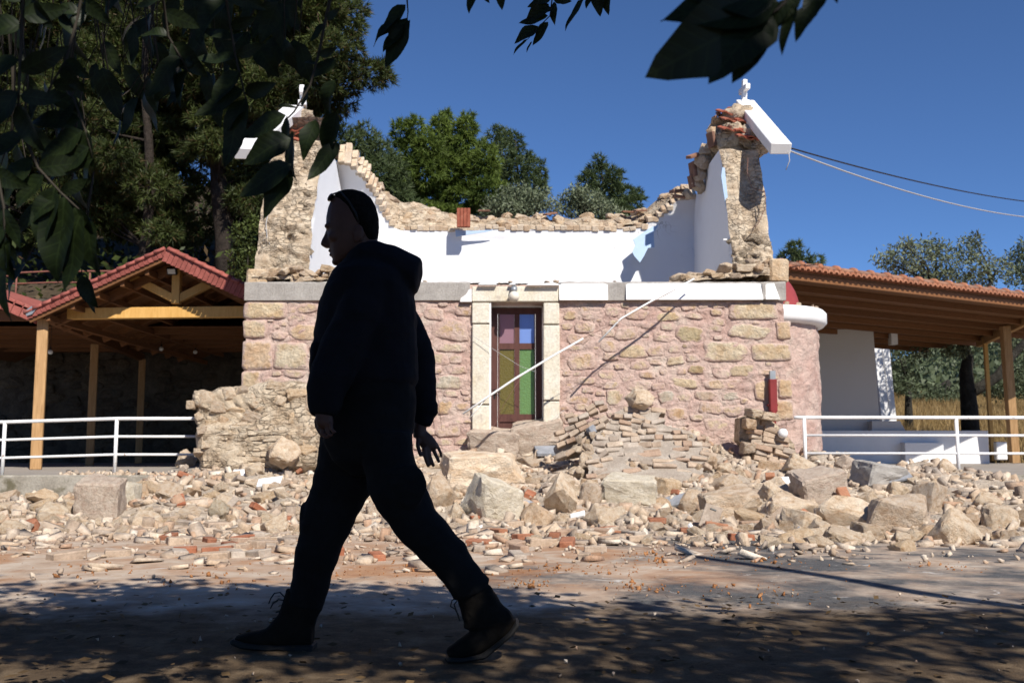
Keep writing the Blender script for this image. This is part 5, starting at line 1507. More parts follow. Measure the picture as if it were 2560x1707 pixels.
# ================================================================== left timber porch with red tiled gable
GY = 19.0
def gz(px, py, Y=GY): return P(px, py, Y)
ridge = gz(418, 632); eL = gz(70, 792)
half = ridge.x - eL.x; drop = ridge.z - eL.z
eR = Vector((ridge.x + half, GY, eL.z))
porch = thing('timber_porch', (ridge.x, GY, TZ), 'open timber porch with red tiled gable roof beside the chapel', 'porch')
DEP = 10.5
def roof_slab(a, b, y0, y1, th, mat, name, par):
    """sloping deck between line a (ridge) and b (eave), from y0 to y1"""
    m = MB()
    t = Vector((b.x - a.x, 0, b.z - a.z)).normalized(); nrm = Vector((-t.z, 0, t.x))
    if nrm.z < 0: nrm = -nrm
    pa, pb = Vector((a.x, y0, a.z)), Vector((b.x, y0, b.z))
    m.prism([pa, pb, pb + nrm * th, pa + nrm * th], (0, y1 - y0, 0))
    return m.build(name, mat, par)
for e, sg in ((eL, -1), (eR, 1)):
    roof_slab(ridge, e, GY + 0.03, GY + DEP, 0.05, M['boards'], 'roof_boards', porch)
    t = Vector((e.x - ridge.x, 0, e.z - ridge.z)).normalized(); nrm = Vector((-t.z, 0, t.x)); nrm = nrm if nrm.z > 0 else -nrm
    tile = MB(); L = (e - ridge).length                       # ribbed tile field
    nn = int(L / 0.05)
    tile.add([tuple(Vector((ridge.x, y, ridge.z)) + t * (L * 1.02 * i / nn) + nrm * (0.065 + 0.02 * math.sin(i * 1.45))) for i in range(nn + 1) for y in (GY - 0.02, GY + DEP + 0.1)],
             [(2 * i, 2 * i + 2, 2 * i + 3, 2 * i + 1) for i in range(nn)])
    tile.build('tile_field', M['tile_red'], porch, False, False)
    fas = MB(); a = ridge + nrm * 0.0; m_ = [ridge + Vector((0, -0.02, 0)) - nrm * 0.13, e + Vector((0, -0.02, 0)) - nrm * 0.13, e + Vector((0, -0.02, 0)) + nrm * 0.03, ridge + Vector((0, -0.02, 0)) + nrm * 0.03]
    fas.prism(m_, (0, 0.045, 0)); fas.build('barge_board', M['timber_dark'], porch)
    # verge: row of tile ends hanging over the board, and round cap tiles on top
    nt = 15
    for i in range(nt):
        u0, u1 = i / nt, (i + 1.04) / nt
        p0, p1 = ridge + t * L * u0, ridge + t * L * u1
        m = MB(); rg = []
        for j in range(3):
            p = p0 + (p1 - p0) * (j / 2); rad = 0.085 + 0.02 * (j == 2 if sg < 0 else j == 2)
            rg.append([p + Vector((0, -0.03, 0)) + nrm * (0.05 + rad * math.sin(k * math.pi / 7) * 0.9) + Vector((0, -rad * math.cos(k * math.pi / 7), 0)) for k in range(8)])
        m.rings(rg); m.build('cap_tile', M['tile_red'], porch, True)
        hang = 0.05 if sg < 0 else 0.17
        for q in range(2):
            pp0 = ridge + t * L * (u0 + (q * 0.5) / nt); pp1 = ridge + t * L * (u0 + (q * 0.5 + 0.46) / nt)
            m = MB(); m.prism([pp0 + Vector((0, -0.085, 0)) + nrm * 0.06, pp1 + Vector((0, -0.085, 0)) + nrm * 0.06, pp1 + Vector((0, -0.06, 0)) - nrm * hang, pp0 + Vector((0, -0.06, 0)) - nrm * (hang + 0.02)], (0, 0.03, 0)); m.build('verge_tile', M['tile_red'], porch)
    # rafters under the boards
    for k in range(1, 9):
        y = GY + 0.5 + k * 1.02
        m = MB().bar(Vector((ridge.x, y, ridge.z - 0.06)), Vector((e.x, y, e.z - 0.06)), 0.07, 0.12); m.build('rafter', M['timber_dark'], porch)
    for k in range(1, 6):                                     # purlins running back
        p = ridge + t * L * (k / 5.6) - nrm * 0.16
        MB().bar((p.x, GY + 0.06, p.z), (p.x, GY + DEP - 0.1, p.z), 0.08, 0.11).build('purlin', M['timber_dark'], porch)
# truss
TY = GY + 0.62
zt_ = P(400, 785, TY).z
tie = MB().bar((eL.x + 0.5, TY, zt_), (eR.x - 0.5, TY, zt_ + 0.05), 0.16, 0.22).build('tie_beam', M['timber_yellow'], porch, False, True, 0.008)
kp = MB().bar((ridge.x, TY, ridge.z - 0.1), (ridge.x, TY, P(430, 760, TY).z), 0.16, 0.16, (0, 1, 0)).build('king_post', M['timber_yellow'], porch, False, True, 0.008)
cz = P(430, 742, TY).z
for sg in (-1, 1):
    MB().bar((ridge.x + sg * 0.05, TY + 0.01, cz - 0.04), (ridge.x + sg * 0.95, TY + 0.01, cz + 0.42), 0.13, 0.16).build('strut', M['timber_yellow'], porch, False, True, 0.008)
    MB().bar((ridge.x, TY, ridge.z - 0.14), (ridge.x + sg * (half - 0.25), TY, eL.z - 0.03), 0.13, 0.17).build('top_chord', M['timber_dark'], porch)
# posts, eaves beams
p1, p2, p3 = P(90, 1165, GY + 0.3), P(224, 1156, 24.2), P(346, 1150, 28.2)
def post(x, y, ztop, w, mat, rz, par):
    m = MB().box((0, 0, (ztop + TZ) / 2), (w, w, ztop - TZ)); o = m.build('post', mat, par, False, True, 0.012)
    o.matrix_basis = Matrix.Translation((x, y, 0)) @ Matrix.Rotation(rz, 4, 'Z'); return o
post(p1.x, GY + 0.3, zt_ - 0.12, 0.20, M['timber'], 0.35, porch)
post(p2.x, 24.2, zt_ - 0.12, 0.18, M['timber'], 0.35, porch)
post(p3.x, 28.2, zt_ - 0.12, 0.18, M['timber'], 0.35, porch)
for x in (p1.x, p2.x, p3.x): pass
MB().bar((p1.x, GY + 0.1, zt_ - 0.06), (p3.x - 0.1, 28.4, zt_ - 0.06), 0.16, 0.2).build('eaves_beam', M['timber_dark'], porch)
MB().bar((eR.x - 0.3, GY + 0.1, zt_ - 0.06), (eR.x - 0.3, 28.4, zt_ - 0.06), 0.16, 0.2).build('eaves_beam', M['timber_dark'], porch)
post(eR.x - 0.3, 27.8, zt_ - 0.12, 0.18, M['timber'], 0.0, porch)
post(eR.x - 0.3, 23.2, zt_ - 0.12, 0.18, M['timber'], 0.0, porch)
# ceiling over the rear bay
MB().box((ridge.x - 3.5, GY + 7.4, zt_ + 0.18), (half * 2 + 7.2, 6.3, 0.05)).build('rear_ceiling', M['boards'], porch)
for k in range(5):
    MB().box((ridge.x - 3.5, GY + 4.4 + k * 1.05, zt_ + 0.09), (half * 2 + 7, 0.10, 0.12)).build('ceiling_joist', M['timber_dark'], porch)
# floodlight and bulbs
c = P(430, 678, TY - 0.12)
fl = tag(MB().box(c, (0.20, 0.06, 0.15), Matrix.Rotation(0.5, 3, 'X')).build('floodlight', M['black_metal'], None, False, True, 0.01), 'small square floodlight fixed under the porch ridge', 'floodlight')
MB().box(c + Vector((0, -0.036, -0.012)), (0.15, 0.012, 0.10), Matrix.Rotation(0.5, 3, 'X')).build('lens', plain_mat('lamp_glass', (0.6, 0.62, 0.62), 0.15, 0.05, 5, 0, 30, 0.6), fl)
MB().tube([c + Vector((0, 0.02, 0.03)), c + Vector((0, 0.1, 0.10))], 0.02, 6).build('bracket', M['black_metal'], fl)
for (px, py, Y, lab) in ((126, 880, 22.5, 'hanging bulb beside the first porch post'), (403, 872, 25.0, 'hanging bulb in front of dark wall right of the third porch post'), (488, 880, 26.5, 'hanging bulb closest to the chapel corner under the porch')):
    c = P(px, py, Y)
    b = tag(MB().rings(ball(c, 0.055, 12, 8)).build('hanging_bulb', M['plastic'], None, True), lab, 'bulb')
    MB().tube([c + Vector((0, 0, 0.05)), c + Vector((0, 0, 0.12)), c + Vector((0, 0, 0.13)), (c.x, c.y, zt_ + 0.16)], [0.02, 0.02, 0.006, 0.006], 6).build('flex', M['black_metal'], b)
# dark stone wall at the back, courses of rough stones
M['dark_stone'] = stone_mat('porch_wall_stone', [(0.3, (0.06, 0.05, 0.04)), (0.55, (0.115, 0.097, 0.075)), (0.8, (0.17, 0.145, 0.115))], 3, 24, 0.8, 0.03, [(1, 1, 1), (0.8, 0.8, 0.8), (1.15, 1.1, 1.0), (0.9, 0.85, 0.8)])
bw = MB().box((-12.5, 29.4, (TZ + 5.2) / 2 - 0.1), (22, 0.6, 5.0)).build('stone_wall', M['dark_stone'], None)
tag(bw, 'dark rubble stone wall closing the back of the porch', 'wall')
rr = random.Random(44)
sm = mats(MED[:4], M['dark_stone'])
for k in range(230):
    x, z = rr.uniform(-17.5, -6.0), rr.uniform(TZ + 0.1, 3.6)
    w = rr.uniform(0.14, 0.34)
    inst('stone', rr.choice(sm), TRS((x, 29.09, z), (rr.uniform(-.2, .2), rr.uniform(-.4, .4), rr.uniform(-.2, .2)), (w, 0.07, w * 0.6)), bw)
# second gable to the left
r2 = thing('timber_porch', (eL.x - 2.5, GY + 0.4, TZ), 'second red tiled porch roof rising left from the valley gutter', 'porch')
rg2 = Vector((eL.x - half * 1.0, GY + 0.4, ridge.z - 0.15)); e2 = Vector((eL.x + 0.02, GY + 0.4, eL.z + 0.03)); e3 = Vector((rg2.x - half, GY + .4, eL.z))
for e in (e2, e3):
    roof_slab(rg2, e, GY + 0.45, GY + DEP, 0.05, M['boards'], 'roof_boards', r2)
    t = Vector((e.x - rg2.x, 0, e.z - rg2.z)).normalized(); nrm = Vector((-t.z, 0, t.x)); nrm = nrm if nrm.z > 0 else -nrm; L = (e - rg2).length
    for i in range(15):
        p0, p1 = rg2 + t * L * i / 15, rg2 + t * L * (i + 0.96) / 15
        m = MB(); m.prism([p0 + nrm * 0.16, p1 + nrm * 0.14, p1 - nrm * 0.13, p0 - nrm * 0.12], (0, 0.06, 0)); m.build('verge_tile', M['tile_red'], r2, False, True, 0.01)
    tile = MB().prism([rg2 + nrm * 0.055, e + nrm * 0.055, e + nrm * 0.10, rg2 + nrm * 0.10], (0, DEP, 0)); tile.build('tile_field', M['tile_red'], r2)
MB().bar((rg2.x - half, GY + 0.9, zt_), (eL.x + 0.2, GY + 0.9, zt_), 0.14, 0.2).build('tie_beam', M['timber_dark'], r2)
post(e3.x + 0.3, GY + 0.9, zt_ - 0.1, 0.18, M['timber'], 0.3, r2)
tag(MB().prism([P(x, y, 18.9) for x, y in ((62, 778), (78, 765), (92, 770), (80, 785), (66, 790))], (0, 0.1, 0)).build('flashing', M['grey_metal'], r2))
# terrace ledge with rusty railing above and behind the porch
rb = thing('rusty_railing', (-16, 31.8, 5.2), 'rusty brown pipe railing on the bank behind the porch roof', 'railing')
ry = 31.9
zz = lambda px, py: P(px, py, ry)
MB().tube([zz(-60, 694), zz(20, 690), zz(45, 682), zz(130, 678), zz(300, 678), zz(480, 690)], 0.03, 8).build('rail', M['rail_rust'], rb, True)
MB().tube([zz(-60, 715), zz(20, 710), zz(130, 706), zz(300, 706), zz(480, 712)], 0.024, 8).build('rail', M['rail_rust'], rb, True)
for px in (-40, 42, 225, 330, 440):
    a = zz(px, 682); MB().tube([(a.x, ry, slope_h(a.x, ry) - 0.1), a], 0.028, 8).build('post', M['rail_rust'], rb, True)
bk = MB(); bk.grid(40, 8, lambda u, v: (-22 + 13 * u, 30.0 + 1.9 * v, 5.0 + 0.28 * v + 0.1 * noise.noise(Vector((u * 20, v * 3, 1)))))
tag(bk.build('earth_bank', M['bank_earth'], None, True, False), kind='structure')

# ================================================================== right porch: tiled mono-pitch roof on posts
A, B = P(1940, 676, 18.8), P(2640, 752, 23.4)
B.z = A.z
dirv = (B - A); dirv.z = 0; LEN = 14.0; dirv.normalize()
bkv = Vector((-dirv.y, dirv.x, 0))
rp = thing('tiled_porch', (8.5, 22.5, TZ), 'timber porch with orange tiled lean-to roof behind the apse', 'porch')
def RP(s, d, dz=0.0):
    """s along the front edge, d backwards; roof falls 11 cm per metre"""
    return A + dirv * s + bkv * d + Vector((0, 0, dz - 0.018 * d))
WD = 7.4
m = MB(); m.prism([RP(-0.6, 0), RP(LEN, 0), RP(LEN, WD), RP(-0.6, WD)], (0, 0, 0.045)); m.build('roof_boards', M['boards'], rp)
m = MB(); m.prism([RP(-0.6, -0.03, .05), RP(LEN, -0.03, .05), RP(LEN, WD, .05), RP(-0.6, WD, .05)], (0, 0, 0.09)); m.build('tile_field', M['tile_orange'], rp)
i = 0; s = -0.3
while s < LEN:                                              # scalloped tile ends
    m = MB(); rg = []
    for d in (-0.14, 0.25):
        rg.append([RP(s + 0.075 - 0.078 * math.cos(k * math.pi / 6), d, 0.03 + 0.075 * math.sin(k * math.pi / 6) + 0.02) for k in range(7)] + [RP(s + 0.075 + 0.055 * math.cos(k * math.pi / 4), d, 0.03 + 0.048 * math.sin(k * math.pi / 4)) for k in range(5)])
    m.rings(rg); m.build('roof_tile', M['tile_orange'], rp); s += 0.158
s = -0.3
while s < LEN:                                              # cap tiles along the top edge
    m = MB(); rg = []
    for q, rad in ((0, 0.085), (0.40, 0.085), (0.41, 0.115), (0.50, 0.115)):
        rg.append([RP(s + q, 0.02 - rad * math.cos(k * math.pi / 7) * 1.1, 0.12 + rad * 1.15 * math.sin(k * math.pi / 7)) for k in range(8)])
    m.rings(rg[:2]); m.build('cap_tile', M['tile_brown'], rp, True)
    m = MB(); m.rings(rg[2:]); m.build('cap_joint', M['tile_orange'], rp, True); s += 0.50
for k in range(9):                                          # joists parallel to the front edge
    d = 0.06 + k * 0.9
    MB().bar(RP(-0.6, d, -0.07), RP(LEN, d, -0.07), 0.08, 0.13).build('joist', M['timber_dark'], rp)
for k in range(34):                                         # board joints below the deck
    pass
q1 = P(2530, 1150, 25.2); q2 = P(2480, 1146, 26.3)
bz = RP(0, 0).z - 0.5
e1, e0 = P(2446, 858, 29.6), P(2620, 775, 24.0)
MB().bar(e0, e1, 0.14, 0.24).build('side_beam', M['timber'], rp, False, True, 0.008)
MB().bar(P(2512, 815, 26.0), P(2537, 1157, 26.2), 0.21, 0.21, (0, 1, 0)).build('post', M['timber'], rp, False, True, 0.01)
MB().bar(P(2462, 845, 28.9), P(2482, 1152, 28.8), 0.10, 0.10, (0, 1, 0)).build('prop', M['timber_yellow'], rp)

# white building end under the porch, with battered pier and bench
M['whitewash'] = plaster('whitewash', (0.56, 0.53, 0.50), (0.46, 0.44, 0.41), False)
hs = thing('white_outbuilding', (7.2, 23.0, TZ), 'whitewashed outbuilding end wall in the shade of the tiled porch', 'building')
HY = 27.4
pts = [(1985, 1158), (2206, 1158), (2182, 806), (1985, 780)]
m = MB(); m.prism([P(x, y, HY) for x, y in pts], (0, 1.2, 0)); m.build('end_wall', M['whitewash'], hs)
bp = thing('white_pier', (P(2215, 1100, 34.6).x, 34.6, 0.5), 'sunlit white battered pier showing past the end of the shaded outbuilding wall', 'pier')
m = MB(); m.prism([P(x, y, 34.5) for x, y in ((2178, 790), (2193, 790), (2238, 1140), (2214, 1140))], (0.0, 0.6, 0)); m.build('inner_rib', M['white_paint'], bp)
m = MB(); m.prism([P(x, y, 34.7) for x, y in ((2197, 790), (2216, 790), (2250, 1140), (2238, 1140))], (0.0, 0.6, 0)); m.build('outer_rib', M['white_paint'], bp)
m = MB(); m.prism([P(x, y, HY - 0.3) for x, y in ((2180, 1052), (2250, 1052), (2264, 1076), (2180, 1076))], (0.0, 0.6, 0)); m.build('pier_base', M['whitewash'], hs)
m = MB(); c0 = P(2232, 842, HY + 1.0); m.box(c0, (0.18, 0.25, 0.46)); m.build('wall_lamp', M['white_paint'], hs)
bn = thing('white_bench', (9.5, 26.3, TZ), 'low whitewashed masonry bench with a step beside the tiled porch', 'bench')
BY = 26.9
m = MB(); a, b = P(2040, 1076, BY), P(2474, 1146, BY)
m.box(((a.x + b.x) / 2, BY + 0.25, (a.z + TZ) / 2), (b.x - a.x, 0.5, a.z - TZ)); m.build('seat', M['white_paint'], bn, False, True, 0.012)
m = MB(); a, b = P(2262, 1106, BY - .3), P(2360, 1135, BY - .3); m.box(((a.x + b.x) / 2, BY - 0.15, (a.z + TZ) / 2), (b.x - a.x, 0.296, a.z - TZ)); m.build('step', M['white_paint'], bn, False, True, 0.01)
m = MB(); a, b = P(2488, 1098, 24.5), P(2512, 1122, 24.5)
tag(MB().box((P(2500, 1100, 28).x, 28.0, TZ + 0.35), (0.3, 0.18, 0.5)).build('white_box', M['white_paint'], None, False, True, 0.02), 'small white box beside the thin yellow prop of the tiled porch', 'box')

# ================================================================== wires from the right gable
g0 = P(1976, 366, 17.0); g1 = P(1980, 382, 16.7)
pole2 = Vector((19.5, 31, 0))
def wire(a, b, sag, mat, lab, r=0.013):
    a, b = Vector(a), Vector(b)
    m = MB().tube([a + (b - a) * (i / 30) - Vector((0, 0, sag * 4 * (i / 30) * (1 - i / 30))) for i in range(31)], r, 5)
    return tag(m.build('overhead_cable', M[mat], None, True), lab, 'cable')
wire(P(1962, 366, 15.7), P(2780, 515, 30.9), 0.30, 'cable_black', 'thin dark overhead cable leaving the right gable, the upper one', 0.014)
wire(P(1960, 372, 15.62), P(2780, 540, 30.9), 0.50, 'cable_grey', 'sagging pale overhead cable leaving the right gable, the lower one', 0.014)
pt = P(2780, 515, 31)
up = thing('utility_pole', (pt.x, 31, 0.4), 'round timber utility pole carrying the chapel cables beyond the porch', 'utility pole')
MB().tube([(pt.x, 31, 0.2), (pt.x, 31, pt.z + 0.4)], [0.14, 0.10], 10).build('shaft', M['bark'], up, True)
MB().bar((pt.x - 0.5, 31, pt.z - 0.02), (pt.x + 0.5, 31, pt.z - 0.02), 0.08, 0.1).build('crossarm', M['bark'], up)
MB().tube([P(1972, 380, 15.62), P(1974, 402, 15.60), P(1965, 425, 15.60)], 0.008, 5).build('cable_end', M['cable_grey'], chapel, True)
# the pole whose shadow crosses the road stands outside the picture on the right
tipg = hit(1690, 1383); base_dir = Vector((SUN.x, SUN.y, 0)).normalized()
Hp = 6.2; bp_ = tipg + base_dir * (Hp / math.tan(SUN_EL))
lp2 = thing('utility_pole', (bp_.x, bp_.y, 0), 'tall steel pole standing on the near roadside', 'utility pole')
MB().tube([(bp_.x, bp_.y, -0.1), (bp_.x, bp_.y, Hp)], [0.085, 0.065], 12).build('shaft', M['grey_metal'], lp2, True)
# ================================================================== trees
def blades(centers, normals, per, length, width, droop, rng, spread=1.0):
    """needle tufts: thin triangles fanning out from each centre"""
    n = len(centers)
    c = np.repeat(centers, per, 0); nn = np.repeat(normals, per, 0)
    d = nn + spread * rng.normal(size=(n * per, 3)); d /= np.linalg.norm(d, axis=1, keepdims=True)
    L = length * rng.uniform(0.6, 1.15, (n * per, 1))
    side = np.cross(d, rng.normal(size=(n * per, 3))); side /= np.linalg.norm(side, axis=1, keepdims=True)
    tip = c + d * L; tip[:, 2] -= droop * L[:, 0]
    a = c + side * width / 2; b = c - side * width / 2
    v = np.stack([a, b, tip], 1).reshape(-1, 3)
    return v, np.arange(len(v)).reshape(-1, 3)
def leaves(centers, size, rng, aspect=0.4, up=0.3):
    """small diamond leaves"""
    n = len(centers)
    d = rng.normal(size=(n, 3)); d[:, 2] += up; d /= np.linalg.norm(d, axis=1, keepdims=True)
    s = np.cross(d, rng.normal(size=(n, 3))); s /= np.linalg.norm(s, axis=1, keepdims=True)
    L = size * rng.uniform(0.6, 1.2, (n, 1))
    v = np.stack([centers, centers + d * L * 0.5 + s * L * aspect * 0.5, centers + d * L, centers + d * L * 0.5 - s * L * aspect * 0.5], 1).reshape(-1, 3)
    return v, np.arange(len(v)).reshape(-1, 4)
def pad_points(pads, dens, rng, shell=0.55):
    cs, ns = [], []
    for c, r in pads:
        n = max(8, int(dens * (r[0] * r[1] + r[0] * r[2] + r[1] * r[2]) * 4))
        d = rng.normal(size=(n, 3)); d /= np.linalg.norm(d, axis=1, keepdims=True)
        rad = shell + (1 - shell) * rng.random((n, 1)) ** 0.6
        # lumpy outline
        lump = 1 + 0.22 * np.sin(d[:, :1] * 5 + c[0] * 3) * np.cos(d[:, 2:] * 6 + c[2] * 2)
        p = np.array(c) + d * rad * lump * np.array(r)
        cs.append(p); nn = d.copy(); nn[:, 2] += 0.45; ns.append(nn / np.linalg.norm(nn, axis=1, keepdims=True))
    return np.concatenate(cs), np.concatenate(ns)
def limb_mesh(trunk, tr, pads, rng, k0=0.35, lr=0.06):
    """trunk polyline with limbs curving to every pad"""
    m = MB()
    m.tube(trunk, tr, 10)
    T = [Vector(t) for t in trunk]
    for c, r in pads:
        c = Vector(c)
        best = min(range(len(T)), key=lambda i: (T[i] - c).length + max(0, T[i].z - c.z + 0.3) * 3)
        s = T[best]
        mid = s.lerp(c, 0.5) + Vector((0, 0, -0.12 * (c - s).length + 0.1))
        L = (c - s).length
        m.tube([s, s.lerp(mid, 0.6), mid, c], [min(tr[best] * 0.6, lr * (0.6 + 0.16 * L)), lr * 0.7, lr * 0.5, lr * 0.15], 6)
    return m
def px_pads(lst, Y, rng, jy=1.2):
    out = []
    for q in lst:
        px, py, rx, ry = q[:4]
        y = Y + (q[4] if len(q) > 4 else rng.uniform(-jy, jy * 0.5))
        c = P(px, py, y); s = S(y)
        out.append((tuple(c), (rx * s, max(rx, ry) * s * 0.9, ry * s)))
    return out
def pine(label, group, base, trunk, tr, pads, mat, dens=16, per=12, nl=0.26, nw=0.04, seed=0, bark='bark'):
    rng = np.random.default_rng(seed)
    t = thing('pine_tree', base, label, 'tree', group)
    limb_mesh(trunk, tr, pads, rng).build('trunk', M[bark], t, True)
    c, n = pad_points(pads, dens, rng)
    v, f = blades(c, n, per, nl, nw, 0.12, rng, 0.75)
    o = bpy.data.objects.new('crown', np_mesh('crown', v, f, mat)); link(o, t)
    return len(f)
def trunk_to(px0, py0, Y, px1, py1, n=6, wob=0.2, rng=RNG):
    a, b = P(px0, py0, Y), P(px1, py1, Y)
    return [tuple(a.lerp(b, i / n) + Vector((rng.uniform(-wob, wob), rng.uniform(-wob, wob), 0)) * (0 < i)) for i in range(n + 1)]
NT_ = 0
rg = np.random.default_rng(3)
def cloud(x0, x1, y0, y1, n, rx, ry, fn=None):
    out = []
    while len(out) < n:
        x, y = rg.uniform(x0, x1), rg.uniform(y0, y1)
        if fn and not fn(x, y): continue
        k = rg.uniform(0.7, 1.25); out.append((x, y, rx * k, ry * k))
    return out
def gz_of(px, Y): return slope_h(P(px, 700, Y).x, Y)
def on_slope(px, Y):
    x = P(px, 700, Y).x; return Vector((x, Y, slope_h(x, Y) - 0.15))
# big dark pines on the bank behind the left porch
def big_pine(px, Y, top, pads, label, mat, seed, r0=0.34, dens=24):
    global NT_
    b = on_slope(px, Y); tp = P(px + 20, top, Y)
    tr = [tuple(b.lerp(tp, i / 7) + Vector((0.18 * math.sin(i * 1.3 + seed), 0.1 * math.cos(i), 0))) for i in range(8)]
    NT_ += pine(label, 'pines behind the porch', b, tr, [r0 * (1 - 0.11 * i) for i in range(8)], px_pads(pads, Y, rg, 2.0), mat, dens, 12, 0.32, 0.045, seed)
big_pine(548, 34.0, -150, cloud(420, 800, -80, 320, 36, 85, 46) + cloud(430, 640, 280, 540, 10, 60, 32)
         + [(850, 40, 70, 60), (885, 30, 35, 40), (820, 120, 70, 55), (905, 185, 78, 32), (940, 175, 40, 22), (850, 200, 70, 40), (800, 250, 70, 40), (840, 262, 50, 36), (870, 120, 40, 40), (760, 60, 80, 60), (780, 160, 70, 50)],
         'tall dark pine with thick trunk whose crown overhangs the left gable', M['pine_a'], 1, 0.36)
big_pine(430, 37.0, -200, cloud(180, 470, -100, 600, 58, 90, 50), 'tall dark pine standing next to the thick trunked pine', M['pine_a'], 2)
big_pine(360, 33.5, -150, cloud(200, 420, 180, 600, 16, 70, 34), 'slim pine with low lit boughs above the porch ridge', M['pine_a'], 5, 0.22)
big_pine(150, 35.5, -200, cloud(-120, 260, -100, 600, 64, 90, 50), 'dark pine rising behind the valley of the two porch roofs', M['pine_a'], 3)
big_pine(-130, 37.0, -200, cloud(-350, 60, -100, 600, 40, 95, 50), 'dark pine at the far end of the bank', M['pine_a'], 4)
big_pine(650, 40.0, 60, cloud(560, 800, 60, 600, 48, 80, 48), 'dense pine behind the left gable', M['pine_a'], 6)
big_pine(880, 39.0, 300, [(860, 350, 55, 40), (905, 345, 40, 34), (840, 400, 60, 45), (900, 400, 60, 50), (950, 390, 40, 45), (930, 440, 60, 45), (880, 460, 70, 45), (980, 430, 40, 40), (985, 480, 50, 40), (930, 500, 70, 40), (1000, 520, 60, 30)],
         'low spreading pine just behind the broken vault', M['pine_c'], 7, 0.2)
def mid_pine(px, Y, pads, label, mat, seed, dens=16, py0=620):
    global NT_
    ys = [p[1] for p in pads]
    b = P(px, py0, Y); b.z = slope_h(b.x, Y) - 0.1 if b.x < 14 else field_h(b.x, Y) - .1
    tp = P(px, min(ys) + 10, Y)
    tr = [tuple(b.lerp(tp, i / 6) + Vector((0.12 * math.sin(i * 1.7 + seed), 0.1 * math.cos(i), 0))) for i in range(7)]
    NT_ += pine(label, 'pines behind the chapel', b, tr, [0.22 * (1 - 0.14 * i) for i in range(7)], px_pads(pads, Y, rg, 1.2), mat, dens * 2.2, 11, 0.30, 0.048, seed)
mid_pine(1120, 42.0, [(1005, 330, 26, 32), (1040, 320, 20, 30), (1025, 380, 48, 40), (1070, 370, 40, 40), (1100, 320, 24, 34), (1118, 300, 14, 24), (1135, 350, 40, 44), (1168, 318, 22, 40), (1160, 370, 40, 40), (1060, 430, 60, 40), (1120, 420, 60, 44), (1190, 430, 55, 44), (1010, 430, 40, 40),
                      (1080, 490, 70, 36), (1150, 490, 70, 36), (1215, 400, 34, 44), (1220, 480, 50, 40), (1020, 490, 50, 36), (1105, 380, 44, 40), (1090, 540, 80, 30), (1170, 545, 80, 30)],
         'bright green pine with tufted top behind the chapel', M['pine_b'], 11, 20)
mid_pine(1290, 45.0, [(1238, 345, 22, 30), (1255, 385, 34, 40), (1262, 340, 16, 24), (1290, 365, 20, 34), (1285, 420, 36, 40), (1325, 420, 18, 44), (1330, 470, 30, 34), (1355, 430, 10, 30), (1355, 470, 16, 26), (1270, 470, 50, 40), (1310, 500, 50, 30), (1260, 520, 60, 30)],
         'greyer green pine beside the bright green pine', M['pine_c'], 12, 13)
mid_pine(1510, 44.0, [(1498, 408, 16, 22), (1495, 440, 34, 30), (1470, 452, 24, 26), (1530, 450, 22, 30), (1550, 445, 12, 20), (1520, 485, 44, 30), (1555, 490, 36, 28), (1590, 485, 18, 14), (1575, 510, 36, 22), (1470, 495, 40, 30), (1510, 530, 70, 26)],
         'lone small pine standing above the vault fill', M['pine_c'], 13, 14)
mid_pine(1990, 40.0, [(1985, 622, 22, 18), (1970, 645, 24, 22), (2005, 650, 24, 20), (1985, 670, 34, 20)], 'pine top showing just over the tiled porch beside the gable', M['pine_c'], 14, 16)
mid_pine(2045, 42.0, [(2046, 652, 10, 14), (2048, 670, 16, 14), (2040, 690, 24, 14)], 'small pine tip beside the bigger pine top', M['pine_c'], 15, 16)

def olive(label, base, limbs, pads, mat, dens, size, seed, group='olive trees'):
    rng = np.random.default_rng(seed)
    t = thing('olive_tree', base, label, 'tree', group)
    m = MB()
    for pts, rad in limbs: m.tube(pts, rad, 9)
    T = [Vector(p) for pts, _ in limbs for p in pts[1:]]
    for c, r in pads:
        c = Vector(c); s = min(T, key=lambda q: (q - c).length)
        m.tube([s, s.lerp(c, 0.5) + Vector((0, 0, 0.1)), c], [0.05, 0.03, 0.01], 5)
    m.build('trunk', M['bark_olive'], t, True)
    c, n = pad_points(pads, dens, rng, 0.3)
    v, f = leaves(c, size, rng, 0.34, 0.4)
    o = bpy.data.objects.new('crown', np_mesh('crown', v, f, mat)); link(o, t)
# olives over the vault edge
for i, (px, lst, Y, lab) in enumerate(((1310, [(1250, 510, 45, 30), (1300, 495, 50, 36), (1345, 500, 45, 34), (1380, 520, 30, 24), (1290, 530, 80, 24), (1230, 535, 40, 24), (1265, 480, 22, 20)], 33.0, 'round silvery olive showing above the middle of the vault'),
                                  (1460, [(1440, 485, 34, 26), (1470, 500, 44, 30), (1420, 505, 34, 26), (1500, 520, 40, 24), (1440, 530, 60, 24), (1530, 535, 40, 18)], 33.5, 'small silvery olive in front of the lone pine'))):
    b = P(px, 600, Y); b.z = 0.3 if b.x > 2 else slope_h(b.x, Y)
    tp = P(px, 520, Y)
    olive(lab, b, [([tuple(b), tuple(b.lerp(tp, 0.5) + Vector((0.15, 0, 0))), tuple(tp)], [0.22, 0.16, 0.08])], px_pads(lst, Y, rg, 0.5), M['olive_leaf'], 210, 0.14, 50 + i)
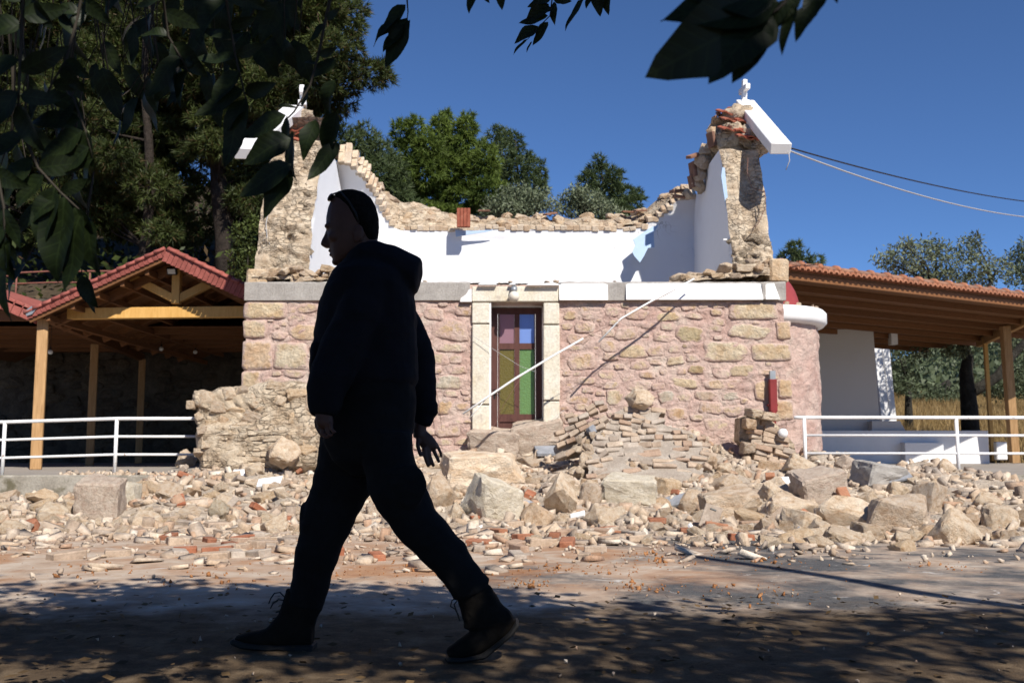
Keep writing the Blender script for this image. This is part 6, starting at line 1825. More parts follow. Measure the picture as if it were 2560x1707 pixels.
# old olive behind the right porch
Y = 31.0
b0 = P(2425, 1062, Y); b0.z = field_h(b0.x, Y) - 0.1
f1, f2, f3 = P(2420, 985, Y), P(2415, 930, Y), P(2403, 850, Y)
l1 = [tuple(b0), tuple(P(2424, 1030, Y)), tuple(f1), tuple(f2), tuple(P(2420, 895, Y)), tuple(f3), tuple(P(2385, 790, Y)), tuple(P(2340, 720, Y))]
l2 = [tuple(f1), tuple(P(2455, 965, Y)), tuple(P(2495, 940, Y)), tuple(P(2530, 890, Y)), tuple(P(2575, 840, Y)), tuple(P(2600, 760, Y))]
l3 = [tuple(f3), tuple(P(2440, 780, Y)), tuple(P(2480, 700, Y))]
olive('big gnarled olive with forked dark trunk behind the tiled porch', b0, [(l1, [0.30, 0.26, 0.24, 0.2, 0.17, 0.15, 0.1, 0.06]), (l2, [0.2, 0.17, 0.15, 0.13, 0.1, 0.06]), (l3, [.12, .09, .05])],
      px_pads([(2215, 655, 36, 30), (2250, 640, 44, 40), (2300, 640, 50, 44), (2340, 625, 40, 36), (2265, 610, 16, 22), (2370, 660, 46, 44), (2420, 625, 34, 44), (2440, 605, 16, 28), (2450, 660, 44, 40), (2500, 670, 34, 34), (2280, 690, 70, 36), (2360, 700, 70, 34), (2440, 710, 60, 30),
               (2300, 760, 60, 30), (2370, 780, 60, 30), (2440, 790, 40, 24), (2330, 840, 50, 22), (2390, 880, 40, 16), (2420, 830, 44, 26), (2280, 820, 40, 30), (2470, 840, 40, 22), (2530, 850, 40, 24), (2300, 880, 30, 20)], Y, rg, 0.9), M['olive_leaf'], 150, 0.15, 60)
olive('olive crown at the end of the tiled porch roof', P(2580, 1060, 33), [([tuple(P(2600, 1060, 33)), tuple(P(2590, 900, 33)), tuple(P(2570, 740, 33))], [0.22, 0.16, 0.08])],
      px_pads([(2540, 650, 34, 36), (2560, 625, 24, 30), (2590, 660, 50, 50), (2550, 690, 50, 34), (2610, 740, 60, 60), (2545, 800, 36, 30), (2560, 860, 40, 30), (2540, 930, 40, 26)], 33, rg, 0.7), M['olive_dark'], 150, 0.15, 61)
for i, (px, py, lst, Yo, lab) in enumerate(((2270, 1010, [(2235, 860, 34, 50), (2262, 900, 36, 44), (2245, 940, 40, 34), (2262, 965, 44, 24)], 40.0, 'dark bushy olive behind the battered pier'),
                                   (2370, 1000, [(2340, 985, 34, 18), (2390, 985, 40, 20), (2360, 996, 50, 14), (2310, 996, 40, 14)], 60.0, 'low dark shrub tree at the end of the dry field'),
                                   (2530, 1000, [(2480, 960, 40, 26), (2530, 945, 50, 32), (2570, 965, 50, 34), (2510, 985, 50, 18)], 52.0, 'broad dark olive beyond the dry field behind the thick post'))):
    b = P(px, py, Yo); b.z = field_h(b.x, Yo) - 0.1
    olive(lab, b, [([tuple(b), tuple(P(px, py - 50, Yo))], [0.2, 0.1])], px_pads(lst, Yo, rg, 1.0), M['olive_dark'], 110, 0.2, 70 + i, 'trees beyond the dry field')
# leafy bush by the left corner of the chapel
bp0 = P(610, 690, 24); rng = np.random.default_rng(8)
bush = thing('bush', (bp0.x, 24, TZ), 'yellow green leafy bush growing behind the left chapel corner', 'bush')
MB().tube([(bp0.x, 24, TZ - 0.05), (bp0.x + 0.05, 24, 2.2), tuple(P(620, 640, 24))], [0.05, 0.04, 0.015], 6).build('stem', M['twig'], bush, True)
c, n = pad_points(px_pads([(600, 590, 34, 40), (620, 630, 40, 36), (590, 640, 30, 26), (630, 560, 24, 30), (610, 680, 44, 30), (625, 740, 30, 50)], 24, rng, 0.2), 240, rng, 0.25)
v, f = leaves(c, 0.085, rng, 0.6, 0.2)
o = bpy.data.objects.new('foliage', np_mesh('foliage', v, f, M['bush_leaf'])); link(o, bush)
# dark undergrowth on the wooded bank
rng = np.random.default_rng(9)
n = 9000
xy = np.stack([rng.uniform(-30, 4, n), 31.9 + 30 * rng.random(n) ** 1.3], 1)
z = np.array([slope_h(a, b) for a, b in xy]) + rng.random(n) ** 2 * 1.6
v, f = leaves(np.column_stack([xy, z]), 0.34, rng, 0.5, 0.4)
o = bpy.data.objects.new('undergrowth', np_mesh('undergrowth', v, f, M['pine_a'])); link(o); tag(o, 'dark undergrowth covering the wooded bank under the pines', 'undergrowth', kind='stuff')
# dry grass of the field
n = 22000
xy = np.stack([rng.uniform(6.5, 36, n), 28.5 + 42 * rng.random(n) ** 1.1], 1)
z = np.array([field_h(a, b) for a, b in xy])
v, f = blades(np.column_stack([xy, z]), np.tile([[0, 0, 1.0]], (n, 1)), 3, 0.55, 0.035, 0.05, rng, 0.25)
o = bpy.data.objects.new('dry_grass', np_mesh('dry_grass', v, f, M['dry_grass'])); link(o); tag(o, 'tall dry straw coloured grass covering the field', 'grass', kind='stuff')
# scrub on the far hill
n = 5200
xy = np.stack([rng.uniform(8, 170, n), rng.uniform(66, 190, n)], 1)
pads = [((a, b, max(far_h(a, b), field_h(a, min(b, 78)) * (b < 78)) + 0.3), (rng.uniform(0.8, 2.2),) * 2 + (rng.uniform(0.6, 1.6),)) for a, b in xy]
c, nrm = pad_points(pads, 1.2, rng, 0.3)
v, f = leaves(c, 0.75, rng, 0.6, 0.4)
o = bpy.data.objects.new('hill_scrub', np_mesh('hill_scrub', v, f, M['olive_dark'])); link(o); tag(o, 'grey green scrub covering the far hill', 'scrub', kind='stuff')
print('needle tris', NT_)
# ================================================================== the man walking past
YN, YF, YC = 3.70, 3.91, 3.80                    # near side, far side, middle of the body
def sec_loft(stations, n=20, pw=2.0):
    """stations: (x1,y1,x2,y2,Y,depth[m]) silhouette edge points in photo pixels -> ring list"""
    rings = []
    for (x1, y1, x2, y2, Y, d) in stations:
        a, b = P(x1, y1, Y), P(x2, y2, Y)
        c = (a + b) / 2; u = (b - a) / 2
        rg_ = []
        for k in range(n):
            t = 2 * math.pi * k / n
            ct, s_ = math.cos(t), math.sin(t)
            ct = math.copysign(abs(ct) ** (2 / pw), ct); s_ = math.copysign(abs(s_) ** (2 / pw), s_)
            rg_.append(c + u * ct + Vector((0, d * s_, 0)))
        rings.append(rg_)
    return rings
def tube_px(pts, n=16, flat=1.0):
    """(px,py,r_px,Y) chain -> rings"""
    out = []
    V = [P(x, y, Y) for x, y, r, Y in pts]
    for i, (x, y, r, Y) in enumerate(pts):
        t = (V[min(i + 1, len(V) - 1)] - V[max(i - 1, 0)]).normalized()
        a = t.cross(Vector((0, 1, 0))).normalized(); b = t.cross(a).normalized()
        rr_ = r * S(Y) * 1.0
        out.append([V[i] + (a * math.cos(2 * math.pi * k / n) + b * math.sin(2 * math.pi * k / n) * flat) * rr_ for k in range(n)])
    return out
def blob(px, py, Y, rx, ry, rz, n=14, m=10):
    c = P(px, py, Y)
    return [[c + Vector((rx * math.sin(math.pi * j / m) * math.cos(2 * math.pi * k / n), ry * math.sin(math.pi * j / m) * math.sin(2 * math.pi * k / n), rz * math.cos(math.pi * j / m))) for k in range(n)] for j in range(1, m)]
def fuse(name, lofts, mat, parent, voxel, smooth=3, disp=0.0, ds=9.0):
    """closed lofts -> one continuous skin"""
    m = MB()
    for r in lofts: m.rings(r)
    o = m.build(name, mat, None, True)
    md = o.modifiers.new("r", 'REMESH'); md.mode = 'VOXEL'; md.voxel_size = voxel; md.use_smooth_shade = True
    if smooth:
        s_ = o.modifiers.new("s", 'SMOOTH'); s_.iterations = smooth; s_.factor = 0.5
    dg = bpy.context.evaluated_depsgraph_get(); dg.update()
    me = bpy.data.meshes.new_from_object(o.evaluated_get(dg))
    old = o.data; o.modifiers.clear(); o.data = me; bpy.data.meshes.remove(old)
    me.name = name
    if not me.materials: me.materials.append(mat)
    me.polygons.foreach_set("use_smooth", [True] * len(me.polygons))
    if disp:
        co = np.empty(len(me.vertices) * 3, dtype=np.float32); me.vertices.foreach_get("co", co)
        no = np.empty(len(me.vertices) * 3, dtype=np.float32); me.vertices.foreach_get("normal", no)
        co = co.reshape(-1, 3); no = no.reshape(-1, 3)
        d = np.array([noise.noise(Vector((float(p[0]) * ds, float(p[1]) * ds, float(p[2]) * ds * 1.6))) + 0.5 * noise.noise(Vector((float(p[0]) * ds * 2.3, float(p[1]) * ds * 2, float(p[2]) * ds * 3.5))) for p in co])
        co += no * (d * disp)[:, None]
        me.vertices.foreach_set("co", co.ravel()); me.update()
    if parent is not None:
        o.parent = parent
    return o
M['skin'] = plain_mat('skin', (0.085, 0.040, 0.028), 0.55, 0.15, 20, 0.1, 120)
M['hoodie'] = plain_mat('black_fleece', (0.0075, 0.0075, 0.010), 0.9, 0.3, 8, 0.3, 160, 0.15)
M['trousers'] = plain_mat('black_twill', (0.0085, 0.008, 0.008), 0.9, 0.3, 8, 0.3, 160, 0.15)
M['boot'] = plain_mat('dark_leather', (0.010, 0.008, 0.006), 0.85, 0.4, 14, 0.6, 70, 0.1)
M['sole'] = plain_mat('rubber_sole', (0.012, 0.011, 0.010), 0.7, 0.2)
M['hair'] = plain_mat('short_dark_hair', (0.011, 0.009, 0.008), 0.95, 0.5, 70, 0.7, 260, 0.05)
# --- body: head, neck, trunk, limbs and hands as one skin
HZ = 3.80
head = sec_loft([(862, 481, 890, 480, HZ, .024), (842, 487, 910, 487, HZ, .046), (829, 501, 926, 500, HZ, .062), (821, 520, 937, 520, HZ, .072), (816, 545, 943, 545, HZ, .077), (815, 568, 944, 566, HZ, .077), (819, 590, 942, 588, HZ, .075),
                 (822, 610, 938, 606, HZ, .070), (826, 628, 930, 622, HZ, .064), (830, 645, 915, 636, HZ, .055), (837, 658, 895, 645, HZ, .043), (848, 663, 880, 650, HZ, .026)], 24, 2.15)
neck = sec_loft([(858, 690, 950, 660, HZ, .066), (856, 660, 945, 625, HZ, .064), (858, 635, 944, 600, HZ, .062), (862, 615, 942, 575, HZ, .060)])
nose = [[P(x, y, HZ) + Vector((dx, dy, 0)) for dx, dy in ((0, -w), (-e, -w * .5), (-e, w * .5), (0, w), (.03, w), (.03, -w))] for x, y, w, e in ((818, 572, .009, .001), (814, 588, .012, .004), (808, 603, .017, .006), (806, 613, .019, .006), (815, 620, .016, .002))]
lips = [blob(827, 628, HZ, .010, .024, .0055), blob(829, 638, HZ, .010, .022, .006), blob(840, 655, HZ, .016, .026, .014)]
brow = [blob(819, 566, HZ - 0.03, .012, .028, .009), blob(819, 566, HZ + 0.03, .012, .028, .009)]
cheek = [blob(838, 592, HZ - .045, .03, .022, .02), blob(838, 592, HZ + .045, .03, .022, .02)]
ear = [blob(897, 583, HZ - 0.079, .020, .010, .033), blob(897, 583, HZ + 0.079, .020, .010, .033), blob(893, 597, HZ - .079, .012, .008, .014), blob(893, 597, HZ + .079, .012, .008, .014)]
trunk = sec_loft([(848, 1050, 1010, 1050, YC, .11), (835, 960, 1010, 960, YC, .12), (830, 880, 1005, 880, YC, .12), (835, 800, 1002, 800, YC, .13), (850, 730, 995, 730, YC, .14), (865, 700, 975, 700, YC, .12), (880, 675, 945, 662, YC, .06)])
def limbs(pts): return tube_px(pts, 14)
legF = limbs([(890, 1040, 42, YF - .03), (870, 1180, 42, YF), (823, 1300, 36, YF), (793, 1390, 30, YF), (765, 1490, 24, YF), (752, 1560, 24, YF)])
footF = limbs([(762, 1582, 18, YF), (700, 1592, 18, YF), (640, 1600, 12, YF)])
legN = limbs([(950, 1040, 42, YN + .03), (985, 1180, 44, YN + .01), (1060, 1325, 36, YN), (1118, 1400, 30, YN), (1178, 1475, 24, YN), (1212, 1530, 24, YN)])
footN = limbs([(1238, 1556, 16, YN), (1196, 1592, 16, YN), (1155, 1622, 11, YN)])
armN = limbs([(940, 725, 26, YN + .02), (905, 780, 28, YN - .05), (836, 925, 26, YN - .10), (815, 980, 22, YN - .115), (810, 1030, 18, YN - .12)])
armF = limbs([(955, 725, 26, YF - .02), (1000, 800, 28, YF + .06), (1044, 955, 26, YF + .09), (1058, 1025, 18, YF + .077), (1048, 1075, 17, YF + .07), (1050, 1092, 17, YF + .07)])
def finger(pts, r): return tube_px([(x, y, r * (1 - 0.09 * i), Y) for i, (x, y, Y) in enumerate(pts)], 10)
hy = YF + .07
palmF = sec_loft([(1036, 1082, 1064, 1074, hy, .017), (1040, 1098, 1082, 1090, hy, .020), (1048, 1112, 1092, 1104, hy, .020), (1056, 1124, 1094, 1114, hy, .017), (1062, 1130, 1092, 1120, hy, .012)], 14, 2.4)
fF = [finger([(1060, 1118, hy - .020), (1062, 1138, hy - .024), (1067, 1155, hy - .020), (1072, 1167, hy - .014)], 6.0),
      finger([(1070, 1120, hy - .008), (1074, 1140, hy - .012), (1080, 1156, hy - .010), (1085, 1166, hy - .004)], 6.0),
      finger([(1080, 1114, hy + .006), (1087, 1132, hy + .002), (1094, 1146, hy + .004), (1098, 1156, hy + .010)], 5.8),
      finger([(1088, 1106, hy + .018), (1096, 1120, hy + .016), (1102, 1132, hy + .018), (1103, 1143, hy + .022)], 5.0),
      finger([(1046, 1096, hy - .016), (1044, 1112, hy - .030), (1048, 1128, hy - .036), (1053, 1141, hy - .036)], 6.2)]
ny_ = YN - .12
palmN = sec_loft([(790, 1020, 828, 1022, ny_, .018), (788, 1040, 832, 1040, ny_, .022), (790, 1058, 834, 1056, ny_, .021), (796, 1068, 832, 1066, ny_, .015)], 14, 2.4)
fN = [finger([(800, 1056, ny_ + .018), (797, 1075, ny_ + .020), (804, 1088, ny_ + .016), (814, 1090, ny_ + .012)], 6.2), finger([(808, 1060, ny_ + .006), (806, 1080, ny_ + .006), (814, 1092, ny_ + .004), (823, 1092, ny_)], 6.2),
      finger([(818, 1060, ny_ - .006), (818, 1079, ny_ - .008), (826, 1089, ny_ - .010), (832, 1086, ny_ - .012)], 6.0), finger([(827, 1058, ny_ - .016), (829, 1073, ny_ - .020), (835, 1081, ny_ - .022), (840, 1077, ny_ - .022)], 5.2),
      finger([(798, 1036, ny_ + .02), (790, 1052, ny_ + .026), (791, 1066, ny_ + .026), (797, 1077, ny_ + .022)], 6.2)]
person = fuse('person', [head, neck, nose, trunk, legF, footF, legN, footN, armN, armF, palmF, palmN] + lips + brow + cheek + ear + fF + fN, M['skin'], None, 0.0042, 2)
tag(person, 'man in black hoodie and black trousers striding past with sunglasses on his head', 'person')
# --- hair cap, close cropped
hair = [r_ for r_ in sec_loft([(860, 478, 892, 477, HZ, .030), (840, 484, 913, 484, HZ, .052), (832, 499, 929, 497, HZ, .067), (838, 515, 940, 518, HZ, .0755), (858, 540, 946.5, 545, HZ, .0805), (875, 562, 947, 566, HZ, .0795), (905, 590, 945, 588, HZ, .066), (915, 606, 942, 604, HZ, .05)], 24, 2.15)]
fuse('hair', [hair], M['hair'], person, 0.0055, 1, 0.0012, 120)
# --- hoodie
body = sec_loft([(806, 985, 1034, 972, YC, .150), (797, 955, 1044, 950, YC, .170), (788, 905, 1043, 905, YC, .175), (787, 840, 1042, 840, YC, .18), (798, 775, 1038, 770, YC, .19), (815, 725, 1032, 720, YC, .20), (833, 690, 1016, 685, YC, .185), (845, 668, 985, 655, YC, .13), (858, 652, 950, 628, YC, .085)], 28, 2.3)
hood = sec_loft([(870, 640, 880, 690, YC, .10), (905, 612, 925, 690, YC, .125), (945, 605, 965, 705, YC, .130), (985, 614, 1005, 722, YC, .125), (1022, 632, 1026, 735, YC, .110), (1046, 644, 1042, 732, YC, .095), (1055, 650, 1048, 712, YC, .075)], 18, 2.2)
slN = tube_px([(930, 705, 58, YN - .02), (905, 770, 60, YN - .05), (868, 850, 58, YN - .08), (834, 925, 57, YN - .10), (815, 980, 50, YN - .11), (808, 1020, 40, YN - .115), (806, 1040, 32, YN - .12)], 18, 0.9)
slF = tube_px([(955, 710, 52, YF + .03), (1000, 800, 50, YF + .06), (1036, 890, 52, YF + .085), (1046, 960, 46, YF + .09), (1058, 1010, 33, YF + .08), (1060, 1030, 30, YF + .075), (1053, 1062, 22, YF + .07)], 18, 0.9)
cuffF = tube_px([(1062, 1008, 33, YF + .08), (1062, 1026, 34, YF + .078), (1056, 1036, 28, YF + .075)], 16, .9)
pocket = [blob(800, 900, YC - .02, .035, .12, .10)]
fuse('hoodie', [body, hood, slN, slF, cuffF] + pocket, M['hoodie'], person, 0.0075, 3, 0.006, 9)
# --- trousers
hips = sec_loft([(808, 940, 1036, 935, YC, .155), (812, 990, 1040, 990, YC, .165), (812, 1050, 1038, 1050, YC, .162), (808, 1100, 1030, 1100, YC, .150), (835, 1150, 1010, 1150, YC, .115), (880, 1190, 975, 1190, YC, .06)], 26, 2.3)
tF = sec_loft([(803, 1080, 955, 1090, YF - .04, .105), (793, 1150, 945, 1160, YF - .02, .10), (784, 1200, 933, 1225, YF, .098), (767, 1247, 912, 1258, YF, .09), (752, 1309, 884, 1308, YF, .085), (744, 1350, 864, 1350, YF, .08), (737, 1395, 845, 1392, YF, .078), (731, 1445, 828, 1445, YF, .074), (720, 1485, 816, 1495, YF, .07), (716, 1505, 806, 1524, YF, .065)], 20, 2.2)
tN = sec_loft([(900, 1080, 1028, 1080, YN + .04, .11), (905, 1150, 1040, 1160, YN + .02, .105), (925, 1240, 1063, 1215, YN, .10), (952, 1284, 1090, 1275, YN, .092), (985, 1332, 1128, 1318, YN, .086), (1034, 1383, 1160, 1356, YN, .082), (1080, 1426, 1184, 1402, YN, .078), (1108, 1458, 1208, 1430, YN, .075), (1124, 1478, 1226, 1446, YN, .076), (1136, 1496, 1222, 1470, YN, .068)], 20, 2.2)
cargo = [blob(862, 1265, YN + .08, .02, .02, .02), blob(762, 1290, YF, .022, .04, .055), blob(1020, 1215, YN - .09, .07, .03, .08)]
fuse('trousers', [hips, tF, tN] + cargo[1:], M['trousers'], person, 0.0075, 3, 0.006, 10)
# --- boots
def boot(shaft, foot, sole_pts, Y, w, lace):
    b = fuse('boot', [sec_loft(shaft, 18, 2.3), sec_loft(foot, 18, 2.4)], M['boot'], person, 0.006, 2, 0.003, 16)
    m = MB(); n_ = len(sole_pts)
    pts = [P(x, y, Y) for x, y in sole_pts]
    m.prism([p + Vector((0, -w, 0)) for p in pts], (0, 2 * w, 0)); m.build('sole', M['sole'], b, False, True, 0.006)
    for q in lace:
        MB().tube([P(x, y, Y - 0.01 - 0.01 * (i % 2)) for i, (x, y) in enumerate(q)], 0.0026, 5).build('lace', M['sole'], b, True)
    return b
boot([(716, 1470, 806, 1500, YF, .058), (706, 1505, 806, 1520, YF, .058), (695, 1535, 792, 1548, YF, .055), (672, 1562, 785, 1575, YF, .053), (650, 1585, 782, 1600, YF, .050)],
     [(784, 1555, 782, 1615, YF, .040), (755, 1545, 752, 1616, YF, .048), (700, 1556, 698, 1616, YF, .050), (655, 1572, 652, 1612, YF, .052), (615, 1580, 612, 1608, YF, .048), (592, 1588, 590, 1604, YF, .036)],
     [(585, 1592), (582, 1604), (610, 1616), (680, 1622), (700, 1619), (720, 1623), (786, 1627), (788, 1606), (700, 1608), (640, 1604)], YF, .05,
     [[(715, 1495), (700, 1480), (686, 1482), (677, 1495), (672, 1508)], [(712, 1500), (695, 1498), (682, 1508), (676, 1520)], [(690, 1530), (720, 1522), (750, 1530)], [(682, 1545), (715, 1538), (740, 1545)]])
boot([(1138, 1478, 1224, 1458, YN, .056), (1148, 1515, 1250, 1500, YN, .056), (1156, 1548, 1276, 1530, YN, .054), (1158, 1572, 1292, 1552, YN, .050)],
     [(1268, 1520, 1292, 1558, YN, .036), (1225, 1545, 1272, 1585, YN, .044), (1180, 1572, 1240, 1612, YN, .048), (1150, 1595, 1205, 1634, YN, .050), (1128, 1610, 1165, 1644, YN, .048), (1114, 1622, 1130, 1645, YN, .036)],
     [(1292, 1545), (1299, 1560), (1280, 1585), (1250, 1610), (1215, 1640), (1160, 1650), (1118, 1650), (1112, 1636), (1160, 1638), (1205, 1628), (1240, 1602), (1272, 1576)], YN, .05,
     [[(1148, 1490), (1130, 1500), (1126, 1515), (1138, 1522), (1147, 1540)], [(1148, 1495), (1135, 1510), (1142, 1530), (1150, 1552)], [(1152, 1525), (1180, 1512), (1210, 1512)], [(1156, 1545), (1186, 1530), (1216, 1530)]])
# --- sunglasses pushed up on the head
sg = MB()
for s_ in (-1, 1):
    yb = HZ + s_ * 0.079
    sg.tube([P(905, 568, HZ) + Vector((0, s_ * .082, 0)), P(898, 545, HZ) + Vector((0, s_ * .083, 0)), P(880, 515, HZ) + Vector((0, s_ * .078, 0)), P(858, 490, HZ) + Vector((0, s_ * .066, 0)), P(840, 494, HZ) + Vector((0, s_ * .056, .0))], 0.0035, 6)
gl = sg.build('sunglasses', M['black_metal'], person, True)
for s_ in (-1, 1):
    c = P(833, 503, HZ) + Vector((0, s_ * .032, .003))
    m = MB(); m.rings([[c + Vector((0.010 * math.cos(a) + dx, 0.026 * math.sin(a), 0.014 * math.cos(a) + dz)) for a in [2 * math.pi * k / 14 for k in range(14)]] for dx, dz in ((-.006, .005), (-0.002, .002))])
    m.build('lens', plain_mat('smoked_lens', (0.02, 0.02, 0.022), 0.08, 0, 5, 0, 30, 0.8), gl, True)
# ================================================================== the broadleaf tree overhead
tree = thing('broadleaf_tree', (-1.9, -2.4, 0), 'broadleaf tree over the roadside whose dark leafy twigs hang into view', 'tree')
rng = np.random.default_rng(17)
rt = random.Random(17)
tb = Vector((-1.9, -2.4, 0))
tk = MB()
tk.tube([tb + Vector((0, 0, -0.1)), tb + Vector((0.05, 0.05, 0.6)), tb + Vector((0.12, 0.1, 1.4)), tb + Vector((0.1, 0.2, 2.1))], [0.30, 0.24, 0.21, 0.19], 12)
top = tb + Vector((0.1, 0.2, 2.05))
limb_ends = [((-1.6, 0.4, 2.9), (-1.5, 2.2, 3.0), (-1.9, 3.4, 2.8)), ((-0.4, -0.6, 3.2), (0.6, 1.0, 3.1), (0.9, 2.0, 2.9)), ((0.2, -1.6, 3.3), (2.2, -0.2, 3.5), (3.6, 1.2, 3.3)), ((-3.2, -0.6, 3.0), (-4.4, 1.6, 3.2), (-4.8, 3.4, 3.0)),
             ((-1.2, -2.6, 4.0), (0.3, -2.8, 5.0), (1.8, -3.2, 5.6)), ((-2.6, -3.4, 3.8), (-3.6, -3.8, 5.0), (-4.6, -4.0, 5.5)), ((0.3, -2.2, 3.4), (2.8, -2.6, 4.2), (4.6, -2.6, 4.4)), ((-2.9, -1.8, 3.4), (-5.0, -1.4, 4.2), (-6.2, -0.6, 4.4))]
for e in limb_ends:
    tk.tube([top] + [Vector(p) for p in e], [0.13, 0.085, 0.05, 0.02], 8)
tk.build('trunk', M['bark'], tree, True)

# leaf shapes: ovate blade folded along the midrib and curled
def leaf_shape(seed, wid=0.33, curl=0.22, fold=0.25):
    rr = random.Random(seed)
    n = 8
    vs, fs = [], []
    for i in range(n + 1):
        t = i / n
        w = wid * (math.sin(math.pi * min(1, t ** 0.80)) ** 0.75) * (1 - 0.28 * t) if 0 < t < 1 else 0.0
        z = -curl * t * t + 0.03 * math.sin(t * 7 + seed)
        wl = w * (1 + rr.uniform(-.07, .07)); wr = w * (1 + rr.uniform(-.07, .07))
        vs += [(t, -wl, z + fold * wl + 0.02 * math.sin(t * 9 + seed)), (t, 0, z), (t, wr, z + fold * wr + 0.02 * math.sin(t * 8 + seed * 2))]
    for i in range(n):
        a = i * 3
        fs += [(a, a + 1, a + 4, a + 3), (a + 1, a + 2, a + 5, a + 4)]
    m = MB().add(vs, fs)
    me = m.mesh('leaf', True, False)
    bm = bmesh.new(); bm.from_mesh(me)
    bmesh.ops.remove_doubles(bm, verts=bm.verts, dist=1e-5)
    bm.to_mesh(me); bm.free()
    me.materials.append(M['vein_leaf'])
    return me
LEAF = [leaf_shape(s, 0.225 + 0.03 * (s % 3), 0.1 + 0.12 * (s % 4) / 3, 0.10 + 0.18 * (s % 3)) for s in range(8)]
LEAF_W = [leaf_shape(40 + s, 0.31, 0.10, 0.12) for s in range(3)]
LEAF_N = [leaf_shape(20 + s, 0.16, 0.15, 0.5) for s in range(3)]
tw = MB()
def place_leaf(base, tip, roll, me, par):
    base, tip = Vector(base), Vector(tip)
    L = (tip - base).length
    x = (tip - base).normalized()
    y = x.cross(Vector((0, 1, 0)))
    if y.length < 0.1: y = x.cross(Vector((0, 0, 1)))
    y.normalize(); z = x.cross(y)
    # z points along the viewing depth: roll about the leaf's own axis
    c, s = math.cos(roll), math.sin(roll)
    y2 = y * c + z * s; z2 = x.cross(y2)
    m = Matrix((x, y2, z2)).transposed().to_4x4()
    return inst('leaf', me, Matrix.Translation(base) @ m @ Matrix.Diagonal((L, L, L, 1)), par)
# branches hanging into view; photo points give the direction, the leaf size (about 13 cm) the distance
leafspec = []
def sprig(path, Y, leafs, r=0.004):
    """twig polyline (photo points) at depth Y with leaves (bx,by,tx,ty,roll)"""
    pts = [P(x, y, Y + dy) for x, y, dy in path]
    MB().tube(pts, [r * (1 - 0.6 * i / max(1, len(pts) - 1)) for i in range(len(pts))], 6).build('twig', M['twig'], tree, True)
    for q in leafs: leafspec.append((P(q[0], q[1], Y + q[5]), P(q[2], q[3], Y + q[6]), q[4], q[7] if len(q) > 7 else 0))
def L(bx, by, tx, ty, roll=0.0, d0=0.0, d1=0.0, narrow=0): return (bx, by, tx, ty, roll, d0, d1, narrow)
# long shoot across the left gable
sprig([(848, -330, -.3), (840, -120, -.1), (825, 0, 0), (812, 60, 0), (798, 130, 0), (775, 215, 0), (735, 280, 0), (715, 300, 0)], 2.05, [
    L(842, 150, 764, 190, 0.2, 0, .02), L(835, 200, 808, 292, 0.5, 0, .03), L(715, 288, 596, 342, 0.15, 0, .02), L(726, 345, 604, 405, 0.1), L(716, 290, 722, 375, 0.8, 0, .03), L(728, 410, 590, 486, 0.05),
    L(728, 425, 652, 542, 0.2, .02, .02), L(735, 330, 722, 450, 0.9, 0, 0.02), L(790, 298, 752, 398, 0.3), L(848, 358, 764, 440, 0.2, .03, .0), L(842, 280, 806, 392, 0.4, 0, .03), L(775, 215, 745, 268, 0.6, 0, .02),
    L(795, 160, 760, 150, 0.5), L(745, 270, 680, 262, 0.9, 0, 0, 1), L(798, 140, 842, 120, 0.6), L(812, 60, 770, 100, .5), L(815, 50, 850, 20, .5)], 0.0045)
sprig([(560, -330, -.4), (555, -80, -.1), (575, 60, 0), (590, 150, 0), (608, 220, 0), (620, 270, 0)], 2.1, [
    L(600, 180, 520, 260, 0.4), L(610, 225, 480, 285, 0.3), L(620, 265, 560, 320, 0.5), L(615, 245, 545, 410, 0.2), L(590, 150, 480, 140, 0.6), L(575, 70, 640, 45, 0.5), L(580, 100, 500, 60, 0.5), L(612, 235, 690, 210, 0.4), L(560, 0, 480, 90, 0.4), L(558, -30, 660, 20, .3), L(590, 140, 660, 110, .5)], 0.004)
sprig([(380, -330, -.4), (400, -60, -.1), (420, 90, 0), (455, 150, 0), (470, 180, 0)], 1.95, [
    L(450, 140, 360, 235, 0.2), L(470, 175, 410, 265, 0.5), L(455, 150, 420, 260, 0.9), L(465, 170, 490, 130, 0.4), L(420, 90, 350, 80, 0.5), L(410, 30, 500, 70, 0.4), L(405, 0, 330, 10, 0.6), L(430, 110, 510, 190, .3)], 0.004)
sprig([(70, -330, -.3), (60, -60, 0), (55, 80, 0), (48, 200, 0), (46, 270, 0)], 1.75, [
    L(55, 60, -60, 90, 0.3), L(58, 40, 170, 20, 0.4), L(50, 150, -70, 190, 0.3), L(50, 180, 170, 120, 0.6), L(48, 230, -50, 330, 0.3), L(50, 240, 150, 250, 0.2), L(46, 265, 95, 380, 0.5), L(60, 0, -40, -20, .4), L(60, -20, 120, 70, .4)], 0.005)
sprig([(240, -330, -.3), (215, -60, 0), (190, 60, 0), (165, 150, 0), (130, 210, 0), (115, 240, 0)], 1.8, [
    L(185, 70, 215, 5, 0.3), L(180, 90, 150, 20, 0.6), L(165, 150, 220, 195, 0.2), L(155, 165, 205, 230, 0.5), L(130, 210, 210, 215, 0.4), L(120, 230, 205, 280, 0.2), L(118, 235, 60, 300, 0.4), L(200, 30, 110, 30, .4), L(212, 0, 270, 60, .5)], 0.004)
sprig([(150, 200, 0.05), (185, 250, 0), (215, 330, 0), (232, 395, 0)], 1.8, [
    L(185, 260, 130, 330, 0.3), L(200, 300, 60, 290, 0.3), L(215, 330, 225, 420, 0.5), L(225, 370, 130, 430, 0.2), L(232, 395, 190, 470, 0.6), L(210, 330, 90, 400, 0.3)], 0.003)
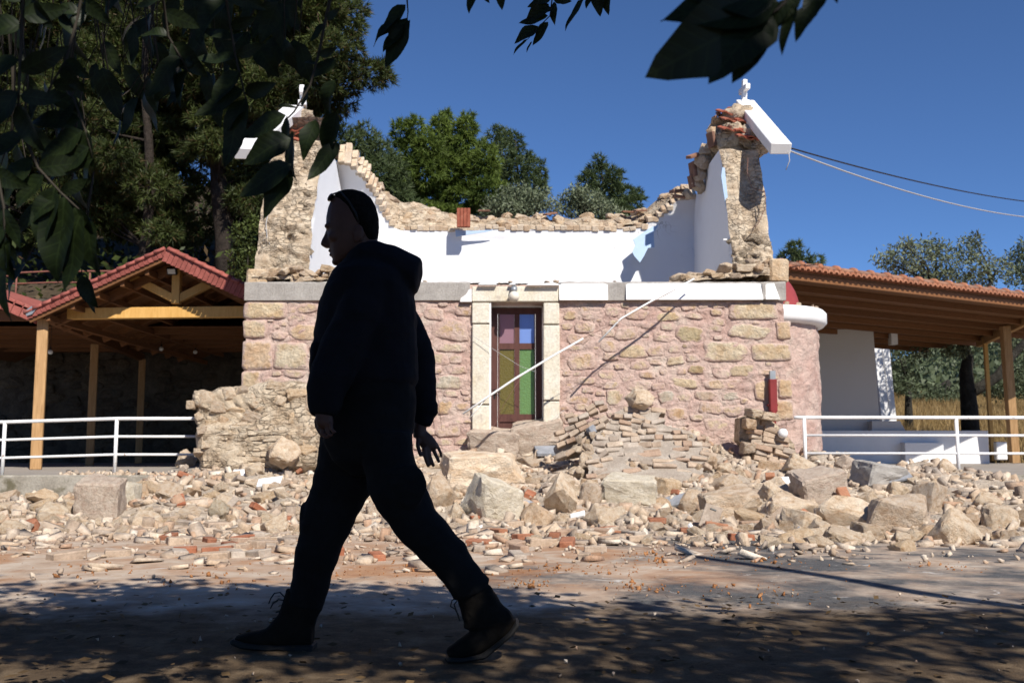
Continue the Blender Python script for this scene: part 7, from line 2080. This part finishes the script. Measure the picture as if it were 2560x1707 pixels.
sprig([(46, 260, 0), (60, 340, 0), (95, 420, 0), (150, 480, 0), (215, 540, 0)], 1.8, [
    L(60, 340, -50, 400, 0.3), L(80, 390, 0, 500, 0.2), L(95, 420, 225, 405, 0.4), L(110, 440, 30, 515, 0.3), L(150, 480, 230, 450, 0.5), L(140, 470, 85, 620, 0.2), L(165, 495, 120, 700, 0.15), L(190, 520, 235, 640, 0.3), L(205, 530, 150, 725, 0.4), L(150, 480, 60, 560, .3), L(215, 540, 235, 690, .6)], 0.004)
sprig([(-60, 260, 0), (-10, 420, 0), (10, 520, 0), (12, 600, 0)], 1.75, [
    L(-20, 430, 70, 470, 0.3), L(0, 480, -60, 560, 0.2), L(8, 520, 45, 620, 0.3), L(12, 560, -40, 660, 0.4), L(12, 600, 22, 700, 0.2), L(10, 600, 0, 800, 0.5, 0, 0, 1), L(10, 590, 40, 660, .6), L(-20, 440, -80, 520, .3)], 0.004)
# sprigs against the sky
sprig([(1010, -300, -.2), (1015, -60, 0), (1018, 5, 0), (1020, 30, 0), (1018, 48, 0)], 2.3, [
    L(1014, 12, 945, 90, 0.2), L(1018, 45, 960, 168, 0.25), L(1024, 50, 1000, 120, 0.9), L(1000, 40, 925, 105, 0.8, 0, 0, 1), L(1012, 60, 952, 125, 0.5)], 0.003)
sprig([(1180, -300, -.2), (1200, -60, 0), (1210, -20, 0)], 2.3, [L(1190, -40, 1165, 28, 0.4), L(1205, -25, 1222, 8, 0.3), L(1245, -50, 1252, 22, 0.3)], 0.003)
sprig([(1420, -300, -.3), (1385, -40, 0), (1375, 40, 0), (1345, 70, 0), (1318, 100, 0)], 3.2, [
    L(1375, 0, 1318, 12, 0.2), L(1372, 10, 1312, 55, 0.2), L(1370, 40, 1296, 55, 0.2), L(1345, 65, 1285, 105, 0.1), L(1370, 55, 1328, 108, 0.3), L(1318, 100, 1280, 132, 0.7, 0, 0, 1), L(1330, 105, 1314, 130, 0.9, 0, 0, 1), L(1385, 5, 1380, 60, 0.6), L(1380, 20, 1340, 40, .4), L(1384, 0, 1430, 2, .3)], 0.003)
sprig([(1500, -300, -.3), (1480, -40, 0), (1462, 0, 0)], 2.9, [L(1462, 0, 1406, 70, 0.75, 0, 0, 1), L(1480, -20, 1463, 20, 0.4), L(1490, -25, 1500, 38, 0.2), L(1512, -30, 1518, 36, 0.6)], 0.003)
# close sprig with the biggest leaves
sprig([(2120, -420, -.1), (2030, -120, 0), (1960, 10, 0), (1940, 27, 0), (1925, 38, 0)], 1.15, [
    L(1935, 25, 1622, 183, -0.15, 0, .0, 2), L(1932, 30, 1772, 190, 0.15, 0, -.01, 2), L(1945, 10, 1655, 28, 0.25, 0, 0.0, 2), L(1950, 5, 1700, -40, 0.2, 0, 0, 2), L(1925, 42, 1830, 196, 0.35, 0, .0), L(1990, 10, 1945, 130, 0.95, 0, .0, 1), L(2040, 0, 1985, 97, 0.6, 0, 0, 0), L(1965, 5, 1935, 70, 0.4), L(2060, -40, 2010, 60, 0.3), L(2085, -30, 2092, 8, 0.5), L(1980, 0, 1900, 80, .5), L(2000, -20, 1940, 60, .3)], 0.003)
# fill leaves deeper among the left shoots
for k in range(110):
    x = rt.uniform(-60, 760); y = rt.uniform(-60, 420 if x < 240 else (250 if x < 560 else 150)) 
    if x < 240 and rt.random() < 0.35: y = rt.uniform(300, 720)
    if 540 < x < 860 and y > 110: continue
    Yd = rt.uniform(2.2, 3.4)
    a = rt.uniform(0.9, 2.4); Lp = 0.115 / S(Yd) * rt.uniform(0.75, 1.15)
    c, s = math.cos(a), math.sin(a)
    leafspec.append((P(x, y, Yd), P(x + c * Lp, y + s * Lp, Yd), rt.uniform(-0.2, 1.0), 0))
    tw.tube([P(x, y, Yd), P(x - c * 60 + 20, y - 90, Yd - 0.02), P(x + 30, y - 260, Yd - 0.15)], [0.0012, 0.0018, 0.0025], 4)
# twigs meet the limbs above the picture
o = tw.build('fine_twigs', M['twig'], tree, True); o['kind'] = 'stuff'
for i, (b, t, roll, nar) in enumerate(leafspec):
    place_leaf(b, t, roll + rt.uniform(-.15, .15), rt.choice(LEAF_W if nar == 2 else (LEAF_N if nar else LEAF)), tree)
print('leaves', len(leafspec))
# crown above and behind: shades the roadside; one mass of leaves
cl = []
def clump(n, cx, cy, cz, rx, ry, rz):
    d = rng.normal(size=(n, 3)); d /= np.linalg.norm(d, axis=1, keepdims=True)
    cl.append(np.array([cx, cy, cz]) + d * rng.random((n, 1)) ** 0.45 * np.array([rx, ry, rz]))
K = 0
for k in range(260):
    z = rng.uniform(3.0, 5.8)
    x = rng.uniform(-9.5, 9.0)
    # far boundary of the crown over the road; the shade it throws ends further away on the left
    lim = np.interp(x, [-9, -4, -2, 0, 2, 4, 9], [4.6, 4.3, 3.7, 2.9, 2.3, 2.2, 2.0]) - 1.0 * (z - 3.0) - 0.35
    y = rng.uniform(-5.5, lim)
    clump(150, x, y, z, rng.uniform(0.5, 0.9), rng.uniform(0.5, 0.9), rng.uniform(0.22, 0.4))
for k in range(40):                                   # closer weave over the walker
    z = rng.uniform(3.2, 4.6); t = (z - 1.0) / math.tan(SUN_EL)
    hd = Vector((SUN.x, SUN.y, 0)).normalized()
    x, y = -0.55 + rng.uniform(-0.9, 0.9) + hd.x * t, 3.8 + rng.uniform(-0.6, 0.4) + hd.y * t
    clump(170, x, y, z, 0.6, 0.6, 0.3)
pts = np.concatenate(cl)
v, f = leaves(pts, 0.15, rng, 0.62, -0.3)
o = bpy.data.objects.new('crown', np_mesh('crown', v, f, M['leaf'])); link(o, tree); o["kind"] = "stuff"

# unseen tree added to the left, its crown blocks sky light from the foreground
sky_block_tree = thing('broadleaf_tree', (-8.6, 1.2, 0), 'unseen broadleaf tree added at the left roadside to block sky light', 'tree')
MB().tube([(-8.6, 1.2, -0.1), (-8.55, 1.2, 1.2), (-8.5, 1.3, 2.6), (-8.3, 1.4, 4.2)], [0.28, 0.22, 0.18, 0.08], 10).build('trunk', M['bark'], sky_block_tree, True)
cl = []
for k in range(110):
    z = rng.uniform(3.0, 6.8); x = rng.uniform(-13.5, -5.2); y = rng.uniform(-3.5, 6.2)
    if x > -5.0 - 0.55 * max(0, y): x -= 2.2
    clump(150, x, y, z, rng.uniform(0.6, 1.0), rng.uniform(0.6, 1.0), rng.uniform(0.3, 0.5))
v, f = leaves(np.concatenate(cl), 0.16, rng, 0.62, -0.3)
o = bpy.data.objects.new('crown', np_mesh('crown', v, f, M['leaf'])); link(o, sky_block_tree); o["kind"] = "stuff"

# fallen leaves on the earth under the tree
n = 1500
xy = np.stack([rng.uniform(-3.6, 3.6, n), 2.3 + 3.0 * rng.random(n)], 1)
pts = np.column_stack([xy, np.full(n, 0.012) + 0.012 * rng.random(n)])
d = rng.normal(size=(n, 3)); d[:, 2] *= 0.12; d /= np.linalg.norm(d, axis=1, keepdims=True)
sd_ = np.cross(d, np.array([0, 0, 1.0]) + 0.25 * rng.normal(size=(n, 3))); sd_ /= np.linalg.norm(sd_, axis=1, keepdims=True)
Lf = rng.uniform(0.02, 0.055, (n, 1))
v = np.stack([pts, pts + d * Lf * 0.5 + sd_ * Lf * 0.3, pts + d * Lf, pts + d * Lf * 0.5 - sd_ * Lf * 0.3], 1).reshape(-1, 3)
o = bpy.data.objects.new('leaf_litter', np_mesh('leaf_litter', v, np.arange(len(v)).reshape(-1, 4), M['litter'])); link(o); tag(o, 'brown dry leaves littering the earth under the tree', 'leaf litter', kind='stuff')
